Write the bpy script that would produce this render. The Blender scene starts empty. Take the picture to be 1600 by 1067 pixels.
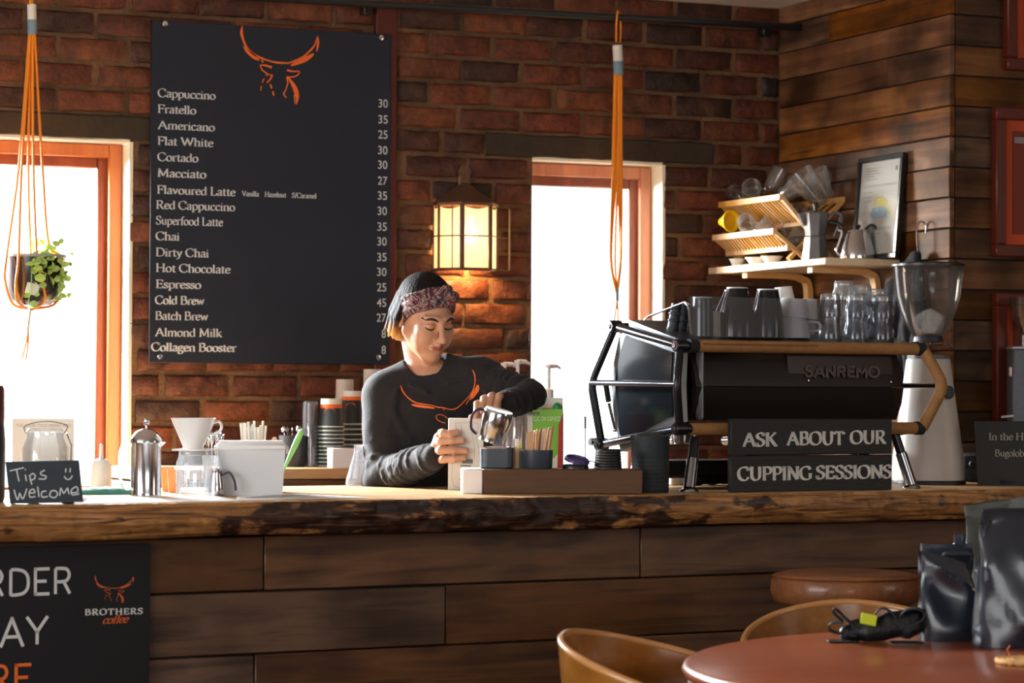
import bpy, bmesh, math, random
import numpy as np
from mathutils import Vector, Matrix, noise
from mathutils.bvhtree import BVHTree
SC = bpy.context.scene
COL = SC.collection
# ------------------------------------------------------------------ camera, sky, lights, exposure
F = 4200.0                      # focal length in pixels of the 1600 px wide frame
YAW = math.radians(23.4); PITCH = 82.0 / F; ROLL = 0.0045
CAMZ = 1.32
F0 = Vector((math.sin(YAW), math.cos(YAW), 0)); R0 = Vector((math.cos(YAW), -math.sin(YAW), 0)); U0 = Vector((0, 0, 1))
FW = (F0 * math.cos(PITCH) + U0 * math.sin(PITCH)).normalized()
UP1 = R0.cross(FW).normalized()
RT = (R0 + UP1 * ROLL).normalized(); UPV = RT.cross(FW).normalized()
cam_data = bpy.data.cameras.new('camera'); cam = bpy.data.objects.new('camera', cam_data); COL.objects.link(cam)
cm = Matrix((RT, UPV, -FW)).transposed().to_4x4(); cm.translation = (0, 0, CAMZ); cam.matrix_world = cm
cam_data.sensor_width = 36; cam_data.lens = F / 1600 * 36; cam_data.clip_end = 100; cam_data.clip_start = 0.05
cam_data.dof.use_dof = True; cam_data.dof.focus_distance = 7.6; cam_data.dof.aperture_fstop = 4.5
SC.camera = cam
W = bpy.data.worlds.new('overcast_sky'); SC.world = W; W.use_nodes = True
bgn = W.node_tree.nodes['Background']; bgn.inputs[0].default_value = (0.93, 0.97, 1.0, 1); bgn.inputs[1].default_value = 3.4
SC.view_settings.view_transform = 'Standard'; SC.view_settings.look = 'None'; SC.view_settings.gamma = 1
SC.view_settings.exposure = 0.0; SC.view_settings.use_curve_mapping = False
SC.cycles.use_denoising = True; SC.cycles.sample_clamp_indirect = 6.0; SC.cycles.max_bounces = 10; SC.cycles.transparent_max_bounces = 24
SC.cycles.caustics_refractive = False; SC.cycles.caustics_reflective = False; SC.cycles.blur_glossy = 0.6
def area(name, loc, target, sx, sy, power, col):
    d = bpy.data.lights.new(name, 'AREA'); d.shape = 'RECTANGLE'; d.size = sx; d.size_y = sy; d.energy = power; d.color = col
    o = bpy.data.objects.new(name, d); COL.objects.link(o); o.location = loc
    o.rotation_euler = (Vector(target) - Vector(loc)).to_track_quat('-Z', 'Y').to_euler(); return o
area('street_window_light', (-2.3, 4.2, 1.75), (3.0, 6.5, 1.1), 3.2, 1.5, 112, (1.0, 0.96, 0.90))
area('front_window_light', (1.2, -2.2, 1.7), (2.6, 7.0, 1.2), 3.6, 1.5, 20, (1.0, 0.94, 0.86))
area('right_side_area_light', (6.6, 3.0, 1.9), (3.6, 8.0, 1.4), 1.6, 1.2, 20, (1.0, 0.90, 0.76))  # unseen warm area light beside the right wall, which has no window
area('garden_light_by_window', (1.45, 9.35, 2.35), (1.6, 7.0, 1.0), 1.5, 1.2, 3000, (0.96, 0.98, 1.0))
area('garden_light_by_narrow_window', (3.35, 9.35, 2.3), (3.3, 7.2, 1.0), 0.8, 1.1, 480, (1.0, 0.95, 0.86))
# ------------------------------------------------------------------ pixel <-> world helpers
CP = Vector((0, 0, CAMZ))
def ray(px, py): return FW * F + RT * (px - 800) - UPV * (py - 533.5)
def at_y(px, py, Y): r = ray(px, py); return CP + r * (Y / r.y)
def at_x(px, py, X): r = ray(px, py); return CP + r * (X / r.x)
def at_z(px, py, Z): r = ray(px, py); return CP + r * ((Z - CAMZ) / r.z)
def at_d(px, py, d): r = ray(px, py); return CP + r * (d / (F * math.cos(PITCH)))
def depth(p): return (Vector((p[0], p[1], 0))).dot(F0)
def S(p): return F / depth(p)                      # pixels per metre at a point
CROT = math.radians(6.0)
CU = Vector((math.cos(CROT), math.sin(CROT), 0)); CN = Vector((-math.sin(CROT), math.cos(CROT), 0))
C0 = at_d(800, 700, 7.04); C0.z = 0
CZ = 1.05; YW = 8.6; BZ = 1.08
def cpt(px, t, z=CZ, py=740):
    """point over the worktop: pixel column px, t metres behind the front edge"""
    r = ray(px, py); o = C0 + CN * t
    den = r.x * CN.x + r.y * CN.y
    k = (o.x * CN.x + o.y * CN.y) / den
    return Vector((r.x * k, r.y * k, z))
def cs(px, t): return (cpt(px, t) - C0).dot(CU)
def cz(px, py, t):
    """height of what shows at pixel (px, py) in the vertical plane t metres behind the counter edge"""
    r = ray(px, py); o = C0 + CN * t
    k = (o.x * CN.x + o.y * CN.y) / (r.x * CN.x + r.y * CN.y); return CAMZ + r.z * k
# ------------------------------------------------------------------ objects
def lerp(a, b, t): return a + (b - a) * t
class MB:
    def __init__(s): s.v = []; s.f = []; s.m = []; s.mi = 0
    def add(s, vs, fs):
        o = len(s.v); s.v += [tuple(v) for v in vs]; s.f += [tuple(i + o for i in f) for f in fs]; s.m += [s.mi] * len(fs); return s
    def box(s, c, d, b=0.0, rot=None):
        x, y, z = d[0] / 2, d[1] / 2, d[2] / 2; c = Vector(c)
        if b <= 0:
            vs = [Vector((i * x, j * y, k * z)) for i in (-1, 1) for j in (-1, 1) for k in (-1, 1)]
            fs = [(0, 1, 3, 2), (4, 6, 7, 5), (0, 4, 5, 1), (2, 3, 7, 6), (0, 2, 6, 4), (1, 5, 7, 3)]
        else:
            b = min(b, x * .95, y * .95, z * .95); vs = []; idx = {}
            for i in (-1, 1):
                for j in (-1, 1):
                    for k in (-1, 1):
                        for ax in range(3):
                            p = [i * (x - b), j * (y - b), k * (z - b)]; p[ax] = (i * x, j * y, k * z)[ax]
                            idx[(i, j, k, ax)] = len(vs); vs.append(Vector(p))
            fs = []
            for ax in range(3):
                o = [a for a in range(3) if a != ax]
                for sg in (-1, 1):
                    q = []
                    for (a, bb) in ((-1, -1), (1, -1), (1, 1), (-1, 1)):
                        k = [0, 0, 0]; k[ax] = sg; k[o[0]] = a; k[o[1]] = bb; q.append(idx[(k[0], k[1], k[2], ax)])
                    if (sg > 0) != (ax != 1): q = q[::-1]
                    fs.append(tuple(q))
            for ax in range(3):
                o = [a for a in range(3) if a != ax]
                for a in (-1, 1):
                    for bb in (-1, 1):
                        q = []
                        for sg, w in ((-1, 0), (1, 0), (1, 1), (-1, 1)):
                            k = [0, 0, 0]; k[ax] = sg; k[o[0]] = a; k[o[1]] = bb; q.append(idx[(k[0], k[1], k[2], o[w])])
                        fs.append(tuple(q))
            for i in (-1, 1):
                for j in (-1, 1):
                    for k in (-1, 1): fs.append((idx[(i, j, k, 0)], idx[(i, j, k, 1)], idx[(i, j, k, 2)]))
        if rot is not None: vs = [rot @ v for v in vs]
        return s.add([v + c for v in vs], fs)
    def lathe(s, prof, n=32, c=(0, 0, 0), M=None, sy=1.0, power=1.0, closed=False):
        """prof: (r, z) list; r=0 ends are closed. power>1 squares the circle"""
        vs = []; fs = []; c = Vector(c); rows = []
        for (r, z) in prof:
            if r < 1e-6: rows.append([len(vs)]); vs.append(Vector((0, 0, z)))
            else:
                row = []
                for i in range(n):
                    a = 2 * math.pi * i / n; ca, sa = math.cos(a), math.sin(a)
                    if power != 1.0: q = (abs(ca) ** power + abs(sa) ** power) ** (-1 / power)
                    else: q = 1
                    row.append(len(vs)); vs.append(Vector((r * ca * q, r * sa * q * sy, z)))
                rows.append(row)
        for a, b in zip(rows[:-1], rows[1:]):
            if len(a) == 1 and len(b) == 1: continue
            for i in range(n):
                j = (i + 1) % n
                if len(a) == 1: fs.append((a[0], b[j], b[i]))
                elif len(b) == 1: fs.append((a[i], a[j], b[0]))
                else: fs.append((a[i], a[j], b[j], b[i]))
        if M is not None: vs = [M @ v for v in vs]
        return s.add([v + c for v in vs], fs)
    def tube(s, pts, r, n=10, caps=True, flat=None):
        pts = [Vector(p) for p in pts]; N = len(pts)
        rs = r if isinstance(r, (list, tuple)) else [r] * N
        vs = []; fs = []; nrm = None
        for i, p in enumerate(pts):
            t = (pts[min(i + 1, N - 1)] - pts[max(i - 1, 0)]).normalized()
            if nrm is None:
                nrm = t.orthogonal().normalized()
                if flat is not None: nrm = (Vector(flat) - t * Vector(flat).dot(t)).normalized()
            else: nrm = (nrm - t * nrm.dot(t)).normalized()
            bn = t.cross(nrm)
            for k in range(n):
                a = 2 * math.pi * k / n; vs.append(p + (nrm * math.cos(a) + bn * math.sin(a)) * rs[i])
        for i in range(N - 1):
            for k in range(n):
                j = (k + 1) % n; fs.append((i * n + k, i * n + j, (i + 1) * n + j, (i + 1) * n + k))
        if caps:
            fs.append(tuple(range(n))[::-1]); fs.append(tuple((N - 1) * n + k for k in range(n)))
        return s.add(vs, fs)
    def strap(s, pts, w, th, side):
        """flat bar along pts: width w along `side`, thickness th"""
        pts = [Vector(p) for p in pts]; side = Vector(side).normalized(); vs = []; fs = []; N = len(pts)
        for i, p in enumerate(pts):
            t = (pts[min(i + 1, N - 1)] - pts[max(i - 1, 0)]).normalized(); u = t.cross(side).normalized()
            for a, b in ((-1, -1), (1, -1), (1, 1), (-1, 1)): vs.append(p + side * (a * w / 2) + u * (b * th / 2))
        for i in range(N - 1):
            for k in range(4):
                j = (k + 1) % 4; fs.append((i * 4 + k, i * 4 + j, i * 4 + 4 + j, i * 4 + 4 + k))
        fs.append((3, 2, 1, 0)); fs.append(tuple((N - 1) * 4 + k for k in range(4)))
        return s.add(vs, fs)
    def prism(s, poly, a, b, axis=1):
        """poly of 2-D points extruded along axis from a to b (poly is in the two other axes, in order)"""
        n = len(poly); vs = []
        for h in (a, b):
            for (p, q) in poly:
                v = [0, 0, 0]; o = [i for i in range(3) if i != axis]; v[o[0]] = p; v[o[1]] = q; v[axis] = h; vs.append(v)
        fs = [tuple(range(n)), tuple(range(2 * n - 1, n - 1, -1))] + [(i, (i + 1) % n + 0, (i + 1) % n + n, i + n) for i in range(n)]
        return s.add(vs, fs)
    def mesh(s, name, mats=None, smooth=40):
        me = bpy.data.meshes.new(name); me.from_pydata(s.v, [], s.f); me.validate()
        bm = bmesh.new(); bm.from_mesh(me); bmesh.ops.recalc_face_normals(bm, faces=bm.faces); bm.to_mesh(me); bm.free()
        for m in (mats if isinstance(mats, (list, tuple)) else [mats] if mats else []): me.materials.append(m)
        if any(s.m) and len(s.m) == len(me.polygons): me.polygons.foreach_set('material_index', s.m)
        if smooth:
            me.polygons.foreach_set('use_smooth', [True] * len(me.polygons)); me.set_sharp_from_angle(angle=math.radians(smooth))
        return me
def link(name, data, parent=None, loc=None, rot=None):
    o = bpy.data.objects.new(name, data); COL.objects.link(o)
    if parent is not None: o.parent = parent
    if loc is not None: o.location = loc
    if rot is not None: o.rotation_euler = rot if isinstance(rot, (tuple, list)) else (0, 0, rot)
    return o
def tag(o, label=None, cat=None, group=None, kind=None):
    if label: o['label'] = label
    if cat: o['category'] = cat
    if group: o['group'] = group
    if kind: o['kind'] = kind
    return o
def thing(name, label, cat, loc=(0, 0, 0), rot=0.0, group=None):
    o = link(name, None, None, loc, rot); o.empty_display_size = .05; return tag(o, label, cat, group)
def part(name, mb, mat, parent, smooth=40, label=None, kind=None):
    me = mb if isinstance(mb, bpy.types.Mesh) else mb.mesh(name, mat, smooth)
    return tag(link(name, me, parent), label, kind=kind)
def solid(name, label, cat, mb, mat, loc=(0, 0, 0), rot=0.0, group=None, smooth=40):
    return tag(link(name, mb.mesh(name, mat, smooth), None, loc, rot), label, cat, group)
def struct(name, mb, mat, parent=None, smooth=30):
    o = link(name, mb.mesh(name, mat, smooth), parent)
    if parent is None: o['kind'] = 'structure'
    return o
def kids(o): return [c for c in SC.objects if c.parent == o]
def copy_tree(o, loc, rot, label, group=None, chmap=None):
    r = o.copy(); COL.objects.link(r); r.location = loc
    r.rotation_euler = rot if isinstance(rot, (tuple, list)) else (0, 0, rot)
    r['label'] = label
    if group: r['group'] = group
    for c in o.children:
        d = c.copy(); COL.objects.link(d); d.parent = r
        for g in c.children: e = g.copy(); COL.objects.link(e); e.parent = d
    return r
# ------------------------------------------------------------------ materials
def newmat(name):
    m = bpy.data.materials.new(name); m.use_nodes = True; nt = m.node_tree
    return m, nt, nt.nodes['Principled BSDF']
def srgb(c):
    """0-255 display colour to linear"""
    return tuple((x / 255 / 12.92 if x / 255 <= .04045 else ((x / 255 + .055) / 1.055) ** 2.4) for x in c) + (1,)
def M(name, col, rough=.5, metal=0.0, spec=.5, var=0.0, vscale=8.0, bump=0.0, bscale=60.0, trans=0.0, ior=1.45, coat=0.0, sheen=0.0, stretch=None, rnd=0.0, alpha=1.0):
    m, nt, b = newmat(name); c = srgb(col)
    b.inputs['Base Color'].default_value = c; b.inputs['Roughness'].default_value = rough; b.inputs['Metallic'].default_value = metal
    b.inputs['Specular IOR Level'].default_value = spec; b.inputs['Transmission Weight'].default_value = trans; b.inputs['IOR'].default_value = ior
    b.inputs['Coat Weight'].default_value = coat; b.inputs['Coat Roughness'].default_value = .12; b.inputs['Sheen Weight'].default_value = sheen; b.inputs['Alpha'].default_value = alpha
    N, L = nt.nodes, nt.links; tc = N.new('ShaderNodeTexCoord'); src = tc.outputs['Object']
    if stretch:
        mp = N.new('ShaderNodeMapping'); mp.inputs['Scale'].default_value = stretch; L.new(src, mp.inputs['Vector']); src = mp.outputs[0]
    if var > 0 or rnd > 0:
        n = N.new('ShaderNodeTexNoise'); n.inputs['Scale'].default_value = vscale; n.inputs['Detail'].default_value = 5; L.new(src, n.inputs['Vector'])
        r = N.new('ShaderNodeMapRange'); r.inputs['From Min'].default_value = .3; r.inputs['From Max'].default_value = .7
        r.inputs['To Min'].default_value = 1 - var; r.inputs['To Max'].default_value = 1 + var; L.new(n.outputs['Fac'], r.inputs['Value'])
        h = N.new('ShaderNodeHueSaturation'); h.inputs['Color'].default_value = c; L.new(r.outputs[0], h.inputs['Value'])
        if rnd > 0:
            oi = N.new('ShaderNodeObjectInfo'); r2 = N.new('ShaderNodeMapRange'); r2.inputs['To Min'].default_value = 1 - rnd; r2.inputs['To Max'].default_value = 1 + rnd
            L.new(oi.outputs['Random'], r2.inputs['Value']); mu = N.new('ShaderNodeMath'); mu.operation = 'MULTIPLY'
            L.new(r.outputs[0], mu.inputs[0]); L.new(r2.outputs[0], mu.inputs[1]); L.new(mu.outputs[0], h.inputs['Value'])
        L.new(h.outputs[0], b.inputs['Base Color'])
    if bump > 0:
        n2 = N.new('ShaderNodeTexNoise'); n2.inputs['Scale'].default_value = bscale; n2.inputs['Detail'].default_value = 4; L.new(src, n2.inputs['Vector'])
        bp = N.new('ShaderNodeBump'); bp.inputs['Strength'].default_value = bump; bp.inputs['Distance'].default_value = .01
        L.new(n2.outputs['Fac'], bp.inputs['Height']); L.new(bp.outputs[0], b.inputs['Normal'])
    return m
def ramp(nt, src, stops):
    r = nt.nodes.new('ShaderNodeValToRGB'); e = r.color_ramp.elements
    while len(e) > 1: e.remove(e[-1])
    e[0].position = stops[0][0]; e[0].color = srgb(stops[0][1]) if len(stops[0][1]) == 3 and max(stops[0][1]) > 1 else tuple(stops[0][1]) + (1,)
    for p, c in stops[1:]:
        k = e.new(p); k.color = srgb(c) if max(c) > 1 else tuple(c) + (1,)
    nt.links.new(src, r.inputs[0]); return r.outputs[0]
def wood(name, cols, axis=0, grain=1.0, rough=.5, rnd=.35, bump=.25, coat=0.0, knots=True, spec=.45, blotch=.0):
    """plank wood: long grain along axis; per-object tone"""
    m, nt, b = newmat(name); N, L = nt.nodes, nt.links
    tc = N.new('ShaderNodeTexCoord'); oi = N.new('ShaderNodeObjectInfo')
    ad = N.new('ShaderNodeVectorMath'); ad.operation = 'ADD'
    sc = N.new('ShaderNodeVectorMath'); sc.operation = 'SCALE'; sc.inputs['Scale'].default_value = 1.0
    cx = N.new('ShaderNodeCombineXYZ'); mm = N.new('ShaderNodeMath'); mm.operation = 'MULTIPLY'; mm.inputs[1].default_value = 37.0
    L.new(oi.outputs['Random'], mm.inputs[0]); L.new(mm.outputs[0], cx.inputs[0]); L.new(mm.outputs[0], cx.inputs[1]); L.new(mm.outputs[0], cx.inputs[2])
    L.new(tc.outputs['Object'], ad.inputs[0]); L.new(cx.outputs[0], ad.inputs[1])
    mp = N.new('ShaderNodeMapping'); s = [26 * grain] * 3; s[axis] = 1.6 * grain; mp.inputs['Scale'].default_value = s; L.new(ad.outputs[0], mp.inputs['Vector'])
    n1 = N.new('ShaderNodeTexNoise'); n1.inputs['Scale'].default_value = 1.6; n1.inputs['Detail'].default_value = 7; n1.inputs['Distortion'].default_value = .6; L.new(mp.outputs[0], n1.inputs['Vector'])
    mp2 = N.new('ShaderNodeMapping'); s2 = [7.0] * 3; s2[axis] = 2.2; mp2.inputs['Scale'].default_value = s2; L.new(ad.outputs[0], mp2.inputs['Vector'])
    n2 = N.new('ShaderNodeTexNoise'); n2.inputs['Scale'].default_value = 1.0; n2.inputs['Detail'].default_value = 3; L.new(mp2.outputs[0], n2.inputs['Vector'])
    mx = N.new('ShaderNodeMath'); mx.operation = 'MULTIPLY_ADD'; mx.inputs[1].default_value = .5; L.new(n1.outputs['Fac'], mx.inputs[0])
    m2 = N.new('ShaderNodeMath'); m2.operation = 'MULTIPLY'; m2.inputs[1].default_value = .5; L.new(n2.outputs['Fac'], m2.inputs[0]); L.new(m2.outputs[0], mx.inputs[2])
    k = len(cols); st = [(.30 + .40 * i / (k - 1), c) for i, c in enumerate(cols)]
    col = ramp(nt, mx.outputs[0], st)
    b.inputs['Specular IOR Level'].default_value = spec
    h = N.new('ShaderNodeHueSaturation'); L.new(col, h.inputs['Color'])
    r2 = N.new('ShaderNodeMapRange'); r2.inputs['To Min'].default_value = 1 - rnd; r2.inputs['To Max'].default_value = 1 + rnd; L.new(oi.outputs['Random'], r2.inputs['Value']); L.new(r2.outputs[0], h.inputs['Value'])
    wn = N.new('ShaderNodeTexWhiteNoise'); wn.noise_dimensions = '1D'; L.new(oi.outputs['Random'], wn.inputs['W'])
    nb = N.new('ShaderNodeTexNoise'); nb.inputs['Scale'].default_value = 4.5; nb.inputs['Detail'].default_value = 4; L.new(ad.outputs[0], nb.inputs['Vector']); rb_ = N.new('ShaderNodeMapRange'); rb_.inputs['From Min'].default_value = .35; rb_.inputs['From Max'].default_value = .62; rb_.inputs['To Min'].default_value = 1 - blotch; rb_.inputs['To Max'].default_value = 1 + blotch * .25; L.new(nb.outputs['Fac'], rb_.inputs['Value'])
    ml = N.new('ShaderNodeMath'); ml.operation = 'MULTIPLY'; L.new(r2.outputs[0], ml.inputs[0]); L.new(rb_.outputs[0], ml.inputs[1]); L.new(ml.outputs[0], h.inputs['Value'])
    r3 = N.new('ShaderNodeMapRange'); r3.inputs['To Min'].default_value = .75; r3.inputs['To Max'].default_value = 1.15; L.new(wn.outputs['Value'], r3.inputs['Value']); L.new(r3.outputs[0], h.inputs['Saturation'])
    L.new(h.outputs[0], b.inputs['Base Color'])
    b.inputs['Roughness'].default_value = rough; b.inputs['Coat Weight'].default_value = coat; b.inputs['Coat Roughness'].default_value = .2
    bp = N.new('ShaderNodeBump'); bp.inputs['Strength'].default_value = bump; bp.inputs['Distance'].default_value = .004; L.new(n1.outputs['Fac'], bp.inputs['Height']); L.new(bp.outputs[0], b.inputs['Normal'])
    return m
def thin_glass(name, tint=(1, 1, 1), gloss=.12, rough=.03, haze=0.0):
    m, nt, b = newmat(name); N, L = nt.nodes, nt.links; nt.nodes.remove(b); out = [n for n in N if n.type == 'OUTPUT_MATERIAL'][0]
    tr = N.new('ShaderNodeBsdfTransparent'); tr.inputs[0].default_value = tint + (1,)
    gl = N.new('ShaderNodeBsdfGlossy'); gl.inputs['Roughness'].default_value = rough
    lw = N.new('ShaderNodeLayerWeight'); lw.inputs['Blend'].default_value = .35
    mr = N.new('ShaderNodeMapRange'); mr.inputs['To Min'].default_value = gloss * .6; mr.inputs['To Max'].default_value = min(1, gloss * 5); L.new(lw.outputs['Fresnel'], mr.inputs['Value'])
    mx = N.new('ShaderNodeMixShader'); L.new(mr.outputs[0], mx.inputs[0]); L.new(tr.outputs[0], mx.inputs[1]); L.new(gl.outputs[0], mx.inputs[2])
    last = mx.outputs[0]
    if haze > 0:
        df = N.new('ShaderNodeBsdfDiffuse'); df.inputs[0].default_value = (.8, .82, .85, 1); tl = N.new('ShaderNodeBsdfTranslucent'); tl.inputs[0].default_value = (.85, .87, .9, 1)
        m3 = N.new('ShaderNodeMixShader'); L.new(df.outputs[0], m3.inputs[1]); L.new(tl.outputs[0], m3.inputs[2])
        m4 = N.new('ShaderNodeMixShader'); m4.inputs[0].default_value = haze; L.new(last, m4.inputs[1]); L.new(m3.outputs[0], m4.inputs[2]); last = m4.outputs[0]
    L.new(last, out.inputs[0]); return m
def emit(name, col, st):
    m, nt, b = newmat(name); b.inputs['Base Color'].default_value = (0, 0, 0, 1); b.inputs['Emission Color'].default_value = col + (1,); b.inputs['Emission Strength'].default_value = st; return m
def brick_mat(name):
    m, nt, b = newmat(name); N, L = nt.nodes, nt.links
    oi = N.new('ShaderNodeObjectInfo'); tc = N.new('ShaderNodeTexCoord')
    col = ramp(nt, oi.outputs['Random'], [(0, (98, 52, 34)), (.2, (124, 64, 40)), (.35, (76, 42, 32)), (.5, (132, 74, 44)), (.65, (60, 42, 37)), (.8, (106, 56, 36)), (1, (54, 42, 38))])
    cx = N.new('ShaderNodeVectorMath'); cx.operation = 'ADD'; L.new(tc.outputs['Object'], cx.inputs[0])
    mm = N.new('ShaderNodeMath'); mm.operation = 'MULTIPLY'; mm.inputs[1].default_value = 61; L.new(oi.outputs['Random'], mm.inputs[0]); cc = N.new('ShaderNodeCombineXYZ'); L.new(mm.outputs[0], cc.inputs[0]); L.new(mm.outputs[0], cc.inputs[2]); L.new(cc.outputs[0], cx.inputs[1])
    n = N.new('ShaderNodeTexNoise'); n.inputs['Scale'].default_value = 14; n.inputs['Detail'].default_value = 8; n.inputs['Roughness'].default_value = .65; L.new(cx.outputs[0], n.inputs['Vector'])
    f = ramp(nt, n.outputs['Fac'], [(.38, (0, 0, 0)), (.64, (1, 1, 1))])
    mx = N.new('ShaderNodeMix'); mx.data_type = 'RGBA'; mx.blend_type = 'MIX'; L.new(f, mx.inputs[0]); L.new(col, mx.inputs[6])
    dk = N.new('ShaderNodeMix'); dk.data_type = 'RGBA'; dk.blend_type = 'MULTIPLY'; dk.inputs[0].default_value = 1; L.new(col, dk.inputs[6]); dk.inputs[7].default_value = (.38, .36, .36, 1); L.new(dk.outputs[2], mx.inputs[6]); L.new(col, mx.inputs[7])
    # lime bloom and black soot
    n3 = N.new('ShaderNodeTexNoise'); n3.inputs['Scale'].default_value = 5; n3.inputs['Detail'].default_value = 9; L.new(cx.outputs[0], n3.inputs['Vector'])
    g = ramp(nt, n3.outputs['Fac'], [(.58, (0, 0, 0)), (.72, (.55, .55, .55))])
    m5 = N.new('ShaderNodeMix'); m5.data_type = 'RGBA'; L.new(g, m5.inputs[0]); L.new(mx.outputs[2], m5.inputs[6]); m5.inputs[7].default_value = srgb((112, 84, 62)); L.new(m5.outputs[2], b.inputs['Base Color'])
    b.inputs['Roughness'].default_value = .55; b.inputs['Specular IOR Level'].default_value = .35
    n2 = N.new('ShaderNodeTexNoise'); n2.inputs['Scale'].default_value = 55; n2.inputs['Detail'].default_value = 6; L.new(cx.outputs[0], n2.inputs['Vector'])
    ad = N.new('ShaderNodeMath'); ad.operation = 'ADD'; L.new(n.outputs['Fac'], ad.inputs[0]); L.new(n2.outputs['Fac'], ad.inputs[1])
    bp = N.new('ShaderNodeBump'); bp.inputs['Strength'].default_value = .8; bp.inputs['Distance'].default_value = .006; L.new(ad.outputs[0], bp.inputs['Height']); L.new(bp.outputs[0], b.inputs['Normal'])
    return m
BRICK = brick_mat('clay_brick')
MORTAR = M('mortar', (98, 72, 50), .9, var=.5, vscale=7, bump=.7, bscale=70)
LINTEL = M('old_concrete', (54, 44, 34), .85, var=.35, vscale=6, bump=.4, bscale=40)
PLASTER = M('white_plaster', (238, 230, 205), .8, var=.05, bump=.2, bscale=30)
CEIL = M('ceiling_paint', (240, 236, 228), .85, var=.04)
REDPAINT = M('dark_red_paint', (82, 28, 18), .5, var=.12)
FRAMEW = wood('window_frame_timber', [(170, 84, 32), (192, 104, 44), (208, 124, 58)], 2, .8, .45, rnd=.08)
SASHW = wood('window_sash_timber', [(112, 48, 22), (134, 60, 28), (152, 74, 36)], 2, .8, .45, rnd=.08)
WALLW = wood('cladding_board', [(34, 22, 14), (84, 50, 26), (112, 70, 38), (138, 92, 50), (52, 36, 22)], 1, .55, .6, rnd=.42, bump=.4, spec=.18, blotch=.6)
WALLX = wood('cladding_board_across', [(32, 22, 14), (72, 44, 24), (92, 58, 32), (108, 72, 40), (46, 32, 20)], 0, .55, .6, rnd=.35, bump=.4, spec=.18, blotch=.6)
FRONTW = wood('counter_board', [(26, 19, 15), (66, 43, 28), (98, 66, 42), (76, 48, 30), (38, 25, 18)], 0, .5, .42, rnd=.25, bump=.35, blotch=.35)
LIGHTW = wood('pale_bamboo', [(200, 146, 82), (214, 164, 98), (224, 180, 116)], 1, 1.2, .5, rnd=.06, bump=.1)
SHELFW = wood('pale_pine_shelf', [(206, 172, 122), (220, 190, 142), (230, 204, 160)], 1, .8, .5, rnd=.05, bump=.1)
BOXW = M('brown_stained_box_wood', (84, 54, 26), .5, var=.15, vscale=6, stretch=(1, 12, 12), bump=.1)
BENT = wood('bent_plywood', [(126, 82, 44), (148, 100, 56), (166, 116, 68)], 0, .7, .25, rnd=.05, bump=.05, coat=.6)
TABLEW = wood('varnished_table_wood', [(122, 62, 40), (134, 70, 46), (146, 80, 54)], 0, .5, .30, rnd=.02, bump=.05, coat=.35)
BLACK = M('black_plastic', (22, 22, 24), .45); MATTBLACK = M('matt_black', (26, 26, 28), .75); SATINBLACK = M('satin_black_metal', (24, 24, 28), .3, spec=.6)
BOARDB = M('charcoal_board', (27, 33, 46), .5, var=.08, vscale=3, spec=.35)
STEEL = M('polished_steel', (200, 200, 205), .16, 1.0); BRUSHED = M('brushed_steel', (170, 170, 172), .3, 1.0, bump=.03, stretch=(1, 1, 12)); DKSTEEL = M('dark_grey_metal', (70, 72, 78), .4, .6)
WHITEP = M('white_plastic', (232, 232, 234), .35, spec=.5); WHITEC = M('white_porcelain', (236, 234, 232), .15); PAPER = M('white_paper', (238, 237, 234), .8, var=.02); LAMIN = M('laminated_sheet', (250, 250, 250), .3, spec=.5)
CHALK = M('chalk_grey_print', (200, 206, 212), .8); ORANGE = M('orange_print', (226, 104, 36), .6); WHITEPRINT = M('white_print', (222, 222, 220), .7)
GLASS = M('clear_glass', (250, 252, 252), .02, trans=1.0, ior=1.45); TGLASS = thin_glass('thin_clear_glass', (.97, .98, .99), .10, .04, .05); PGLASS = thin_glass('window_pane_glass', (.98, .99, .99), .03)
HGLASS = thin_glass('hazy_clear_plastic', (.93, .93, .95), .14, .08, .10)
CORD = M('orange_cord', (240, 142, 28), .6, bump=.3, bscale=200)
# ------------------------------------------------------------------ lettering: a stroke font drawn with a broad nib
def smooth_pts(P, n=6):
    if len(P) < 3: return P
    out = []
    for i in range(len(P) - 1):
        p0 = P[max(i - 1, 0)]; p1 = P[i]; p2 = P[i + 1]; p3 = P[min(i + 2, len(P) - 1)]
        for k in range(n):
            t = k / n
            out.append(tuple(.5 * (2 * b + (c - a) * t + (2 * a - 5 * b + 4 * c - d) * t * t + (3 * b - a - 3 * c + d) * t ** 3) for a, b, c, d in zip(p0, p1, p2, p3)))
    out.append(P[-1]); return out
def ribbon(P, wf, nib=None, ext=0):
    """2-D polygon strip along P. wf: width number, per-point list, or nib (thin, thick)"""
    L_, R_ = [], []; N = len(P)
    for i, p in enumerate(P):
        a = P[max(i - 1, 0)]; b = P[min(i + 1, N - 1)]; dx, dy = b[0] - a[0], b[1] - a[1]; l = math.hypot(dx, dy) or 1; dx /= l; dy /= l
        if nib: w = nib[0] + (nib[1] - nib[0]) * abs(math.sin(math.atan2(dy, dx) - .42)) ** 1.6
        else: w = wf[i] if isinstance(wf, (list, tuple)) else wf
        L_.append((p[0] - dy * w / 2, p[1] + dx * w / 2)); R_.append((p[0] + dy * w / 2, p[1] - dx * w / 2))
    return L_, R_
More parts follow.
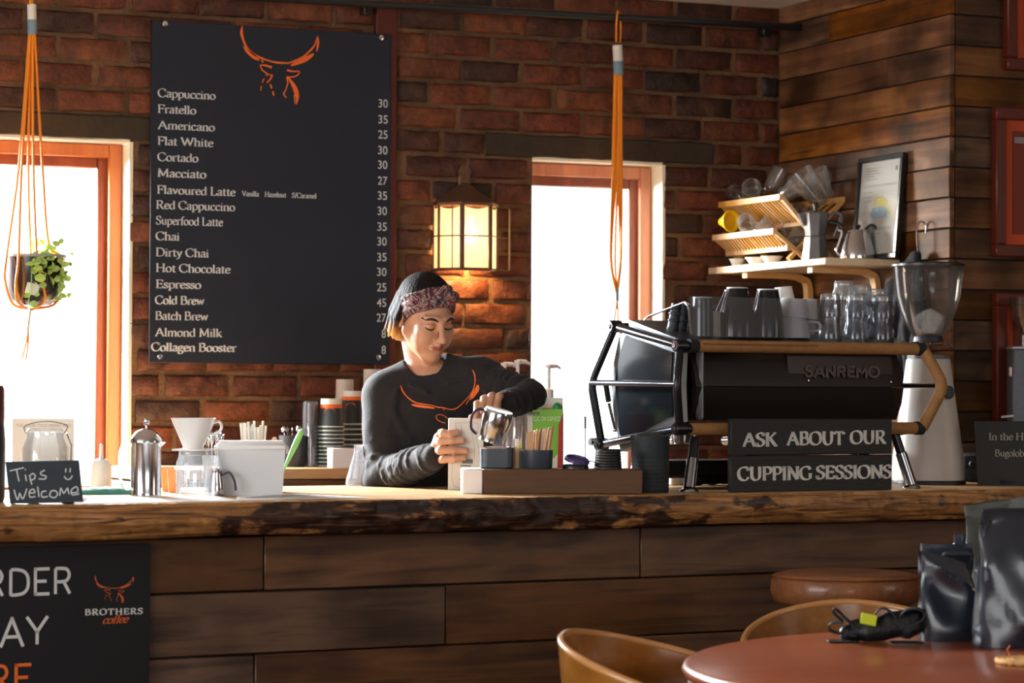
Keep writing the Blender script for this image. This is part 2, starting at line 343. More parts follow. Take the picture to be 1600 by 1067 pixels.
GL = {  # advance, strokes: s=smooth, l=line, I=stem x y0 y1 bottom top(0 none 1 full 2 flag)
'A': (8.6, 'l:.9,.2 4.3,10|l:4.1,10 7.7,.2|l:2.2,3.6 6.2,3.6|l:0,.2 2,.2|l:6.6,.2 8.7,.2'),
'B': (7.2, 'I:1.6 0 10 1 1|s:1.6,9.8 4,9.9 5.4,8.9 5.3,6.6 4,5.5 1.8,5.4|s:3.6,5.4 5.6,5 6.6,3.2 5.8,.8 4,.15 1.6,.2'),
'C': (8, 's:7.2,7.4 6.6,9.3 4.6,10 2.3,9.2 .9,7 .9,3.6 2.2,1 4.4,0 6.2,.4 7.4,2.4|l:7.3,9.6 7.3,7.2'),
'D': (8.6, 'I:1.6 0 10 1 1|s:1.6,9.8 4.4,9.8 6.8,8.6 7.8,5.6 7.4,2.4 5.6,.5 3.6,.15 1.6,.2'),
'E': (6.8, 'I:1.6 0 10 1 1|l:1.4,9.8 6,9.8 6,8|l:1.8,5.2 5,5.2|l:5,6.2 5,4.2|l:1.4,.2 6,.2 6.4,2.4'),
'F': (6.4, 'I:1.6 0 10 1 1|l:1.4,9.8 6,9.8 6,7.8|l:1.8,5.2 4.8,5.2|l:4.8,6.2 4.8,4.2'),
'G': (8.4, 's:7.2,7.6 6.4,9.4 4.6,10 2.3,9.2 .9,7 .9,3.4 2.2,.9 4.4,0 6.4,.3 7.4,1.2|I:7.4 1 4.4 0 1'),
'H': (8.8, 'I:1.6 0 10 1 1|I:7.2 0 10 1 1|l:1.6,5.2 7.2,5.2'),
'I': (3.4, 'I:1.7 0 10 1 1'),
'K': (8, 'I:1.6 0 10 1 1|l:1.8,4.6 6.4,9.9|l:3.2,6 7,.1|l:5.4,9.9 7.4,9.9|l:6,.2 8.2,.2'),
'L': (6.4, 'I:1.6 0 10 1 1|l:1.4,.2 5.8,.2 6.2,2.6'),
'M': (10.4, 'l:1.7,0 1.9,10|l:1.9,10 5.2,1.2|l:5.1,1 8.5,10|l:8.6,10 8.9,0|l:.5,.2 2.9,.2|l:.9,9.8 2.2,9.8|l:8.3,9.8 9.6,9.8|l:7.7,.2 10,.2'),
'N': (8.8, 'l:1.6,0 1.6,9.8|l:1.5,9.9 7.2,.2|l:7.3,.2 7.3,10|l:.4,.2 2.8,.2|l:.4,9.8 1.8,9.8|l:6.1,9.8 8.5,9.8'),
'O': (8.8, 's:4.4,10 2.2,9.2 .9,7 .9,3 2.2,.8 4.4,0 6.6,.8 7.9,3 7.9,7 6.6,9.2 4.4,10'),
'P': (6.8, 'I:1.6 0 10 1 1|s:1.6,9.8 4.2,9.9 5.8,8.9 6.1,7 5.2,5.1 3.4,4.6 1.8,4.7'),
'R': (7.8, 'I:1.6 0 10 1 1|s:1.6,9.8 4.2,9.9 5.6,8.9 5.8,7 4.8,5.3 3.2,4.9 1.8,5|l:3.6,5 6.6,.2|l:6.2,.2 8,.2'),
'S': (6, 's:5,7.8 4.6,9.4 3,10 1.4,9.2 .9,7.6 1.8,6 3.4,5.1 4.9,3.8 5,1.8 4,.4 2.6,0 1.2,.5 .6,2.4|l:5.05,9.5 5.05,7.6|l:.6,.5 .6,2.6'),
'T': (7.6, 'I:3.8 0 10 1 0|l:.5,8 .6,9.8 7,9.8 7.1,8'),
'U': (8.6, 's:1.7,9.8 1.7,3.4 2.6,.9 4.4,0 6.2,.9 7,3.4 7,9.8|l:.5,9.8 2.9,9.8|l:5.9,9.8 8.1,9.8'),
'V': (8.2, 'l:1,9.8 4.3,.2|l:4.2,.2 7.3,9.8|l:0,9.8 2.2,9.8|l:6.2,9.8 8.3,9.8'),
'W': (12, 'l:1,9.8 3.9,.2|l:3.8,.2 6.2,9.4|l:6,9.8 8.7,.2|l:8.6,.2 11.2,9.8|l:0,9.8 2.2,9.8|l:10.1,9.8 12.2,9.8'),
'a': (5, 's:.9,5 1.6,6.2 2.8,6.4 3.6,5.8 3.8,4.6 3.8,.9 4.3,.2 5,.5|s:3.8,3.9 1.8,3.2 .8,2 1,.7 2,.1 3,.6 3.8,1.5'),
'b': (5.9, 'I:1.2 0 10 0 2|s:1.2,4.8 2.4,6.2 4,6.2 5.2,4.6 5.2,2 4.2,.4 2.6,0 1.2,.7'),
'c': (4.8, 's:4.2,4.9 3.6,6.1 2.4,6.4 1.2,5.3 .7,3.3 1.1,1.2 2.4,.1 3.6,.4 4.4,1.4'),
'd': (5.9, 'I:4.6 .3 10 0 2|s:4.6,5.4 3.4,6.3 1.9,6 .8,4.4 .7,2.2 1.6,.5 3,.1 4.6,1.3|l:4.6,.3 5.7,.6'),
'e': (4.9, 's:.9,3.7 4.2,3.9 4,5.6 2.8,6.4 1.4,5.7 .7,3.6 1.1,1.3 2.5,.1 3.8,.5 4.5,1.5'),
'f': (3.6, 's:4.1,9.5 3.3,10 2.2,9.4 1.8,8 1.7,4 1.7,.2|l:.5,6.1 3.5,6.1|l:.7,.15 2.9,.15'),
'g': (5.2, 's:2.4,6.4 1.1,5.6 .9,4 1.8,2.8 3.2,3 3.9,4.3 3.6,5.7 2.4,6.4|s:3.7,5.8 4.4,6.2 5.1,6|s:1.8,2.8 1,2 1.4,1 3.6,.6 4.6,-.6 4.1,-2.2 2.4,-2.9 .8,-2.3 .6,-.9 1.6,.5'),
'h': (6, 'I:1.3 0 10 1 2|s:1.3,4.9 2.6,6.2 3.9,6.2 4.7,5 4.7,.2|l:3.7,.15 5.8,.15'),
'i': (2.9, 'I:1.4 0 6.3 1 2|l:1.3,8.3 1.7,9.1'),
'k': (5.9, 'I:1.3 0 10 1 2|l:1.5,2.8 4.4,6.1|l:2.4,3.8 5,.2|l:3.7,6.1 5.3,6.1|l:4.3,.15 6.1,.15'),
'l': (2.8, 'I:1.3 0 10 1 2'),
'm': (9, 'I:1.3 0 6.3 1 2|s:1.3,4.9 2.5,6.2 3.7,6.2 4.5,5 4.5,.2|s:4.5,4.9 5.7,6.2 6.9,6.2 7.7,5 7.7,.2|l:3.6,.15 5.4,.15|l:6.8,.15 8.7,.15'),
'n': (6, 'I:1.3 0 6.3 1 2|s:1.3,4.9 2.6,6.2 3.9,6.2 4.7,5 4.7,.2|l:3.7,.15 5.8,.15'),
'o': (5.6, 's:2.8,6.4 1.4,5.7 .7,3.9 .7,2.4 1.4,.7 2.8,0 4.2,.7 4.9,2.4 4.9,3.9 4.2,5.7 2.8,6.4'),
'p': (5.9, 'I:1.3 -2.9 6.3 1 2|s:1.3,4.9 2.4,6.2 3.9,6.2 5.2,4.6 5.2,2 4.2,.4 2.8,0 1.3,.8'),
'r': (4.1, 'I:1.3 0 6.3 1 2|s:1.3,4.4 2.2,5.9 3.2,6.3 4,5.8'),
's': (4, 's:3.3,4.9 2.8,6.2 1.8,6.4 .9,5.6 1,4.3 2.2,3.4 3.3,2.4 3.4,1 2.3,.1 1.2,.3 .6,1.6'),
't': (3.6, 's:1.6,8 1.6,1.4 2,.4 2.7,.2 3.5,.8|l:.5,6.1 3.3,6.1'),
'u': (6, 's:1.3,6.2 1.3,1.8 2,.4 3.2,.2 4.6,1.4|l:4.6,6.2 4.6,.3 5.7,.4|l:.3,6.1 1.4,6.1|l:3.7,6.1 4.7,6.1'),
'v': (5.4, 'l:.9,6.1 2.8,.2|l:2.7,.2 4.6,6.1|l:.1,6.1 1.7,6.1|l:3.8,6.1 5.3,6.1'),
'w': (8, 'l:.9,6.1 2.6,.2|l:2.5,.2 4.2,5.9|l:4.1,6.1 5.7,.2|l:5.6,.2 7.3,6.1|l:.1,6.1 1.7,6.1|l:6.5,6.1 8,6.1'),
'y': (5.4, 'l:.9,6.1 2.8,.2|s:4.6,6.1 2.7,0 1.9,-2.1 .9,-2.8 .3,-2.4|l:.1,6.1 1.7,6.1|l:3.8,6.1 5.3,6.1'),
'z': (4.8, 'l:.7,6 4.1,6 .7,.2 4.2,.2 4.4,1.4'),
'/': (3.6, 'l:.3,-1 3.3,10.5'), ' ': (2.8, ''), '|': (2, ''),
}
SANS = {'O': (9.6, 's:4.8,10 2.2,9.2 .7,7 .5,5 .7,3 2.2,.8 4.8,0 7.4,.8 8.9,3 9.1,5 8.9,7 7.4,9.2 4.8,10'),
'R': (8, 'l:1,0 1,9.8|s:1,9.8 4,9.8 5.8,9.3 6.7,7.3 5.8,5.3 4,4.7 1,4.7|l:4.4,4.7 7,0'), 'D': (8.8, 'l:1,0 1,9.8|s:1,9.8 3.6,9.8 6.4,9 8,6.8 8,3 6.4,.9 3.6,.2 1,.2'),
'E': (7, 'l:6.2,9.8 1,9.8 1,.2 6.2,.2|l:1,5.1 5.6,5.1'), 'P': (7.6, 'l:1,0 1,9.8|s:1,9.8 4,9.8 5.8,9.2 6.7,7.1 5.8,5 4,4.4 1,4.4'),
'A': (9, 'l:.4,0 4.5,10 8.6,0|l:1.9,3.2 7.1,3.2'), 'Y': (8, 'l:.3,10 4,4.8 7.7,10|l:4,4.8 4,0'), 'H': (8.8, 'l:1,0 1,10|l:7.8,0 7.8,10|l:1,5.1 7.8,5.1'),
'S': (7, 's:5.9,8.4 4.8,9.8 3,10 1.3,9 1.1,7 2.4,5.7 4.6,4.7 6,3.2 5.8,1.2 4,0 2,.2 .8,1.6'), 'N': (8.8, 'l:1,0 1,10 7.8,0 7.8,10'), 'M': (10, 'l:.9,0 .9,10 5,3 9.1,10 9.1,0'), ' ': (4, '')}
def text_strips(txt, font=GL, nib=(.55, 1.35), mono=None, track=0.0):
    """-> list of (left, right) strips in units of cap height 10, total advance"""
    x = 0.0; out = []
    for ch in txt:
        w, st = font.get(ch, (3, ''))
        for s in st.split('|'):
            if not s: continue
            k, d = s.split(':')
            if k == 'I':
                a = [float(q) for q in d.split()]; X, y0, y1, b, t = a
                L_ = [[(X, y0), (X, y1)]]
                if b: L_.append([(X - 1.15, y0 + .2), (X + 1.25, y0 + .2)])
                if t == 1: L_.append([(X - 1.2, y1 - .2), (X + 1.2, y1 - .2)])
                if t == 2: L_.append([(X - 1.1, y1 - .5), (X + .1, y1)])
            else:
                P = [tuple(float(q) for q in c.split(',')) for c in d.split()]
                L_ = [smooth_pts(P, 5) if k == 's' else P]
                if k == 'l' and len(P) > 2 and mono is None: L_ = [[P[i], P[i + 1]] for i in range(len(P) - 1)]
            for P in L_:
                P = [(p[0] + x, p[1]) for p in P]
                if mono:
                    if k == 'l' and len(P) > 2:
                        for i in range(len(P) - 1): out.append(ribbon(ext(P[i], P[i + 1], mono / 2), mono))
                    else: out.append(ribbon(P, mono))
                else: out.append(ribbon(P, 0, nib))
        x += w + track
    return out, x
def ext(a, b, e):
    dx, dy = b[0] - a[0], b[1] - a[1]; l = math.hypot(dx, dy) or 1; dx /= l; dy /= l
    return [(a[0] - dx * e, a[1] - dy * e), (b[0] + dx * e, b[1] + dy * e)]
def strips_mb(strips, fn, mb=None):
    """fn maps 2-D points to 3-D"""
    mb = mb or MB()
    for L_, R_ in strips:
        n = len(L_); vs = [fn(p) for p in L_] + [fn(p) for p in R_]
        mb.add(vs, [(i, i + 1, n + i + 1, n + i) for i in range(n - 1)])
    return mb
def lettering(name, txt, parent, org, ux, uy, capm, widthm, mat, font=GL, nib=(.55, 1.35), mono=None, track=0.0, off=(0, 0, 0), align='l'):
    st, w = text_strips(txt, font, nib, mono, track); org = Vector(org) + Vector(off); ux = Vector(ux); uy = Vector(uy)
    sy = capm / 10; sx = widthm / w if widthm else sy
    x0 = -w * sx if align == 'r' else 0
    mb = strips_mb(st, lambda p: org + ux * (p[0] * sx + x0) + uy * (p[1] * sy))
    return part(name, mb, mat, parent, smooth=0)
def font_mesh(txt, size, xs=1.0, align='LEFT', extr=0.0, offset=0.0):
    cu = bpy.data.curves.new('t', 'FONT'); cu.body = txt; cu.size = size; cu.align_x = align; cu.extrude = extr; cu.resolution_u = 3; cu.offset = offset
    o = bpy.data.objects.new('t', cu); COL.objects.link(o); dg = bpy.context.evaluated_depsgraph_get(); me = bpy.data.meshes.new_from_object(o.evaluated_get(dg))
    bpy.data.objects.remove(o); bpy.data.curves.remove(cu)
    for v in me.vertices: v.co.x *= xs
    return me
def place_font(name, txt, parent, org, ux, uy, cap, mat, width=None, align='l', offset=0.0):
    me = font_mesh(txt, 1.0, offset=offset); xs = [v.co.x for v in me.vertices]; x0, x1 = min(xs), max(xs)
    sy = cap / .70; sx = (width / (x1 - x0)) if width else sy; ux = Vector(ux); uy = Vector(uy); org = Vector(org)
    for v in me.vertices:
        x = (v.co.x - (x1 if align == 'r' else x0)) * sx; v.co = org + ux * x + uy * (v.co.y * sy)
    me.materials.append(mat); me.name = name
    return tag(link(name, me, parent))
HORN = [[(568,90,2),(563,130,16),(568,160,14),(590,215,10),(630,255,12),(680,280,10),(740,298,8)], [(575,215,6),(600,245,22),(640,275,28),(668,292,12)],
 [(740,299,8),(790,303,12),(845,302,10)], [(1015,125,2),(1019,170,13),(1010,222,5)], [(1015,130,4),(1000,180,9),(975,215,10),(930,258,10),(880,286,10),(840,302,8)],
 [(992,238,12),(950,268,28),(900,294,26),(855,316,9)], [(680,288,6),(692,306,12)], [(676,325,6),(700,322,10),(742,333,15)], [(673,322,5),(685,350,7),(715,372,7),(748,386,6)],
 [(705,383,5),(745,378,7),(736,402,10),(715,428,8)], [(698,402,7),(687,428,6)], [(683,448,7),(678,476,6)], [(735,435,8),(743,460,10)], [(749,478,10),(756,503,8)],
 [(834,345,13),(870,351,9),(905,348,6),(900,368,7),(870,384,7),(830,387,8)], [(832,388,8),(838,420,7),(828,460,6),(815,490,8),(832,513,6)], [(840,390,8),(870,430,22),(888,470,27),(896,510,18),(890,549,4)], [(878,490,8),(883,546,5)]]
def horn_strips():
    """logo in units: x centre 0, width 1, y up with the horn tips at 0"""
    out = []
    for s in HORN:
        P = [((x - 792) / 470, -(y - 90) / 470, w / 470) for x, y, w in s]; P = smooth_pts(P, 4)
        out.append(ribbon([(p[0], p[1]) for p in P], [max(p[2], .004) for p in P]))
    return out
# ------------------------------------------------------------------ voxel sculpting: smooth unions turned into one mesh
class Vox:
    def __init__(s, lo, hi, h):
        s.lo = np.array(lo, float); s.h = h; s.n = np.ceil((np.array(hi) - s.lo) / h).astype(int) + 1
        s.D = np.full(s.n, .2, np.float32); s.ax = [s.lo[i] + h * np.arange(s.n[i]) for i in range(3)]
    def sub(s, lo, hi):
        a = [max(0, int((lo[i] - s.lo[i]) / s.h)) for i in range(3)]; b = [min(s.n[i], int((hi[i] - s.lo[i]) / s.h) + 2) for i in range(3)]
        if any(b[i] <= a[i] for i in range(3)): return None, None
        sl = tuple(slice(a[i], b[i]) for i in range(3)); g = np.meshgrid(*[s.ax[i][sl[i]] for i in range(3)], indexing='ij', sparse=True); return sl, g
    def _op(s, sl, d, k, cut):
        D = s.D[sl]
        if cut:
            d = -d; h = np.clip(.5 - .5 * (D - d) / k, 0, 1) if False else np.clip(.5 + .5 * (D - d) / k, 0, 1); s.D[sl] = d + (D - d) * h + k * h * (1 - h)
        else:
            h = np.clip(.5 + .5 * (d - D) / k, 0, 1); s.D[sl] = d + (D - d) * h - k * h * (1 - h)
    def cap(s, a, b, ra, rb, k=.01, cut=False, flat=None):
        a = np.array(a, float); b = np.array(b, float); m = max(ra, rb) + k * 2 + s.h * 4 + .01
        sl, g = s.sub(np.minimum(a, b) - m, np.maximum(a, b) + m)
        if sl is None: return
        ab = b - a; l2 = max(float(ab @ ab), 1e-12); p = [g[i] - a[i] for i in range(3)]
        t = np.clip((p[0] * ab[0] + p[1] * ab[1] + p[2] * ab[2]) / l2, 0, 1)
        d = np.sqrt((p[0] - t * ab[0]) ** 2 + (p[1] - t * ab[1]) ** 2 + (p[2] - t * ab[2]) ** 2) - (ra + (rb - ra) * t)
        s._op(sl, d, k, cut)
    def ell(s, c, r, k=.01, R=None, cut=False):
        c = np.array(c, float); m = max(r) + k * 2 + s.h * 4 + .01; sl, g = s.sub(c - m, c + m)
        if sl is None: return
        p = [g[i] - c[i] for i in range(3)]
        if R is not None:
            A = np.array(R); p = [A[0][i] * p[0] + A[1][i] * p[1] + A[2][i] * p[2] for i in range(3)]
        q = [p[i] / r[i] for i in range(3)]; k0 = np.sqrt(q[0] ** 2 + q[1] ** 2 + q[2] ** 2); k1 = np.sqrt((q[0] / r[0]) ** 2 + (q[1] / r[1]) ** 2 + (q[2] / r[2]) ** 2)
        s._op(sl, k0 * (k0 - 1) / np.maximum(k1, 1e-9), k, cut)
    def chain(s, pts, rs, k=.01):
        for i in range(len(pts) - 1): s.cap(pts[i], pts[i + 1], rs[i], rs[i + 1], k)
    def polygonise(s):
        D = s.D; n = s.n; ins = D < 0; acc = np.zeros(tuple(n - 1) + (3,), np.float32); cnt = np.zeros(tuple(n - 1), np.float32)
        offs = [(i, j, k) for i in (0, 1) for j in (0, 1) for k in (0, 1)]
        def cr(o): return tuple(slice(o[i], n[i] - 1 + o[i]) for i in range(3))
        for a in offs:
            for ax in range(3):
                if a[ax]: continue
                b = list(a); b[ax] = 1; A = D[cr(a)]; B = D[cr(b)]; m = (A < 0) != (B < 0)
                ix = np.nonzero(m)
                if not len(ix[0]): continue
                va = A[ix]; vb = B[ix]; t = va / (va - vb); P = np.tile(np.array(a, np.float32), (len(t), 1)); P[:, ax] += t
                acc[ix] += P; cnt[ix] += 1
        ix = np.nonzero(cnt); idm = np.full(tuple(n - 1), -1, np.int64); idm[ix] = np.arange(len(ix[0]))
        V = (acc[ix] / cnt[ix][:, None] + np.stack(ix, 1)) * s.h + s.lo; Q = []
        for ax in range(3):
            a = [slice(1, n[i] - 1) for i in range(3)]; a[ax] = slice(0, n[ax] - 1); b = list(a); b[ax] = slice(1, n[ax])
            A = ins[tuple(a)]; B = ins[tuple(b)]; e = np.nonzero(A != B)
            if not len(e[0]): continue
            base = [e[i] + (0 if i == ax else 1) for i in range(3)]; u, w = [(1, 2), (2, 0), (0, 1)][ax]; q = []
            for du, dw in ((-1, -1), (0, -1), (0, 0), (-1, 0)):
                c = [x.copy() for x in base]; c[u] += du; c[w] += dw; q.append(idm[tuple(c)])
            q = np.stack(q, 1); fl = B[e] & ~A[e]; q[fl] = q[fl][:, ::-1]; Q.append(q)
        return V, np.concatenate(Q)
def vox_mesh(name, vx, mats, smooth_it=1, fn=None):
    V, Q = vx.polygonise(); me = bpy.data.meshes.new(name)
    me.vertices.add(len(V)); me.vertices.foreach_set('co', V.astype(np.float32).ravel())
    me.loops.add(len(Q) * 4); me.loops.foreach_set('vertex_index', Q.astype(np.int32).ravel())
    me.polygons.add(len(Q)); me.polygons.foreach_set('loop_start', np.arange(0, len(Q) * 4, 4, dtype=np.int32)); me.update(calc_edges=True); me.validate()
    for _ in range(smooth_it):
        E = np.empty(len(me.edges) * 2, np.int32); me.edges.foreach_get('vertices', E); E = E.reshape(-1, 2)
        P = np.empty(len(me.vertices) * 3, np.float32); me.vertices.foreach_get('co', P); P = P.reshape(-1, 3)
        a = np.zeros_like(P); c = np.zeros(len(P)); np.add.at(a, E[:, 0], P[E[:, 1]]); np.add.at(a, E[:, 1], P[E[:, 0]]); np.add.at(c, E[:, 0], 1); np.add.at(c, E[:, 1], 1)
        P = P * .5 + .5 * a / np.maximum(c, 1)[:, None]; me.vertices.foreach_set('co', P.astype(np.float32).ravel())
    me.polygons.foreach_set('use_smooth', [True] * len(me.polygons)); me.update()
    for m in (mats if isinstance(mats, (list, tuple)) else [mats]): me.materials.append(m)
    return me
random.seed(4)
# ------------------------------------------------------------------ room shell
corner = at_y(1218, 300, YW); XC = corner.x                     # brick wall meets the timber wall
pil = at_x(1485, 300, XC); YP = pil.y                           # outer corner of the timber wall
CEILZ = at_y(1215, 13, YW).z
w1r = at_y(203, 300, YW).x; w1t = at_y(120, 218, YW).z; w1l = w1r - 0.92
w2l = at_y(833, 300, YW).x; w2r = at_y(1036, 300, YW).x; w2t = at_y(930, 253, YW).z
SILL = .93; RV = .09; TH = .26
XL, XR, YB = -2.6, 7.0, -2.6
m = MB(); m.box(((XL + XR) / 2, (YB + YW) / 2, -.05), (XR - XL + .6, YW - YB + .8, .1)); struct('floor', m, M('floor_screed', (96, 74, 58), .5, var=.15, vscale=3))
m = MB(); m.box(((XL + XR) / 2, (YB + YW) / 2, CEILZ + .05), (XR - XL + .6, YW - YB + .8, .1)); struct('ceiling', m, CEIL)
wl = MB(); wl.box((XL - .1, (YB + 2.5) / 2, CEILZ / 2), (.2, 2.5 - YB, CEILZ)); wl.box((XL - .1, (5.9 + YW) / 2, CEILZ / 2), (.2, YW - 5.9, CEILZ)); wl.box((XL - .1, 4.2, .45), (.2, 3.4, .9)); wl.box((XL - .1, 4.2, 2.62), (.2, 3.4, .2))
struct('wall_left', wl, M('warm_wall_paint', (150, 112, 80), .8))
wr = MB(); wr.box((XL + .6, YB - .1, CEILZ / 2), (1.6, .2, CEILZ)); wr.box((5.2, YB - .1, CEILZ / 2), (4, .2, CEILZ)); wr.box((1.2, YB - .1, .4), (4.2, .2, .8)); wr.box((1.2, YB - .1, 2.64), (4.2, .2, .18))
struct('wall_front', wr, M('warm_wall_paint_front', (150, 112, 80), .8))
wr = MB(); wr.box((XR + .1, (YB + YW) / 2, CEILZ / 2), (.2, YW - YB, CEILZ)); struct('wall_right', wr, M('warm_wall_paint_right', (110, 80, 58), .8))
# brick wall: recessed mortar slab around the window openings, bricks set proud of it
wall = MB(); yb0 = YW + .010
def slab(x0, x1, z0, z1): wall.box(((x0 + x1) / 2, yb0 + TH / 2, (z0 + z1) / 2), (x1 - x0, TH, z1 - z0))
slab(XL, w1l, 0, CEILZ); slab(w1l, w1r, 0, SILL); slab(w1l, w1r, w1t, CEILZ); slab(w1r, w2l - .14, 0, CEILZ); wall.box((w2l - .07, yb0 + .04, (SILL + w2t) / 2), (.14, .08, w2t - SILL)); slab(w2l - .14, w2l, 0, SILL); slab(w2l - .14, w2l, w2t, CEILZ); slab(w2l, w2r, 0, SILL); slab(w2l, w2r, w2t, CEILZ); slab(w2r, XC + .3, 0, CEILZ)
WALLB = struct('wall_back', wall, MORTAR, smooth=0)
# brick shapes shared by length
def brick_mesh(L, seed):
    rnd = random.Random(seed); b = MB(); h, d = .0695, .030; nx = 6
    # a rough-edged front: grid of points, edge points pushed in
    vs = []; fs = []
    cols = [-L / 2 + L * i / nx for i in range(nx + 1)]; rows = [-h / 2, -h / 2 + .008, 0, h / 2 - .008, h / 2]
    for j, z in enumerate(rows):
        for i, x in enumerate(cols):
            e = (i in (0, nx)) or (j in (0, 4)); y = (.007 if e else -.002) + rnd.uniform(-.0018, .0018)
            xx = x + (rnd.uniform(-.003, .003) if 0 < i < nx else rnd.uniform(-.004, .002) * (1 if i else -1)); zz = z + rnd.uniform(-.0022, .0022)
            vs.append((xx, y, zz))
    for j in range(4):
        for i in range(nx): a = j * (nx + 1) + i; fs.append((a, a + 1, a + nx + 2, a + nx + 1))
    n = len(vs); per = list(range(nx + 1)) + [k * (nx + 1) + nx for k in range(1, 5)] + [4 * (nx + 1) + i for i in range(nx - 1, -1, -1)] + [k * (nx + 1) for k in range(3, 0, -1)]
    vs += [(vs[p][0], d, vs[p][2]) for p in per]
    for i in range(len(per)): fs.append((per[i], n + i, n + (i + 1) % len(per), per[(i + 1) % len(per)]))
    b.add(vs, fs); return b.mesh('brick', BRICK, 50)
BR = {}
def brick_at(x0, x1, z):
    L = x1 - x0
    if L < .035: return
    key = (round(L * 50) / 50, random.randrange(3))
    if key not in BR: BR[key] = brick_mesh(key[0] if key[0] > .03 else .04, len(BR))
    o = link('brick', BR[key], WALLB, ((x0 + x1) / 2, YW + random.uniform(-.004, .003), z)); o.scale.x = L / key[0]; o.rotation_euler = (random.uniform(-.01, .01), random.uniform(-.006, .006), random.uniform(-.012, .012))
postx0, postx1 = at_y(584, 300, YW).x, at_y(617, 300, YW).x
CH = .0845; PITCHX = .236; vis0 = at_y(-30, 500, YW).x
LZ0, LZ1 = w1t + .004, w1t + .086                               # concrete lintel course
lint = [(vis0 - 1, at_y(236, 200, YW).x), (at_y(757, 250, YW).x, at_y(1114, 250, YW).x)]
row = 0; rows_z = []; zz = (LZ0 + LZ1) / 2
while zz < CEILZ - .02: rows_z.append(zz); zz += CH
zz = LZ0 - CH / 2 - .002
while zz > .95: rows_z.append(zz); zz -= CH
for rz in sorted(rows_z):
    row += 1; off = (.5 * PITCHX if row % 2 else 0) + random.uniform(-.03, .03); x = vis0 - .2 + off
    while x < XC:
        a, b = x + .008, x + PITCHX - .008 + random.uniform(-.006, .006); x += PITCHX
        spans = [(a, min(b, XC - .004))]
        cuts = [(postx0 - .004, postx1 + .004)]
        if rz < LZ0: cuts += [(w1l, w1r + .002), (w2l - .002, w2r + .002)]
        if LZ0 < rz < LZ1: cuts += lint
        for c0, c1 in cuts:
            ns = []
            for s0, s1 in spans:
                if s1 <= c0 or s0 >= c1: ns.append((s0, s1))
                else:
                    if s0 < c0: ns.append((s0, c0 - .003))
                    if s1 > c1: ns.append((c1 + .003, s1))
            spans = ns
        for s0, s1 in spans:
            if s1 > vis0: brick_at(s0, s1, rz)
for (a, b) in ((vis0, lint[0][1] - .004), (lint[1][0] + .004, lint[1][1] - .004)):
    l = MB(); nx = 30; vs = []
    for i in range(nx + 1):
        x = lerp(a, b, i / nx)
        for y, z in ((.012, LZ0), (-.003, LZ0 + .006), (-.003, LZ1 - .006), (.012, LZ1)): vs.append((x, YW + y + .003 * noise.noise(Vector((x * 20, z * 30, 0))), z + .004 * noise.noise(Vector((x * 14, z * 9, 3)))))
    l.add(vs, [(i * 4 + j, i * 4 + j + 1, i * 4 + 5 + j, i * 4 + 4 + j) for i in range(nx) for j in range(3)]); part('lintel', l, LINTEL, WALLB)
m = MB(); m.box(((postx0 + postx1) / 2, YW + .006, CEILZ / 2), (postx1 - postx0, .05, CEILZ), .004); struct('trim_1', m, REDPAINT)
# windows: white plaster reveals, timber frame, darker sash, pane
def window(name, x0, x1, z0, z1, hidden=False):
    root = MB(); y0 = YW + .004; t = .012
    root.box((x1 + t / 2 - .001, y0 + TH / 2, (z0 + z1) / 2), (t, TH, z1 - z0)); xf = x0 - .115 if hidden else x0; root.box((xf - t / 2 + .001, y0 + .09 + (TH - .09) / 2, (z0 + z1) / 2), (t, TH - .09, z1 - z0))
    root.box(((x0 + x1) / 2, y0 + TH / 2, z1 + t / 2 - .001), (x1 - x0, TH, t)); root.box(((x0 + x1) / 2, y0 + TH / 2, z0 - t / 2), (x1 - x0, TH, t))
    w = struct(name, root, PLASTER)
    yf = YW + RV; fw = .075; f = MB()
    if hidden: x0 = x0 - .115
    def ring(mb, a, b, c, d, wd, yy, dp, bev=.004):
        mb.box((b - wd / 2, yy + dp / 2, (c + d) / 2), (wd, dp, d - c), bev); mb.box((a + wd / 2, yy + dp / 2, (c + d) / 2), (wd, dp, d - c), bev)
        mb.box(((a + b) / 2, yy + dp / 2, d - wd / 2), (b - a - 2 * wd + .002, dp, wd), bev); mb.box(((a + b) / 2, yy + dp / 2, c + wd / 2), (b - a - 2 * wd + .002, dp, wd), bev)
    ring(f, x0 + .002, x1 - .002, z0 + .002, z1 - .003, .045, yf, .07); part('window_frame', f, FRAMEW, w)
    s = MB(); ring(s, x0 + .045, x1 - .045, z0 + .045, z1 - .046, .036, yf + .022, .04); sh = part('window_sash', s, SASHW, w)
    p = MB(); p.box(((x0 + x1) / 2, yf + .045, (z0 + z1) / 2), (x1 - x0 - .14, .004, z1 - z0 - .14)); part('pane', p, PGLASS, sh)
    return w
window('window_1', w1l, w1r, SILL, w1t); window('window_2', w2l, w2r, SILL, w2t, True)
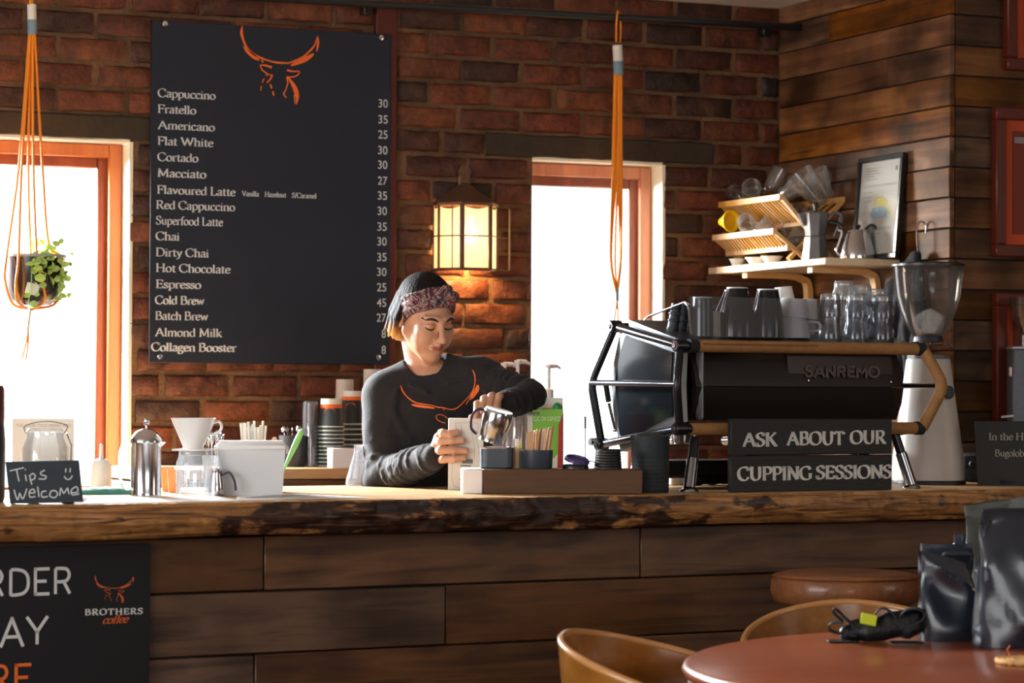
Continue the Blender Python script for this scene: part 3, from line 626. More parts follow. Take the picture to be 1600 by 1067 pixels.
# timber-clad wall and the outer face that turns the corner
PZ0 = at_x(1484, 116.7, XC).z; PH = .0998
core = MB(); core.box((XC + .15 + .012, (YP + YW) / 2 + .02, CEILZ / 2), (.30, YW - YP - .0, CEILZ)); WW = struct('wall_timber_side', core, MATTBLACK, smooth=0)
core = MB(); core.box(((XC + XR) / 2 + .03, YP + .14 + .012, CEILZ / 2), (XR - XC - .06, .28 - .02, CEILZ)); WX = struct('wall_timber_front', core, MATTBLACK, smooth=0)
k0 = -int(PZ0 / PH) - 1
def board(par, mat, x0, x1, y0, y1, z0, z1, n='plank'):
    b = MB(); c = ((x0 + x1) / 2, (y0 + y1) / 2, (z0 + z1) / 2); b.box((0, 0, 0), (x1 - x0, y1 - y0, z1 - z0), .0025)
    o = part(n, b, mat, par); o.location = c; return o
for k in range(k0, 8):
    z0 = PZ0 + k * PH; z1 = z0 + PH - .004
    if z1 > CEILZ + .06 or z0 < .85: continue
    z1 = min(z1, CEILZ - .002); j = random.uniform(-.003, .003)
    ysp = random.choice([None, None, random.uniform(YP + .3, YW - .3)])
    if ysp: board(WW, WALLW, XC - .006 + j, XC + .014, YP - .004, ysp - .001, z0, z1); board(WW, WALLW, XC - .003 - j, XC + .014, ysp + .001, YW - .004, z0, z1)
    else: board(WW, WALLW, XC - .006 + j, XC + .014, YP - .004, YW - .004, z0, z1)
    a = XC + .016
    xs = [a, a + random.uniform(.6, 1.0), 6.4]
    for p, q in zip(xs[:-1], xs[1:]): board(WX, WALLX, p + .001, q - .001, YP + random.uniform(-.004, .002), YP + .014, z0 + .001, z1)
# black curtain rail along the brick wall, tilted a little
ra, rb = at_y(470, 0, YW - .16), at_y(1240, 42, YW - .16)
slope = (rb.z - ra.z) / (rb.x - ra.x); rz = lambda x: ra.z + slope * (x - ra.x)
rl = thing('curtain_rail', 'black metal rail running along the top of the brick wall', 'rail', (XC - .02, YW - .16, rz(XC - .02)))
m = MB(); m.tube([(vis0 - .6 - XC, 0, rz(vis0 - .6) - rz(XC - .02)), (0.015, 0, 0)], .0125, 12); part('rail_tube', m, SATINBLACK, rl)
for xx in (-.06, -1.6, -2.75):
    m = MB(); zz = slope * xx; m.box((xx, .135, zz), (.03, .05, .04), .004); m.tube([(xx, .115, zz), (xx, 0, zz)], .007, 8); part('wall_bracket', m, SATINBLACK, rl)
# ------------------------------------------------------------------ counter
def cw(s, t, z): p = C0 + CU * s + CN * t; return Vector((p.x, p.y, z))
SL = -1.75; SR = 1.93   # extent along the counter, measured from the 800 px column
counter = thing('service_counter', 'long timber service counter clad in dark reclaimed boards under a live-edge top', 'counter', (C0.x, C0.y, 0), CROT)
bodyt = .085
m = MB(); m.box(((SL + SR) / 2, bodyt + .03 + .2, .47), (SR - SL, .4, .94)); part('carcass', m, MATTBLACK, counter)
# live-edge top
def counter_top():
    me = MB(); nx = 460; prof = []   # section from back-top over the rough front edge to back-bottom
    def edge(s): return .018 * noise.noise(Vector((s * 1.3, 0, 3))) + .008 * noise.noise(Vector((s * 5, 2, 0)))
    sec = [(.98, 0), (.5, 0), (.06, 0), (.02, 0)] + [None] * 9 + [(.06, -1), (.98, -1)]
    vs = []; n = len(sec)
    for i in range(nx + 1):
        s = lerp(SL, SR, i / nx); e = edge(s); th = .088 + .006 * noise.noise(Vector((s * 2, 7, 1)))
        bark = max(0, 1 - abs((s + .10) / .62) ** 3)
        for j, q in enumerate(sec):
            if q is not None:
                vs.append((s, q[0] + (e if q[0] < .05 else 0), 0 if q[1] == 0 else -th)); continue
            u = (j - 4) / 8.0; d = .016 * math.sin(math.pi * u) - .002
            d += (.004 + .011 * bark) * noise.fractal(Vector((s * 14, u * 2.4, 0)), 1.0, 2.0, 4) + .003 * noise.noise(Vector((s * 60, u * 9, 4)))
            vs.append((s, e + .014 * u * 0.6 - d, -th * (.02 + .96 * u)))
    fs = [(i * n + j, i * n + j + 1, (i + 1) * n + j + 1, (i + 1) * n + j) for i in range(nx) for j in range(n)
          if j < n - 1] + [(i * n + n - 1, i * n, (i + 1) * n, (i + 1) * n + n - 1) for i in range(nx)] + [tuple(range(n)), tuple(nx * n + j for j in range(n))[::-1]]
    me.add(vs, fs)
    mt, nt, b = newmat('live_edge_timber'); N, L = nt.nodes, nt.links; tc = N.new('ShaderNodeTexCoord'); geo = N.new('ShaderNodeNewGeometry')
    mp = N.new('ShaderNodeMapping'); mp.inputs['Scale'].default_value = (3.2, 30, 60); L.new(tc.outputs['Object'], mp.inputs['Vector'])
    n1 = N.new('ShaderNodeTexNoise'); n1.inputs['Scale'].default_value = 1.4; n1.inputs['Detail'].default_value = 8; n1.inputs['Distortion'].default_value = 1.2; L.new(mp.outputs[0], n1.inputs['Vector'])
    woodc = ramp(nt, n1.outputs['Fac'], [(.32, (70, 42, 22)), (.45, (126, 84, 46)), (.55, (156, 108, 62)), (.68, (184, 134, 82))])
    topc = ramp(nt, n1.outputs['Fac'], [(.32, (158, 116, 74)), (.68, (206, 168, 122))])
    # bark patches left on the edge, most of them around the middle of the slab
    mp2 = N.new('ShaderNodeMapping'); mp2.inputs['Scale'].default_value = (7, 6, 16); L.new(tc.outputs['Object'], mp2.inputs['Vector'])
    n2 = N.new('ShaderNodeTexNoise'); n2.inputs['Scale'].default_value = 1.0; n2.inputs['Detail'].default_value = 7; L.new(mp2.outputs[0], n2.inputs['Vector'])
    sx = N.new('ShaderNodeSeparateXYZ'); L.new(tc.outputs['Object'], sx.inputs[0])
    a1 = N.new('ShaderNodeMath'); a1.operation = 'ADD'; a1.inputs[1].default_value = .12; L.new(sx.outputs[0], a1.inputs[0])
    a2 = N.new('ShaderNodeMath'); a2.operation = 'ABSOLUTE'; L.new(a1.outputs[0], a2.inputs[0])
    a3 = N.new('ShaderNodeMapRange'); a3.interpolation_type = 'SMOOTHSTEP'; a3.inputs['From Min'].default_value = .35; a3.inputs['From Max'].default_value = .95; a3.inputs['To Min'].default_value = .17; a3.inputs['To Max'].default_value = -.10; L.new(a2.outputs[0], a3.inputs['Value'])
    a4 = N.new('ShaderNodeMath'); a4.operation = 'ADD'; L.new(n2.outputs['Fac'], a4.inputs[0]); L.new(a3.outputs[0], a4.inputs[1])
    mk = ramp(nt, a4.outputs[0], [(.53, (0, 0, 0)), (.58, (1, 1, 1))])
    bk = ramp(nt, n1.outputs['Fac'], [(.3, (24, 14, 12)), (.55, (52, 30, 22)), (.72, (110, 70, 40))])
    mx = N.new('ShaderNodeMix'); mx.data_type = 'RGBA'; L.new(mk, mx.inputs[0]); L.new(woodc, mx.inputs[6]); L.new(bk, mx.inputs[7])
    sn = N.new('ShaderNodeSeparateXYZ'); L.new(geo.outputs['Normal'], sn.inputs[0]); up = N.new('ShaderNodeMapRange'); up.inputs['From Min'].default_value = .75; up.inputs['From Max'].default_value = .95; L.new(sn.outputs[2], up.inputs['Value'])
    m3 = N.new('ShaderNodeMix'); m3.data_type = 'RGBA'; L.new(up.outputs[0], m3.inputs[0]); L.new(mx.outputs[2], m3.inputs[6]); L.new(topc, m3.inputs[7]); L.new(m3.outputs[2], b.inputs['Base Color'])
    b.inputs['Roughness'].default_value = .42; b.inputs['Specular IOR Level'].default_value = .5
    bp = N.new('ShaderNodeBump'); bp.inputs['Strength'].default_value = .45; bp.inputs['Distance'].default_value = .004; L.new(n1.outputs['Fac'], bp.inputs['Height']); L.new(bp.outputs[0], b.inputs['Normal'])
    o = part('worktop', me, mt, counter, 60); o.location = (0, 0, CZ); return o
counter_top()
# cladding boards: rows measured down from under the slab
rowsz = [(.822, .958), (.664, .818), (.506, .660), (.348, .502), (.19, .344), (.03, .186)]
joints = [[415, 1003], [699], [402, 930], [620, 1150], [300, 880], [560, 1200]]
for (z0, z1), js in zip(rowsz, joints):
    ss = [SL] + [cs(j, bodyt) for j in js] + [SR]
    for a, b in zip(ss[:-1], ss[1:]):
        bm_ = MB(); d = random.uniform(.018, .026); bm_.box((0, 0, 0), (b - a - .003, d, z1 - z0), .003)
        o = part('cladding_board', bm_, FRONTW, counter); o.location = ((a + b) / 2, bodyt + .03 - d / 2, (z0 + z1) / 2); o.rotation_euler = (0, random.uniform(-.001, .001), 0)
# back counter along the brick wall
bc = thing('back_counter', 'low brown back counter with a pale top running along the brick wall', 'counter', (1.9, 8.16, 0))
BCL, BCR = at_y(203, 740, 8.2).x - 1.9, at_y(880, 740, 8.2).x - 1.9
m = MB(); m.box(((BCL + BCR) / 2, .21, BZ / 2 - .02), (BCR - BCL, .38, BZ - .04), .003); part('cabinet', m, BOXW, bc)
m = MB(); m.box(((BCL + BCR) / 2, .2, BZ - .0175), (BCR - BCL, .43, .035), .004); part('worktop', m, M('back_counter_top', (176, 140, 98), .4, var=.1, stretch=(1, 8, 8)), bc)
FACE = -YAW                       # turned square to the camera side of the room
# ------------------------------------------------------------------ menu board on the wall
bl = at_y(231, 566, YW - .035); br = at_y(607, 570, YW - .035); tl = at_y(239, 30, YW - .035); tr_ = at_y(612, 55, YW - .035)
bx0 = (bl.x + tl.x) / 2; bx1 = (br.x + tr_.x) / 2; bz0 = (bl.z + br.z) / 2; bz1 = (tl.z + tr_.z) / 2; BY = YW - .035
bd = thing('menu_board', 'tall charcoal drinks menu board with white lines of text and orange horned head', 'sign', ((bx0 + bx1) / 2, BY, bz0))
ox, oz = (bx0 + bx1) / 2, bz0
m = MB(); m.box((0, .004, (bz1 - bz0) / 2), (bx1 - bx0, .008, bz1 - bz0), .0015); part('panel', m, BOARDB, bd)
def bpt(px, py): p = at_y(px, py, BY - .0012); return Vector((p.x - ox, p.y - BY, p.z - oz))
def S_y(px, py, Y): return (at_y(px + 1, py, Y) - at_y(px, py, Y)).length
lines = [('Cappuccino', 246.3, 336.8, 151.2), ('Fratello', 246, 306.7, 176), ('Americano', 246.5, 335.8, 201.2), ('Flat White', 245.8, 333.2, 226), ('Cortado', 245.8, 310, 251),
 ('Macciato', 245.3, 322.4, 275.9), ('Flavoured Latte', 245, 367.8, 302.2), ('Red Cappuccino', 243.6, 367.3, 325.9), ('Superfood Latte', 243.6, 348.2, 350.3), ('Chai', 243, 280.8, 374.8),
 ('Dirty Chai', 243, 326.5, 400), ('Hot Chocolate', 243, 360, 424.5), ('Espresso', 243, 314.3, 449.8), ('Cold Brew', 242.2, 319.2, 474.8), ('Batch Brew', 242.2, 325.1, 499.3),
 ('Almond Milk', 242.2, 346.9, 525.1), ('Collagen Booster', 236, 369.2, 548.2)]
for t, x0, x1, y in lines:
    a = bpt(x0, y); b = bpt(x1, y); lettering('menu_line', t, bd, a, (1, 0, 0), (0, 0, 1), .0272, abs(b.x - a.x), CHALK, nib=(.65, 1.6) if t[:3] != 'Col' else (.8, 1.9))
a = bpt(378, 306); b = bpt(494.5, 306)
st_, w_ = text_strips('Vanilla    Hazelnut    S/Caramel'); lettering('menu_line', 'Vanilla    Hazelnut    S/Caramel', bd, a, (1, 0, 0), (0, 0, 1), .0165, b.x - a.x, CHALK, nib=(.9, 1.8))
prices = [('30', 168.3), ('35', 193.3), ('25', 216.9), ('30', 241.3), ('30', 264.1), ('27', 289), ('35', 312.3), ('30', 336.2), ('35', 360.7), ('30', 383.8), ('35', 408.2), ('30', 431.3), ('25', 455.3), ('45', 479.4), ('27', 502.8), ('8', 527.8), ('8', 553.1)]
for i, (t, y) in enumerate(prices):
    a = bpt(606 - i * .2, y); place_font('price', t, bd, a, (1, 0, 0), (0, 0, 1), .0285, CHALK, width=.034 if len(t) > 1 else .0155, align='r', offset=.004)
c = bpt(438, 43); wlog = bpt(499, 43).x - bpt(375.5, 43).x
part('horned_head_logo', strips_mb(horn_strips(), lambda p: Vector((c.x + p[0] * wlog, c.y, c.z + p[1] * wlog * .94))), ORANGE, bd, smooth=0)
for (px, py) in ((257, 37.5), (594.5, 59), (249, 557), (590, 558.5)):
    q = bpt(px, py); m = MB(); m.lathe([(0, 0), (.009, 0), (.0095, .004), (.009, .009), (0, .0105)], 16, M=Matrix.Rotation(math.pi / 2, 3, 'X'), c=(q.x, q.y, q.z))
    m.tube([(q.x, .004, q.z), (q.x, .028, q.z)], .006, 10); part('standoff_screw', m, STEEL, bd)
# ------------------------------------------------------------------ bulkhead lantern with wire guard
lc = at_y(723, 422, YW - .002); kk = 1 / 452.0 / 1.04     # metres per pixel there
lan = thing('wall_lantern', 'lit caged wall lantern of frosted glass under a dull brown metal hood', 'lamp', (lc.x, YW - .002, lc.z))
HOODM = M('tarnished_bronze', (112, 84, 66), .55, .7, var=.15, bump=.1)
sx = .00208; hw = 52 * sx; H = .228; D = .118
# half octagon plan: wall at y=0, bulging into the room
plan = [(-hw, 0), (-hw, -.045), (-hw * .48, -D), (hw * .48, -D), (hw, -.045), (hw, 0)]
m = MB(); n = len(plan)
apex = [(-.012, 0), (-.012, -.004), (-.010, -.030), (.010, -.030), (.012, -.004), (.012, 0)]
vs = [(x * 1.05, y * 1.05, H) for x, y in plan] + [(x, y, H + .072) for x, y in apex] + [(x * 1.05, y * 1.05, H - .010) for x, y in plan]
m.add(vs, [(i, i + 1, n + i + 1, n + i) for i in range(n - 1)] + [(2 * n + i, 2 * n + i + 1, i + 1, i) for i in range(n - 1)] + [tuple(range(n, 2 * n)), tuple(range(2 * n, 3 * n))[::-1]])
part('hood', m, HOODM, lan, 20)
m = MB(); m.box((0, -.008, H + .085), (.046, .016, .055), .006); m.lathe([(0, 0), (.023, 0), (.023, .014), (0, .016)], 20, M=Matrix.Rotation(math.pi / 2, 3, 'X'), c=(0, -.001, H + .112)); m.lathe([(0, 0), (.006, 0), (.005, .004), (0, .005)], 10, M=Matrix.Rotation(math.pi / 2, 3, 'X'), c=(0, -.017, H + .100)); part('mounting_tab', m, HOODM, lan)
# frosted panes glow with the bulb behind them
mt, nt, b = newmat('frosted_lamp_glass'); N, L = nt.nodes, nt.links
b.inputs['Base Color'].default_value = srgb((250, 226, 160)); b.inputs['Roughness'].default_value = .4
tc = N.new('ShaderNodeTexCoord'); vm = N.new('ShaderNodeVectorMath'); vm.operation = 'DISTANCE'; vm.inputs[1].default_value = (.0, -.085, .115); L.new(tc.outputs['Object'], vm.inputs[0])
e = ramp(nt, vm.outputs['Value'], [(.03, (1.0, .95, .76)), (.080, (1.0, .84, .52)), (.15, (.88, .64, .30))]); L.new(e, b.inputs['Emission Color']); b.inputs['Emission Strength'].default_value = .85; b.inputs['Alpha'].default_value = .72
for i in range(n - 1):
    a, c2 = Vector(plan[i] + (0,)), Vector(plan[i + 1] + (0,)); g = MB(); d = (c2 - a); nn = Vector((d.y, -d.x, 0)).normalized() * (-.003)
    p0, p1 = a + d * .03, c2 - d * .03; nb = 5; vs = []
    for k in range(nb + 1):
        q = p0 + (p1 - p0) * (k / nb) - nn * (1.6 * math.sin(math.pi * k / nb)) * 1.0; zt = H - .013 - .010 * math.sin(math.pi * k / nb)
        vs += [(q.x, q.y, .004), (q.x, q.y, zt), (q.x + nn.x, q.y + nn.y, zt), (q.x + nn.x, q.y + nn.y, .004)]
    fs = []
    for k in range(nb):
        for j in range(4): fs.append((k * 4 + j, k * 4 + (j + 1) % 4, k * 4 + 4 + (j + 1) % 4, k * 4 + 4 + j))
    g.add(vs, fs); part('glass_pane', g, mt, lan, 60)
for (x, y) in plan:
    g = MB(); r = .0065 if abs(x) < hw * .9 else .004; g.box((x, y - .001, H / 2 - .004), (r * 2, r * 2, H - .004), .001); part('upright', g, HOODM, lan)
g = MB(); vs = [(x * 1.01, y * 1.01, z) for z in (-.006, .004) for x, y in plan] + [(x * .88, y * .88, z) for z in (-.006, .004) for x, y in plan]
g.add(vs, [(i, i + 1, n + i + 1, n + i) for i in range(n - 1)] + [(2 * n + i, 3 * n + i, 3 * n + i + 1, 2 * n + i + 1) for i in range(n - 1)] + [(i, 2 * n + i, 2 * n + i + 1, i + 1) for i in range(n - 1)] + [(n + i, n + i + 1, 3 * n + i + 1, 3 * n + i) for i in range(n - 1)]); part('base_ring', g, HOODM, lan)
GUARD = M('guard_wire', (128, 104, 82), .4, .8)
g = MB(); g.tube([(x * 1.12, y * 1.08 - .006, .112) for x, y in plan], .0022, 8); g.tube([(hw * 1.08, -.03, .112), (hw * 1.42, -.05, .112)], .0022, 8)
for fx in (-.72, .42): 
    yy = -D * 1.05 if abs(fx) < .48 else -(.045 + (D - .045) * (1 - (abs(fx) - .48) / .52)) * 1.08
    g.tube([(hw * fx, yy - .003, H - .005), (hw * fx, yy - .003, -.003)], .0022, 8)
g.tube([(hw * 1.02, -.055, H - .012), (hw * 1.34, -.06, H - .012), (hw * 1.38, -.06, H - .02), (hw * 1.38, -.06, .006), (hw * 1.34, -.06, -.002), (hw * 1.02, -.055, -.002)], .0032, 8)
part('wire_guard', g, GUARD, lan)
m = MB(); m.lathe([(0, 0), (.018, .006), (.027, .03), (.026, .05), (.014, .078), (.013, .10), (0, .10)], 20, c=(0, -.065, .085)); part('bulb', m, emit('lamp_bulb', (1.0, .74, .38), 9), lan)
dl = bpy.data.lights.new('lantern_glow', 'POINT'); dl.energy = 9.0; dl.color = (1, .58, .22); dl.shadow_soft_size = .03
o = link('lantern_glow', dl, None, (lc.x, YW - .066, lc.z + .055))
# ------------------------------------------------------------------ cord plant hangers
def hanger(px, label, potted):
    Y = YW - .16; top = at_y(px, 18 if potted is None else -24, Y); xx = top.x; zr = rz(xx)
    def P(x, y, dy=0): q = at_y(x, y, Y + dy); return (q.x - xx, q.y - Y, q.z - zr)
    root = thing('plant_hanger', label, 'plant hanger', (xx, Y, zr))
    return root, P
TAPEW = M('white_tape', (228, 224, 214), .7, var=.06); TAPEB = M('grey_blue_tape', (120, 146, 164), .6, var=.08)
h1, P = hanger(49, 'orange cord hanger hung in front of the large left window, holding a potted plant', 1)
m = MB(); m.tube([(-.004, -.002, -.10), (-.008, -.02, 0.0), (-.004, -.006, .019), (.004, .01, .019), (.008, .018, -.005), (.004, .002, -.10)], .0035, 8); part('loop', m, CORD, h1)
m = MB(); a, b = P(49.5, 7), P(50, 31); m.tube([a, b], .0145, 14); part('tape_wrap', m, TAPEW, h1, label='white tape wrap')
m = MB(); a, b = P(50, 31), P(50.5, 54); m.tube([a, b], .0150, 14); part('tape_wrap', m, TAPEB, h1, label='grey-blue tape wrap')
cords1 = [((46, 54), (30, 255), (10, 402), (8, 440), (20, 474), (40, 482), -.05), ((48, 54), (34, 255), (29, 402), (25, 440), (27, 470), (42, 482), -.085), ((51, 54), (52, 255), (57, 395), (62, 425), (70, 468), (50, 484), -.085), ((54, 54), (66, 255), (76, 380), (98, 405), (90, 470), (55, 482), -.02), ((50, 54), (44, 255), (48, 396), (50, 410), (52, 450), (50, 480), .07)]
for c in cords1:
    pts = smooth_pts([P(*c[0]), P(*c[1], c[6] * .5), P(*c[2], c[6]), P(*c[3], c[6] * 1.1), P(*c[4], c[6] * .8), P(*c[5], 0)], 5)
    m = MB(); m.tube(pts, .0044, 7); part('cord', m, CORD, h1)
m = MB(); m.tube(smooth_pts([P(48, 478), P(45, 500), P(43, 520)], 4), .005, 7); part('knot', m, M('pale_cord', (214, 200, 180), .7), h1)
for dx in (-5, 1): m = MB(); m.tube(smooth_pts([P(44, 517), P(43 + dx * .6, 538), P(39 + dx, 562)], 4), .003, 7); part('cord_tail', m, CORD, h1)
q = at_y(54, 478, YW - .16); pk = 1 / 468.0; pr = 45 * pk
pot = thing('hanging_plant_pot', 'round-bottomed black plastic pot trailing green leaves in front of the left window', 'plant', tuple(q))
m = MB(); hgt = 74 * pk; m.lathe([(0, 0), (pr * .5, .004), (pr * .78, .02), (pr * .90, .05), (pr * .97, hgt * .8), (pr, hgt), (pr * .95, hgt), (pr * .9, hgt * .82), (0, hgt * .80)], 36); part('pot', m, M('glossy_black_pot', (30, 28, 34), .25, spec=.6), pot)
m = MB(); m.lathe([(pr * 1.0, hgt - .006), (pr * 1.04, hgt - .004), (pr * 1.04, hgt + .004), (pr * .98, hgt + .004)], 36); part('rim', m, M('pot_rim_grey', (150, 150, 152), .3), pot)
m = MB(); a = math.radians(-108); R_ = Matrix.Rotation(a + math.pi / 2, 3, 'Z') @ Matrix.Rotation(.25, 3, 'Y'); m.box((pr * .93 * math.cos(a), pr * .93 * math.sin(a), hgt * .32), (.040, .003, .036), .0008, R_ @ Matrix.Rotation(.12, 3, 'X')); part('label_tag', m, M('label_white', (214, 214, 210), .6), pot)
LEAF = M('variegated_leaf', (172, 204, 104), .45, var=.3, vscale=40, rnd=.25); LEAF.node_tree.nodes['Principled BSDF'].inputs['Subsurface Weight'].default_value = 0
def leaf_mesh(sz):
    m = MB(); n = 8; vs = [(0, 0, 0)]; 
    out = [(math.cos(a) * .5 * (1 if abs(math.cos(a)) < .9 else 1.05), math.sin(a) * .42) for a in [2 * math.pi * k / n for k in range(n)]]
    vs = [((x + .5) * sz, y * sz, .10 * sz * (abs(y) * 2 - (x + .5) ** 2)) for x, y in out] + [(.5 * sz, 0, -.03 * sz)]
    m.add(vs, [(i, (i + 1) % n, n) for i in range(n)]); return m.mesh('leaf', LEAF, 80)
LM = [leaf_mesh(.028), leaf_mesh(.034), leaf_mesh(.022)]
SOIL = M('soil', (48, 34, 26), .95, bump=.6); m = MB(); m.lathe([(0, hgt * .84), (pr * .6, hgt * .86), (pr * .92, hgt * .82)], 20); part('soil', m, SOIL, pot)
rnd = random.Random(8); camd = (Vector((q.x, q.y, q.z)) - CP).normalized()
def vine(pts, nl):
    pts = smooth_pts([tuple(p) for p in pts], 5); m = MB(); m.tube(pts, .0014, 5); part('vine_stem', m, M('stem_green', (120, 150, 80), .6) if 'stem_green' not in bpy.data.materials else bpy.data.materials['stem_green'], pot)
    for k in range(nl):
        p = Vector(pts[int((k + .6) / nl * (len(pts) - 1))]); o = link('leaf', rnd.choice(LM), pot, p + Vector((rnd.uniform(-.006, .006), rnd.uniform(-.022, -.004), rnd.uniform(-.006, .006))))
        o.rotation_euler = (rnd.uniform(.5, 1.3), rnd.uniform(-.5, .5), rnd.uniform(0, 6.3))
def pp(px, py, dy=0): v = at_y(px, py, YW - .16 + dy); return (v.x - q.x, v.y - q.y, v.z - q.z)
vine([pp(62, 405), pp(58, 396, -.05), pp(50, 408, -.09), pp(49, 440, -.10), pp(45, 470, -.08), pp(42, 480, -.06)], 9)
vine([pp(60, 405), pp(72, 398, -.06), pp(86, 420, -.06), pp(92, 445, -.05), pp(82, 468, -.06)], 12)
vine([pp(64, 405), pp(74, 402, -.05), pp(76, 425, -.09), pp(84, 450, -.08)], 10)
vine([pp(60, 408), pp(56, 385), pp(58, 372)], 5); vine([pp(64, 408), pp(78, 398), pp(92, 408), pp(100, 432)], 9); vine([pp(55, 408), pp(64, 402, -.06), pp(66, 420, -.09)], 8)
vine([pp(60, 408), pp(70, 395, -.02), pp(82, 400, .02)], 9); vine([pp(60, 410), pp(52, 400, -.04), pp(50, 415, -.09), pp(56, 436, -.10)], 8)
for k_ in range(84):
    px_, py_ = rnd.gauss(74, 13), rnd.uniform(383, 468); px_ = min(max(px_, 47), 101)
    if py_ > 440 and 55 < px_ < 78: continue
    xo = (px_ - 54) * pk; yo = -math.sqrt(max((pr * 1.06) ** 2 - xo ** 2, .0002)) if py_ > 408 else rnd.uniform(-pr, pr * .4)
    o_ = link('leaf', rnd.choice(LM), pot, (xo, yo - .004, (478 - py_) * pk)); o_.rotation_euler = (rnd.uniform(.7, 2.2), rnd.uniform(-.6, .6), rnd.uniform(-.6, 6.3)); o_.scale = (.75,) * 3
h2, P = hanger(966, 'empty orange cord hanger looped over the rail in front of the narrow window', None)
m = MB(); m.tube(smooth_pts([P(963, 66, -.004), P(963, 40, -.016), P(965, 19, -.012), (0, 0, .017), P(969, 22, .016), P(970, 45, .014), P(969, 66, 0)], 4), .0034, 8); part('loop', m, CORD, h2)
m = MB(); m.tube([P(964.5, 71), P(966, 96)], .0175, 14); part('tape_wrap', m, TAPEW, h2, label='white tape wrap')
m = MB(); m.tube([P(966, 96), P(966.5, 117)], .0180, 14); part('tape_wrap', m, TAPEB, h2, label='grey-blue tape wrap')
for i, c in enumerate([(-11, -7, -7.5, -9, -3), (-8, -5, -6, -9.5, -3), (5, 3.5, 4.5, 5, 1), (10, 6.5, 7.5, 7, 1), (0, 0, 0, -2, -1), (8, 5, 5.5, 7.5, 2), (-4, -2.5, -3, -8, -2), (3, 2, 2, 6, 1)]):
    pts = smooth_pts([P(966 + c[0] * .5, 116), P(965 + c[1] * .9, 200, -.006 * (i % 2)), P(964 + c[2], 290), P(963 + c[3], 400, .01 * (i % 3)), P(964 + c[4] * .4, 456)], 5); m = MB(); m.tube(pts, .0042, 7); part('cord', m, CORD, h2)
m = MB(); m.tube([P(964.4, 452), P(964.6, 470)], .006, 9); part('knot', m, TAPEB, h2, label='grey tape at the knot')
for dx in (-4, 3): m = MB(); m.tube(smooth_pts([P(964.5, 468), P(964 + dx * .4, 482), P(963 + dx, 505)], 4), .003, 7); part('cord_tail', m, CORD, h2)
# ------------------------------------------------------------------ things on the counter, left half
def spot(px, t): p = cpt(px, t, CZ); return p, 1 / S(p)
CHALKM = M('chalk_stroke', (186, 190, 192), .9)
# chalk sign
p, k = spot(69, .055)
tp = thing('tips_chalkboard', 'small tilted chalkboard with a handwritten tips message at the left end of the counter', 'sign', p, FACE)
xs_ = lambda X, Yp, dy=0: Vector(((X - 69) * k, dy, (791 - Yp) * k))
poly = [(8.5, 725), (123, 722), (130, 787), (16.5, 791)]
def sgn(poly, y0, y1):
    m = MB(); n = len(poly); vs = [xs_(a, b, y0) for a, b in poly] + [xs_(a, b, y1) for a, b in poly]; m.add(vs, [tuple(range(n)), tuple(range(n, 2 * n))[::-1]] + [(i, (i + 1) % n, (i + 1) % n + n, i + n) for i in range(n)]); return m
part('slate', sgn(poly, -.004, .004), M('chalkboard_slate', (38, 46, 54), .8, var=.12, vscale=20), tp, 20)
m = MB(); m.strap([xs_(45, 740, .005), xs_(45, 790.5, .06)], .03, .004, (1, 0, 0)); m.strap([xs_(100, 740, .005), xs_(100, 790.5, .06)], .03, .004, (1, 0, 0)); part('prop_leg', m, BOXW, tp)
def cx_(X, Y): return (X * .2437, 540 + Y * .2437)
HW = ['l 65,818 155,797', 'l 108,808 125,885', 'l 165,842 172,882', 'l 163,806 166,812', 's 192,842 198,875 207,905', 's 192,850 212,834 228,848 222,868 200,876', 's 290,812 264,826 268,842 296,850 290,868 250,868',
 'l 424,800 422,826', 'l 452,798 450,826', 's 414,850 428,868 450,868 466,846', 's 93,938 115,1002 130,958', 's 130,958 150,996 176,930', 's 190,958 226,956 216,934 192,950 196,984 232,980', 'l 244,918 254,984', 's 300,946 272,952 274,984 310,980', 's 332,944 322,975 352,988 372,965 358,944 332,944', 'l 386,976 392,924', 'l 392,924 412,962', 'l 412,962 436,924', 'l 436,924 446,966', 's 458,956 500,950 494,918 462,936 466,968 512,962']
st_ = []
for h in HW:
    kd, d = h.split(' ', 1); P_ = [tuple(float(v) for v in c.split(',')) for c in d.split()]; P_ = [cx_(*v) for v in P_]
    st_.append(ribbon(smooth_pts(P_, 6) if kd == 's' else P_, 1.9))
part('chalk_writing', strips_mb(st_, lambda v: xs_(v[0], v[1], -.0048)), CHALKM, tp, smooth=0)
# dark container cut by the left edge of the frame
p, k = spot(-16, .22); m = MB(); m.lathe([(0, 0), (.034, 0), (.037, .01), (.037, .15), (.034, .19), (.0, .19)], 28); jar = thing('dark_canister', 'dark reddish-brown canister at the far left end of the counter, cut off by the frame', 'canister', p)
part('body', m, M('canister_black', (30, 24, 24), .4), jar); m = MB(); m.lathe([(0, .19), (.034, .19), (.0345, .21), (.034, .275), (.030, .285), (0, .285)], 28); part('lid', m, M('canister_red_brown', (92, 36, 34), .35), jar)
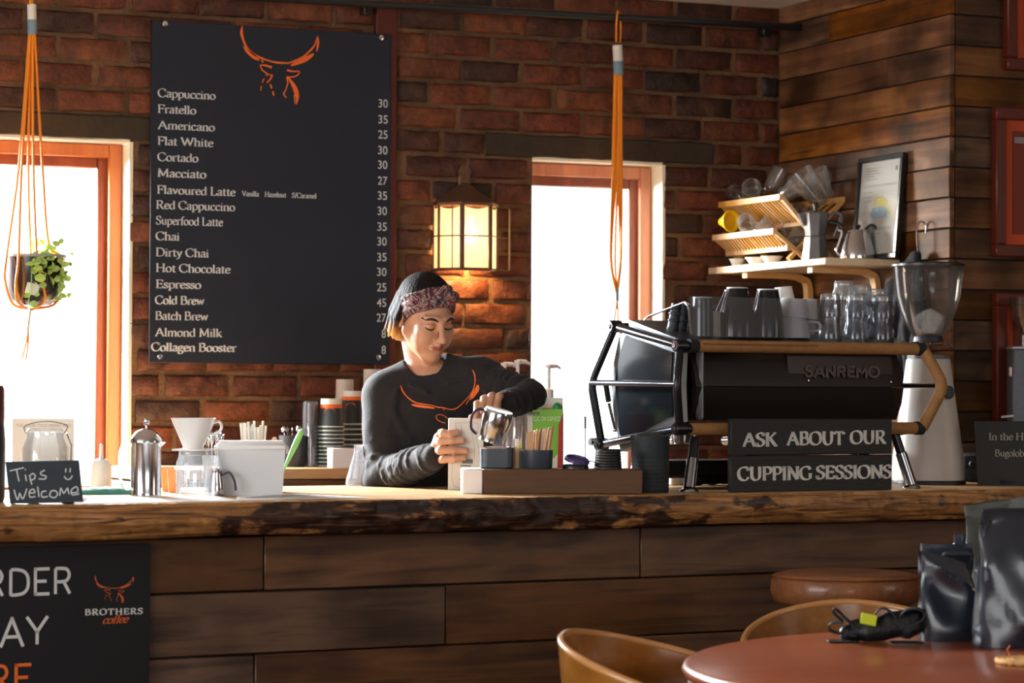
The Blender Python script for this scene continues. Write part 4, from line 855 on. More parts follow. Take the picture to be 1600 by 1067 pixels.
# glass jar with white label
p, k = spot(70, .42); r = 36 * k
jr = thing('clip_top_jar', 'clear clip-top glass jar with a white label and brown round emblem behind the chalkboard', 'jar', p)
m = MB(); Hj = .165; m.lathe([(0, 0), (r * .95, .0), (r, .01), (r, Hj * .78), (r * .8, Hj * .93), (r * .8, Hj)], 32); m.lathe([(r * .77, Hj), (r * .77, Hj * .93), (r * .95, Hj * .76), (r * .95, .014), (0, .012)], 32); part('body', m, TGLASS, jr)
m = MB(); m.lathe([(0, Hj + .012), (r * .7, Hj + .012), (r * .84, Hj + .004), (r * .84, Hj), (0, Hj)], 32); part('lid', m, TGLASS, jr)
m = MB(); m.lathe([(0, .013), (r * .93, .016), (r * .93, .085), (0, .09)], 28); part('sugar', m, M('white_sugar', (236, 232, 226), .8), jr)
m = MB(); m.tube(smooth_pts([(-r * .86, 0, Hj), (-r * .9, -.01, Hj + .02), (0, -.012, Hj + .03), (r * .9, -.01, Hj + .02), (r * .86, 0, Hj)], 4), .0016, 6); m.tube([(r * .9, -.01, Hj), (r * 1.12, -.01, Hj - .03), (r * 1.1, -.01, Hj * .45)], .0018, 6); part('wire_clip', m, STEEL, jr)
m = MB(); nn = 8; vs = [(r * 1.008 * math.sin(a) , -r * 1.008 * math.cos(a), z) for z in (.025, .10) for a in [-.62 + .95 * i / nn - .1 for i in range(nn + 1)]]; m.add(vs, [(i, i + 1, nn + 2 + i, nn + 1 + i) for i in range(nn)]); part('label', m, PAPER, jr)
m = MB(); m.lathe([(0, 0), (.0115, 0), (.0115, .0008), (0, .0008)], 20, M=Matrix.Rotation(math.pi / 2 , 3, 'X'), c=(-.009, -r * 1.012, .066)); part('emblem', m, M('brown_emblem', (150, 120, 84), .6), jr)
# paper notice behind the jar
p, k = spot(67, .62); nt_ = thing('paper_notice', 'pale upright paper notice with a faint printed heading behind the glass jar', 'notice', p, FACE)
wN = 96 * k; hN = .20; m = MB(); m.box((0, 0, hN / 2), (wN, .003, hN), .0005); part('sheet', m, M('pale_notice_sheet', (226, 220, 208), .8), nt_)
place_font('faint_lettering', 'TEAS  JUICES  COLD DRINKS  ICED', nt_, (-wN * .45, -.0022, hN - .022), (1, 0, 0), (0, 0, 1), .008, M('faint_print', (176, 158, 150), .8), width=wN * .9)
m = MB(); m.prism([(-wN * .3, 0), (wN * .3, 0), (wN * .3, .004), (-wN * .3, .004)], 0, .05, 1); part('foot', m, TGLASS, nt_)
# stack of round wooden coasters
p, k = spot(26, .33)
for i in range(4):
    m = MB(); m.lathe([(0, 0), (.0165, 0), (.018, .003), (.018, .010), (.0165, .013), (0, .013)], 24)
    solid('wooden_coaster', ['bottom', 'second from bottom', 'second from top', 'top'][i] + ' of four small brown wooden coasters stacked beside the glass jar', 'coaster', m, M('coaster_wood_%s' % 'abcd'[i], [(120, 72, 50), (96, 54, 40), (150, 92, 60), (84, 48, 38)][i], .6), p + Vector((.002 * (i % 2), 0, .0132 * i + .0)), group='coasters beside the glass jar')
# teal cloth spread on the worktop behind the papers
p, k = spot(165, .60); m = MB(); nx, ny = 24, 8; vs = []; wT, dT = .19, .11
for j in range(ny + 1):
    for i in range(nx + 1):
        x, y = (i / nx - .5) * wT, (j / ny - .5) * dT; e = min(i, nx - i, j * 2, (ny - j) * 2, 3) / 3; vs.append((x, y, e * (.016 + .006 * noise.noise(Vector((x * 40, y * 40, 0)))) + .001))
m.add(vs + [(v[0], v[1], .0003) for v in vs], [(j * (nx + 1) + i, j * (nx + 1) + i + 1, (j + 1) * (nx + 1) + i + 1, (j + 1) * (nx + 1) + i) for j in range(ny) for i in range(nx)] + [((nx + 1) * (ny + 1) + j * (nx + 1) + i, (nx + 1) * (ny + 1) + (j + 1) * (nx + 1) + i, (nx + 1) * (ny + 1) + (j + 1) * (nx + 1) + i + 1, (nx + 1) * (ny + 1) + j * (nx + 1) + i + 1) for j in range(ny) for i in range(nx)])
solid('folded_cloth', 'teal folded dish cloth lying left of the steel french press', 'cloth', m, M('teal_cloth', (60, 150, 130), .9, bump=.3, bscale=300, sheen=.3), p, CROT, smooth=80)
# white bottle in front of window by the frame
p, k = spot(158, .8); m = MB(); m.lathe([(0, 0), (.026, 0), (.028, .006), (.028, .07), (.02, .085), (.006, .09), (.005, .125), (0, .13)], 20); solid('white_squeeze_bottle', 'small white nozzle bottle standing against the large window frame', 'bottle', m, WHITEP, p)
# french press
p, k = spot(228, .42); r = 23.5 * k
fp = thing('french_press', 'polished steel french press with a ball knob on its domed lid', 'french press', p, FACE + .3)
Hf = 84 * k; m = MB(); m.lathe([(0, 0), (r * 1.02, 0), (r * 1.04, .004), (r, .010), (r, Hf - .004), (r * 1.04, Hf), (r * .96, Hf), (0, Hf - .004)], 40); part('body', m, STEEL, fp)
m = MB(); m.lathe([(r * 1.07, Hf + .0005), (r * 1.07, Hf + .006), (r * .98, Hf + .013), (r * .7, Hf + .028), (r * .25, Hf + .036), (0, Hf + .037)], 40); ld = part('lid', m, STEEL, fp)
m = MB(); m.lathe([(0, 0), (.003, 0), (.003, .010), (.007, .014), (.0092, .020), (.007, .027), (0, .029)], 20, c=(0, 0, Hf + .034)); part('knob', m, STEEL, ld)
m = MB(); m.strap(smooth_pts([(-r * .95, 0, Hf * .93), (-r * 1.45, 0, Hf * .98), (-r * 1.75, 0, Hf * .78), (-r * 1.7, 0, Hf * .35), (-r * 1.35, 0, Hf * .14), (-r * .95, 0, Hf * .16)], 5), .014, .005, (0, 1, 0)); part('handle', m, STEEL, fp)
m = MB(); m.prism([(r * .9, Hf * .9), (r * 1.28, Hf * 1.0), (r * 1.2, Hf * 1.01), (r * .9, Hf * 1.01)], -.008, .008, 1); part('spout', m, STEEL, fp)
# glass range server with white dripper on top
p, k = spot(302, .40); r = 27 * k
jg = thing('glass_coffee_server', 'clear straight-sided glass coffee server with measuring marks under the white dripper', 'jug', p, FACE)
Hs = 70 * k
m = MB(); m.lathe([(0, 0), (r * .97, 0), (r, .006), (r * .99, Hs * .72), (r * .86, Hs * .86), (r * .82, Hs)], 36); m.lathe([(r * .79, Hs), (r * .83, Hs * .86), (r * .95, Hs * .71), (r * .95, .012), (0, .010)], 36); part('body', m, TGLASS, jg)
m = MB(); m.strap(smooth_pts([(r * .8, 0, Hs * .95), (r * 1.35, 0, Hs * .88), (r * 1.55, 0, Hs * .55), (r * 1.25, 0, Hs * .25), (r * .97, 0, Hs * .2)], 5), .012, .005, (0, 1, 0)); part('handle', m, TGLASS, jg)
m = MB()
for i in range(9): a = -1.1; w = .010 if i % 2 else .016; z = .012 + i * .010; m.add([(r * 1.01 * math.sin(a + j * w / r / 4), -r * 1.01 * math.cos(a + j * w / r / 4), z + h) for h in (0, .0014) for j in range(5)], [(j, j + 1, j + 6, j + 5) for j in range(4)])
part('measuring_marks', m, WHITEPRINT, jg, 0)
dr = thing('cone_dripper', 'white ceramic cone dripper with a ring handle sitting on the glass server', 'coffee dripper', p + Vector((0, 0, Hs)), FACE)
m = MB(); m.lathe([(r * .45, -.012), (r * .7, -.010), (r * .75, .0005)], 30); m.lathe([(r * .75, .0005), (r * 1.22, .0008), (r * 1.24, .005), (r * .62, .007), (r * .60, .012), (35 * k, 50 * k), (36 * k, 51.5 * k), (34 * k, 51.5 * k), (r * .45, .010), (r * .4, .006), (0, .005)], 44); part('cone', m, WHITEC, dr)
m = MB(); m.tube(smooth_pts([(30 * k, 0, 44 * k), (40 * k, 0, 46 * k), (44 * k, 0, 38 * k), (40 * k, 0, 30 * k), (31 * k, 0, 26 * k), (24 * k, 0, 28 * k)], 5), .0038, 8); part('handle', m, WHITEC, dr)
# cutlery glass behind with forks and spoons
p, k = spot(333, .62); r = .030
cg = thing('cutlery_glass', 'stemmed clear glass holding forks and spoons behind the glass server', 'glass', p)
m = MB(); m.lathe([(0, .0), (r * .7, 0), (r * .72, .004), (.008, .012), (.007, .035), (r * .5, .045), (r * .9, .055), (r * .98, .10), (r * .94, .10), (r * .86, .058), (0, .047)], 28); part('bowl', m, TGLASS, cg)
rnd = random.Random(3)
for i in range(9):
    a = rnd.uniform(0, 6.28); lean = rnd.uniform(.008, .026); b0 = Vector((.010 * math.cos(a), .010 * math.sin(a), .052)); b1 = Vector((lean * math.cos(a) * 1.2, lean * math.sin(a), .150 + rnd.uniform(-.012, .012)))
    m = MB(); m.tube([b0, b0.lerp(b1, .8)], .0013, 6); d = (b1 - b0).normalized()
    Mx = d.to_track_quat('Z', 'Y').to_matrix(); m.lathe([(0, 0), (.003, .004), (.0068, .016), (.0058, .027), (0, .034)], 12, c=b0.lerp(b1, .78), M=Mx @ Matrix.Diagonal((1, .35, 1)))
    solid('teaspoon', 'steel spoon standing in the stemmed glass behind the server', 'spoon', m, STEEL, p, group='spoons in the stemmed glass')
# orange cups on the back side
for i, (px, py) in enumerate(((262, .70), (272, .62))):
    p, k = spot(px, py); m = MB(); r = .019; h = .062 if i else .068
    m.lathe([(0, 0), (r * .7, 0), (r * .8, .004), (r, h), (r * .93, h), (r * .74, .006), (0, .005)], 28); m.tube([(r * .9, 0, h * .8), (r * 1.5, 0, h * .7), (r * 1.5, 0, h * .35), (r * .85, 0, h * .25)], .003, 7)
    solid('espresso_cup', ['pale orange cup half hidden behind the french press', 'pale orange cup between the french press and the glass server'][i], 'cup', m, M('peach_glaze', (244, 168, 112), .25), p, -YAW, group='orange cups')
# milk jug with dark handle
p, k = spot(338, .36); r = .019; Hm = 58 * k * .75
mj = thing('small_milk_jug', 'small steel milk jug with a dark curved handle beside the white tub', 'jug', p, FACE)
m = MB(); m.lathe([(0, 0), (r * 1.1, 0), (r * 1.15, .004), (r * 1.1, .03), (r * .8, Hm * .8), (r * .9, Hm), (r * .84, Hm), (r * .74, Hm * .8), (0, .004)], 28); part('body', m, STEEL, mj)
m = MB(); m.strap(smooth_pts([(r * .85, 0, Hm * .75), (r * 1.8, 0, Hm * .85), (r * 2.5, 0, Hm * .55), (r * 2.7, 0, Hm * .2)], 5), .010, .005, (0, 1, 0)); part('handle', m, M('plum_black_plastic', (48, 38, 62), .4), mj)
# white tub with lid
p, k = spot(407, .34); wB, hB, dB = 106 * k, 83 * k, .12
tb = thing('white_storage_tub', 'white plastic storage tub with a lipped lid in front of the straws', 'tub', p + CN * .06, FACE + math.radians(6))
m = MB(); w2, d2 = wB / 2, dB / 2; vs = [(x * w2 * s, y * d2 * s, z) for z, s in ((0, .90), (.006, .92), (hB - .02, .985)) for x, y in ((-1, -1), (1, -1), (1, 1), (-1, 1))]
m.add(vs, [(3, 2, 1, 0)] + [(j * 4 + i, j * 4 + (i + 1) % 4, j * 4 + 4 + (i + 1) % 4, j * 4 + 4 + i) for j in range(2) for i in range(4)] + [(8, 9, 10, 11)]); part('tub', m, M('cloudy_white_plastic', (214, 216, 220), .4), tb, 25)
m = MB(); m.box((0, 0, hB - .012), (wB * 1.04, dB * 1.04, .020), .006); m.box((0, 0, hB), (wB * .95, dB * .92, .008), .003); part('lid', m, WHITEP, tb)
for sx_ in (-1, 1): m = MB(); m.box((sx_ * wB * .53, 0, hB - .020), (.008, .04, .022), .002); part('clip', m, WHITEP, tb)
# holder with paper-wrapped straws, wooden spoon and green spatula behind the tub
p, k = spot(398, .66); hp = thing('straw_holder', 'dark blue tumbler holding paper straws behind the white tub', 'holder', p)
m = MB(); m.lathe([(0, 0), (.034, 0), (.036, .004), (.042, .105), (.040, .105), (.034, .006), (0, .006)], 32); part('cup', m, M('navy_plastic', (38, 40, 60), .4), hp)
rnd = random.Random(12)
for i in range(17):
    x = -.040 + .0042 * i + rnd.uniform(-.002, .002); y = rnd.uniform(-.014, .016); h = .188 + rnd.uniform(-.016, .006); m = MB(); b0 = Vector((x * .55, y * .6, .012)); b1 = Vector((x * 1.0, y, h)); m.tube([b0, b1], .0036, 7)
    solid('wrapped_straw', 'white paper-wrapped straw in the bundle behind the white tub', 'straw', m, PAPER, p, FACE, group='wrapped straws behind the white tub')
p2, k = spot(424, .56); m = MB(); m.tube([(0, 0, 0), (.006, 0, .10)], .003, 7); m.lathe([(0, 0), (.006, .006), (.012, .026), (.011, .042), (.005, .054), (0, .056)], 16, c=(.005, 0, .095), M=Matrix.Rotation(.06, 3, 'Y') @ Matrix.Diagonal((1, .35, 1)))
solid('wooden_spoon', 'round-headed pale wooden spoon between the straws and the green spatula', 'spoon', m, M('pale_spoon_wood', (226, 190, 158), .6), p2, FACE)
p2, k = spot(428, .60); m = MB(); a, b = Vector((0, 0, 0)), Vector((.078, 0, .172)); d = b - a
m.tube([a, a + d * .4, a + d * .62, a + d * .8, a + d * .95, b], [.003, .0035, .007, .0088, .0075, .002], 12); solid('green_spatula', 'bright green silicone spatula leaning out behind the white tub', 'spatula', m, M('green_silicone', (128, 208, 116), .4), p2, FACE)
# ------------------------------------------------------------------ back counter: cups
def bspot(px, Y=8.30): p = at_y(px, 700, Y); return Vector((p.x, p.y, BZ)), 1 / S((p.x, p.y))
p, k = bspot(456); cn = thing('cutlery_canister', 'square-shouldered black canister of teaspoons on the back counter', 'canister', p, 0)
Hc = 47 * k * 1.05; m = MB(); m.lathe([(0, 0), (.040, 0), (.042, .004), (.043, Hc), (.040, Hc), (.039, .006), (0, .006)], 32); part('body', m, M('black_canister', (34, 38, 44), .45), cn)
for i in range(5):
    a = i * 1.3; b0 = Vector((.012 * math.cos(a), .012 * math.sin(a), .01)); b1 = Vector((.028 * math.cos(a), .02 * math.sin(a), Hc + .012)); m = MB(); m.tube([b0, b1], .0015, 6); m.lathe([(0, 0), (.008, .006), (.009, .015), (0, .024)], 12, c=b1 + Vector((0, 0, -.006)), M=Matrix.Rotation(a, 3, 'Z') @ Matrix.Diagonal((1, .4, 1)))
    solid('canister_spoon', 'teaspoon head showing above the black canister on the back counter', 'spoon', m, STEEL, p, group='spoons in the black canister')
def cup_stack(name, px, topy, wtop, wbot, n_r, mat, rimm, lab, grp, first, band, Y=8.30, rimw=.0022, pitchpx=8.3, basepy=731):
    """upside-down nested paper cups: only the lowest shows its whole rim ... topmost shows its whole side"""
    p, k = bspot(px, Y); tot = (basepy - topy) * k; r1 = wbot * k / 2; r0 = wtop * k / 2; full = tot - (n_r - 1) * pitchpx * k
    for i in range(n_r):
        z0 = i * pitchpx * k; h = full; nm = name; last = i == n_r - 1
        t = thing(nm, lab(i, n_r), 'cup', p + Vector((0, 0, z0)), 0, grp); m = MB()
        rr = r1; m.lathe([(rr, .002), (rr - (rr - r0) * .06, .006), (r0, h), (r0 * .93, h), (r0 * .9, h - .008), (0, h - .008)], 32); m.lathe([(rr * .96, .002), (r0 * .93, h - .01)], 32); b_ = part('cup_body', m, mat, t)
        m = MB(); m.lathe([(rr * .99, .001), (rr * 1.045, .0015), (rr * 1.05, .0045), (rr * .99, .0055)], 32); part('rolled_rim', m, rimm, t)
        if last and band:
            m = MB(); z1 = h - 8.5 * k; z2 = h - 14.5 * k; f = lambda z: (r1 + (r0 - r1) * (z / h)) * 1.006
            m.lathe([(f(z1), z1), (f(z2), z2)], 32); part('orange_band', m, ORANGE, t)
            m = MB(); m.lathe([(f(h), h + .0003), (f(z1), z1)], 32); part('white_band', m, M('cup_white', (232, 228, 220), .5), t)
            cz_ = h * .48; m = MB(); st = horn_strips(); sz = .040
            def wrap(q_):
                a = -.35 + q_[0] * sz / r1; z = cz_ + (-q_[1]) * sz + .0; return Vector((f(z) * 1.004 * math.sin(a - YAW * .3), -f(z) * 1.004 * math.cos(a - YAW * .3), z))
            part('horned_head_logo', strips_mb(st[:7], wrap), ORANGE, t, smooth=0)
CUPB = M('charcoal_paper_cup', (52, 58, 64), .5, var=.05); CUPD = M('dark_paper_cup', (36, 40, 44), .5)
RIM = M('mint_white_rim', (196, 206, 196), .5); CUPW = M('translucent_lid', (206, 204, 198), .35)
ORD = ['lowest', 'second lowest', 'third up', 'fourth up', 'fifth up', 'sixth up', 'seventh up', 'eighth up', 'ninth up', 'tenth up', 'eleventh up', 'twelfth up']
pos = lambda i, n: 'topmost' if i == n - 1 else ORD[i]
cup_stack('takeaway_cup', 517, 625, 32, 40, 11, CUPB, RIM, lambda i, n: 'charcoal takeaway cup, %s in the left stack with the orange band' % pos(i, n), 'left stack of upturned takeaway cups', 0, True, pitchpx=6.1)
cup_stack('takeaway_cup', 549.5, 612, 29, 36, 9, CUPD, RIM, lambda i, n: 'dark takeaway cup, %s in the right stack behind the person' % pos(i, n), 'right stack of upturned takeaway cups', 0, True, Y=8.36, pitchpx=8.0, basepy=729)
def clear_stack(px, topy, w, n, lab, grp, Y, base=730, mat=None):
    p, k = bspot(px, Y); tot = (base - topy) * k; pit = .0085; h = .095
    while (n - 1) * pit + h > tot: n -= 1
    h = tot - (n - 1) * pit
    for i in range(n):
        m = MB(); r = w * k / 2; rt = r * .86; m.lathe([(r * 1.0, 0), (r * 1.05, .001), (r * 1.05, .004), (r * .97, .005), (rt, h - .003), (rt * .95, h), (0, h - .001)], 26); m.lathe([(r * .95, .0), (rt * .93, h - .006), (0, h - .006)], 26)
        solid('clear_cup', lab % pos(i, n), 'cup', m, mat or HGLASS, p + Vector((0, 0, i * pit)), 0, grp)
clear_stack(485, 628, 27, 8, 'clear plastic cup, %s in the stack left of the black cups', 'clear cups left of the black cups', 8.32)
GREYC = M('pale_grey_cup_plastic', (196, 190, 184), .4, var=.05)
clear_stack(538, 596, 32, 10, 'whitish plastic cup, %s in the short stack behind the black cups', 'whitish cups behind the black cups', 8.46, mat=GREYC)
clear_stack(581, 580, 32, 12, 'pale plastic cup, %s in the tall stack beside the shoulder', 'tall stack of pale cups beside the shoulder', 8.42, mat=GREYC)
p, k = bspot(541, 8.12); nb_ = thing('napkin_box', 'small white box with a crumpled foil top beside the cup stacks', 'box', p + Vector((0, .05, 0)), FACE + .35)
m = MB(); m.box((0, 0, .032), (.075, .06, .064), .002); part('carton', m, M('white_carton', (226, 228, 230), .6), nb_); m = MB(); nx = 8; vs = [((i / nx - .5) * .07, (j / nx - .5) * .055, .066 + .006 * noise.noise(Vector((i * .9, j * .9, 1)))) for j in range(nx + 1) for i in range(nx + 1)]
m.add(vs, [(j * (nx + 1) + i, j * (nx + 1) + i + 1, (j + 1) * (nx + 1) + i + 1, (j + 1) * (nx + 1) + i) for j in range(nx) for i in range(nx)]); part('foil', m, STEEL, nb_)
# glass carafe by the elbow
p, k = spot(560, .93); cr = thing('conical_flask', 'conical clear glass flask standing by the person sleeve', 'flask', p)
m = MB(); m.lathe([(0, 0), (.034, 0), (.038, .006), (.036, .02), (.014, .095), (.013, .115), (.016, .12), (.014, .12), (.011, .114), (.012, .094), (.033, .02), (0, .006)], 32); part('body', m, HGLASS, cr)
# papers on the worktop
for (c4, lb) in (([(128, .02), (250, .03), (372, .04), (330, .40), (140, .36)], 'large white sheet lying flat at the counter edge right of the chalkboard'), ([(368, .06), (575, .10), (470, .38), (372, .36)], 'printed white sheet lying flat in front of the white tub')):
    pts = [cpt(a, t, CZ) for a, t in c4]; o0 = pts[0]; m = MB(); vs = [(q_ - o0) + Vector((0, 0, h)) for h in (.0006, .0018) for q_ in pts]; n = len(pts)
    m.add(vs, [tuple(range(n))[::-1], tuple(range(n, 2 * n))] + [(i, (i + 1) % n, (i + 1) % n + n, i + n) for i in range(n)])
    sh = thing('paper_sheet', lb, 'paper', o0, 0, 'papers on the counter'); part('sheet', m, LAMIN, sh, 20)
    if lb.startswith('printed'):
        g = MB()
        for i in range(6): a = cpt(408 + i * 9, .16 + .03 * i, CZ + .0022) - o0; g.box(tuple(a), (.12, .006, .0004), 0, Matrix.Rotation(CROT, 3, 'Z'))
        part('printed_lines', g, M('grey_print', (150, 152, 158), .8), sh, 0)
# ------------------------------------------------------------------ the person behind the counter
PD = 7.85
PO = at_d(666, 496, PD)                                    # head centre
PRX, PFY = Vector((R0.x, R0.y, 0)), Vector((F0.x, F0.y, 0))
def pl(px, py, dy=0.0):
    """pixel -> person-local metres at depth PD + dy"""
    v = at_d(px, py, PD + dy) - PO; return (v.dot(PRX), v.dot(PFY), v.z)
person = thing('person', 'person in a black long-sleeved sweatshirt and patterned headband, looking down, both hands on a carton', 'person', (PO.x, PO.y, 0), FACE)
HZ = PO.z                                                  # person origin on the floor; geometry built round the head centre then lifted
hy, hp_ = math.radians(33), math.radians(21)
RH = Matrix.Rotation(hy, 3, 'Z') @ Matrix.Rotation(hp_, 3, 'X') @ Matrix.Rotation(math.radians(-2), 3, 'Y')
RHn = np.array(RH)
def hd(x, y, z): v = RH @ Vector((x, y, z)); return (v.x, v.y, v.z)
class HVox(Vox):
    def hell(s, c, r, k=.01, tilt=None, cut=False):
        A = RHn if tilt is None else RHn @ np.array(tilt); s.ell(hd(*c), r, k, A, cut)
    def hcap(s, a, b, ra, rb, k=.01, cut=False): s.cap(hd(*a), hd(*b), ra, rb, k, cut)
def head_base(v, grow=0.0):
    g = grow
    v.hell((0, .016, .036), (.0715 + g, .090 + g, .080 + g), .01)
    v.hell((0, -.022, -.030), (.0560 + g, .062 + g, .079 + g), .03)
hv = HVox((-.20, -.20, -.30), (.20, .20, .16), .0026)
head_base(hv)
hv.hell((0, -.063, -.099), (.021, .018, .016), .026)
for s_ in (-1, 1):
    hv.hcap((s_ * .049, .012, -.045), (s_ * .014, -.052, -.094), .015, .013, .03)
    hv.hell((s_ * .040, -.060, -.020), (.020, .018, .017), .025)
    hv.hell((s_ * .034, -.056, -.052), (.020, .018, .020), .03)
    hv.hell((s_ * .030, -.096, .006), (.017, .017, .011), .014, cut=True)
    hv.hell((s_ * .0305, -.0745, .002), (.0150, .0130, .0105), .006)              # closed, lowered lid over the eyeball
    hv.hcap((s_ * .012, -.0835, .024), (s_ * .046, -.071, .026), .0075, .006, .014)
    hv.hell((s_ * .0135, -.0965, -.0375), (.0078, .0090, .0062), .006)
    hv.hcap((s_ * .0065, -.109, -.0430), (s_ * .007, -.099, -.0445), .0032, .0032, .003, cut=True)
    hv.hell((s_ * .0735, .018, -.006), (.0075, .0165, .030), .004, tilt=Matrix.Rotation(s_ * .35, 3, 'Z') @ Matrix.Rotation(-.15, 3, 'X'))
    hv.hell((s_ * .0800, .012, -.002), (.0045, .0085, .016), .004, tilt=Matrix.Rotation(s_ * .35, 3, 'Z'), cut=True)
hv.hcap((0, -.083, .018), (0, -.108, -.030), .0070, .0098, .012)
hv.hell((0, -.1095, -.0330), (.0122, .0112, .0100), .007)
hv.hcap((0, -.086, -.041), (0, -.089, -.050), .008, .007, .012)                    # philtrum ridge
hv.hcap((-.017, -.0845, -.0585), (0, -.0945, -.0555), .0046, .0062, .006); hv.hcap((.017, -.0845, -.0585), (0, -.0945, -.0555), .0046, .0062, .006)
hv.hcap((-.014, -.0850, -.0665), (.014, -.0850, -.0670), .0074, .0074, .006); hv.hell((0, -.0895, -.0665), (.010, .0060, .0062), .005)
hv.hcap((-.021, -.094, -.0610), (.021, -.094, -.0610), .0016, .0016, .003, cut=True)
hv.hcap((-.012, -.087, -.0775), (.012, -.087, -.0775), .004, .004, .010, cut=True)
neck_b = (.002, .045, -.190)
hv.cap(hd(0, .056, -.058), neck_b, .043, .053, .014); hv.cap(neck_b, (-.01, .06, -.26), .056, .075, .04)
SKIN = newmat('warm_brown_skin'); SKINM, nt, b = SKIN; N, L = nt.nodes, nt.links
b.inputs['Base Color'].default_value = srgb((196, 148, 120)); b.inputs['Roughness'].default_value = .42; b.inputs['Specular IOR Level'].default_value = .42
b.inputs['Subsurface Weight'].default_value = .12; b.inputs['Subsurface Radius'].default_value = (.6, .25, .15); b.inputs['Subsurface Scale'].default_value = .01
n = N.new('ShaderNodeTexNoise'); n.inputs['Scale'].default_value = 22; n.inputs['Detail'].default_value = 5; tc = N.new('ShaderNodeTexCoord'); L.new(tc.outputs['Object'], n.inputs['Vector'])
at = N.new('ShaderNodeAttribute'); at.attribute_name = 'lipmask'
c1 = ramp(nt, n.outputs['Fac'], [(.35, (188, 138, 110)), (.65, (206, 158, 130))])
mx = N.new('ShaderNodeMix'); mx.data_type = 'RGBA'; L.new(at.outputs['Fac'], mx.inputs[0]); L.new(c1, mx.inputs[6]); mx.inputs[7].default_value = srgb((150, 82, 76)); L.new(mx.outputs[2], b.inputs['Base Color'])
n4 = N.new('ShaderNodeTexNoise'); n4.inputs['Scale'].default_value = 260; L.new(tc.outputs['Object'], n4.inputs['Vector']); bp = N.new('ShaderNodeBump'); bp.inputs['Strength'].default_value = .12; bp.inputs['Distance'].default_value = .002; L.new(n4.outputs['Fac'], bp.inputs['Height']); L.new(bp.outputs[0], b.inputs['Normal'])
def lift(me): 
    P = np.empty(len(me.vertices) * 3, np.float32); me.vertices.foreach_get('co', P); P = P.reshape(-1, 3); P[:, 2] += HZ; me.vertices.foreach_set('co', P.ravel()); me.update()
# joints of the arms (viewer left arm = L, viewer right arm = Q)
shL = pl(604, 618, .03); elL = pl(603, 742, -.03); wrL = pl(679, 714, -.27)
shQ = pl(750, 592, .00); elQ = pl(829, 619, -.11); wrQ = pl(786, 634, -.24)
chest = pl(668, 660, .06); hips = pl(672, 800, .10)
# continuous body: trunk, upper arms and forearms under the clothes, joined to the head mesh at the neck
bv = Vox((-.26, -.42, -.95), (.42, .30, -.08), .006)
bv.ell(chest, (.150, .092, .17), .05); bv.ell(pl(670, 720, .08), (.135, .090, .18), .05); bv.ell(hips, (.150, .105, .17), .06)
bv.cap(pl(672, 900, .10), hips, .14, .14, .05)
for a, b_, c in ((shL, elL, wrL), (shQ, elQ, wrQ)):
    bv.cap(neck_b, a, .050, .052, .04); bv.cap(a, b_, .048, .038, .03); bv.cap(b_, c, .037, .026, .02)
bv.cap(hd(0, .042, -.06), neck_b, .042, .050, .03)
body = vox_mesh('body', bv, SKINM, 1); lift(body); part('body', body, SKINM, person, kind=None)
head = vox_mesh('head', hv, SKINM, 2)
# lip colour follows the lips
Pn = np.empty(len(head.vertices) * 3, np.float32); head.vertices.foreach_get('co', Pn); Pn = Pn.reshape(-1, 3); Lc = Pn @ RHn
wl_ = .0225; mz = Lc[:, 2] + .0610; up = .0095 * (1 - (np.abs(Lc[:, 0]) / wl_) ** 1.6); dn = -.0140 * (1 - (np.abs(Lc[:, 0]) / wl_) ** 2)
mask = ((np.abs(Lc[:, 0]) < wl_) & (mz < up) & (mz > dn) & (Lc[:, 1] < -.06)).astype(np.float32) * .85
att = head.attributes.new('lipmask', 'FLOAT', 'POINT'); att.data.foreach_set('value', mask)
hb = BVHTree.FromPolygons([Vector(v) for v in Pn], [tuple(p.vertices) for p in head.polygons])
lift(head); head_o = part('head', head, SKINM, person)
def face_pt(x, z, off=.0005):
    o = Vector(hd(x, -.30, z)); d = RH @ Vector((0, 1, 0)); r_ = hb.ray_cast(o, d); p = r_[0] - d * off
    return Vector((p.x, p.y, p.z + HZ))
def face_line(pts, rad, name, mat, n=6, flat=.0):
    P = [face_pt(*p) for p in smooth_pts(pts, n)]; k = len(P); m = MB(); m.tube(P, [max(rad * math.sin(math.pi * (i + .6) / (k + .2)) ** .6, .0003) for i in range(k)], 6); return part(name, m, mat, head_o)
BROW = M('brow_hair', (44, 30, 26), .8); LASH = M('eyelash', (22, 14, 12), .6)
for s_ in (-1, 1):
    face_line([(s_ * .012, .0185), (s_ * .024, .0235), (s_ * .037, .0245), (s_ * .050, .0180)], .0040, 'eyebrow', BROW)
    face_line([(s_ * .0165, -.0045), (s_ * .0225, -.0070), (s_ * .031, -.0078), (s_ * .0395, -.0060), (s_ * .0465, -.0015)], .0027, 'eyelashes', LASH)
    face_line([(s_ * .017, .0060), (s_ * .024, .0095), (s_ * .032, .0103), (s_ * .040, .0085), (s_ * .046, .0040)], .0008, 'eyelid_crease', M('eyelid_shade_%d' % (s_ + 1), (120, 78, 62), .6))
face_line([(-.020, -.0605), (-.010, -.0600), (0, -.0612), (.010, -.0600), (.020, -.0605)], .0008, 'lip_line', M('lip_line_dark', (92, 44, 42), .6))
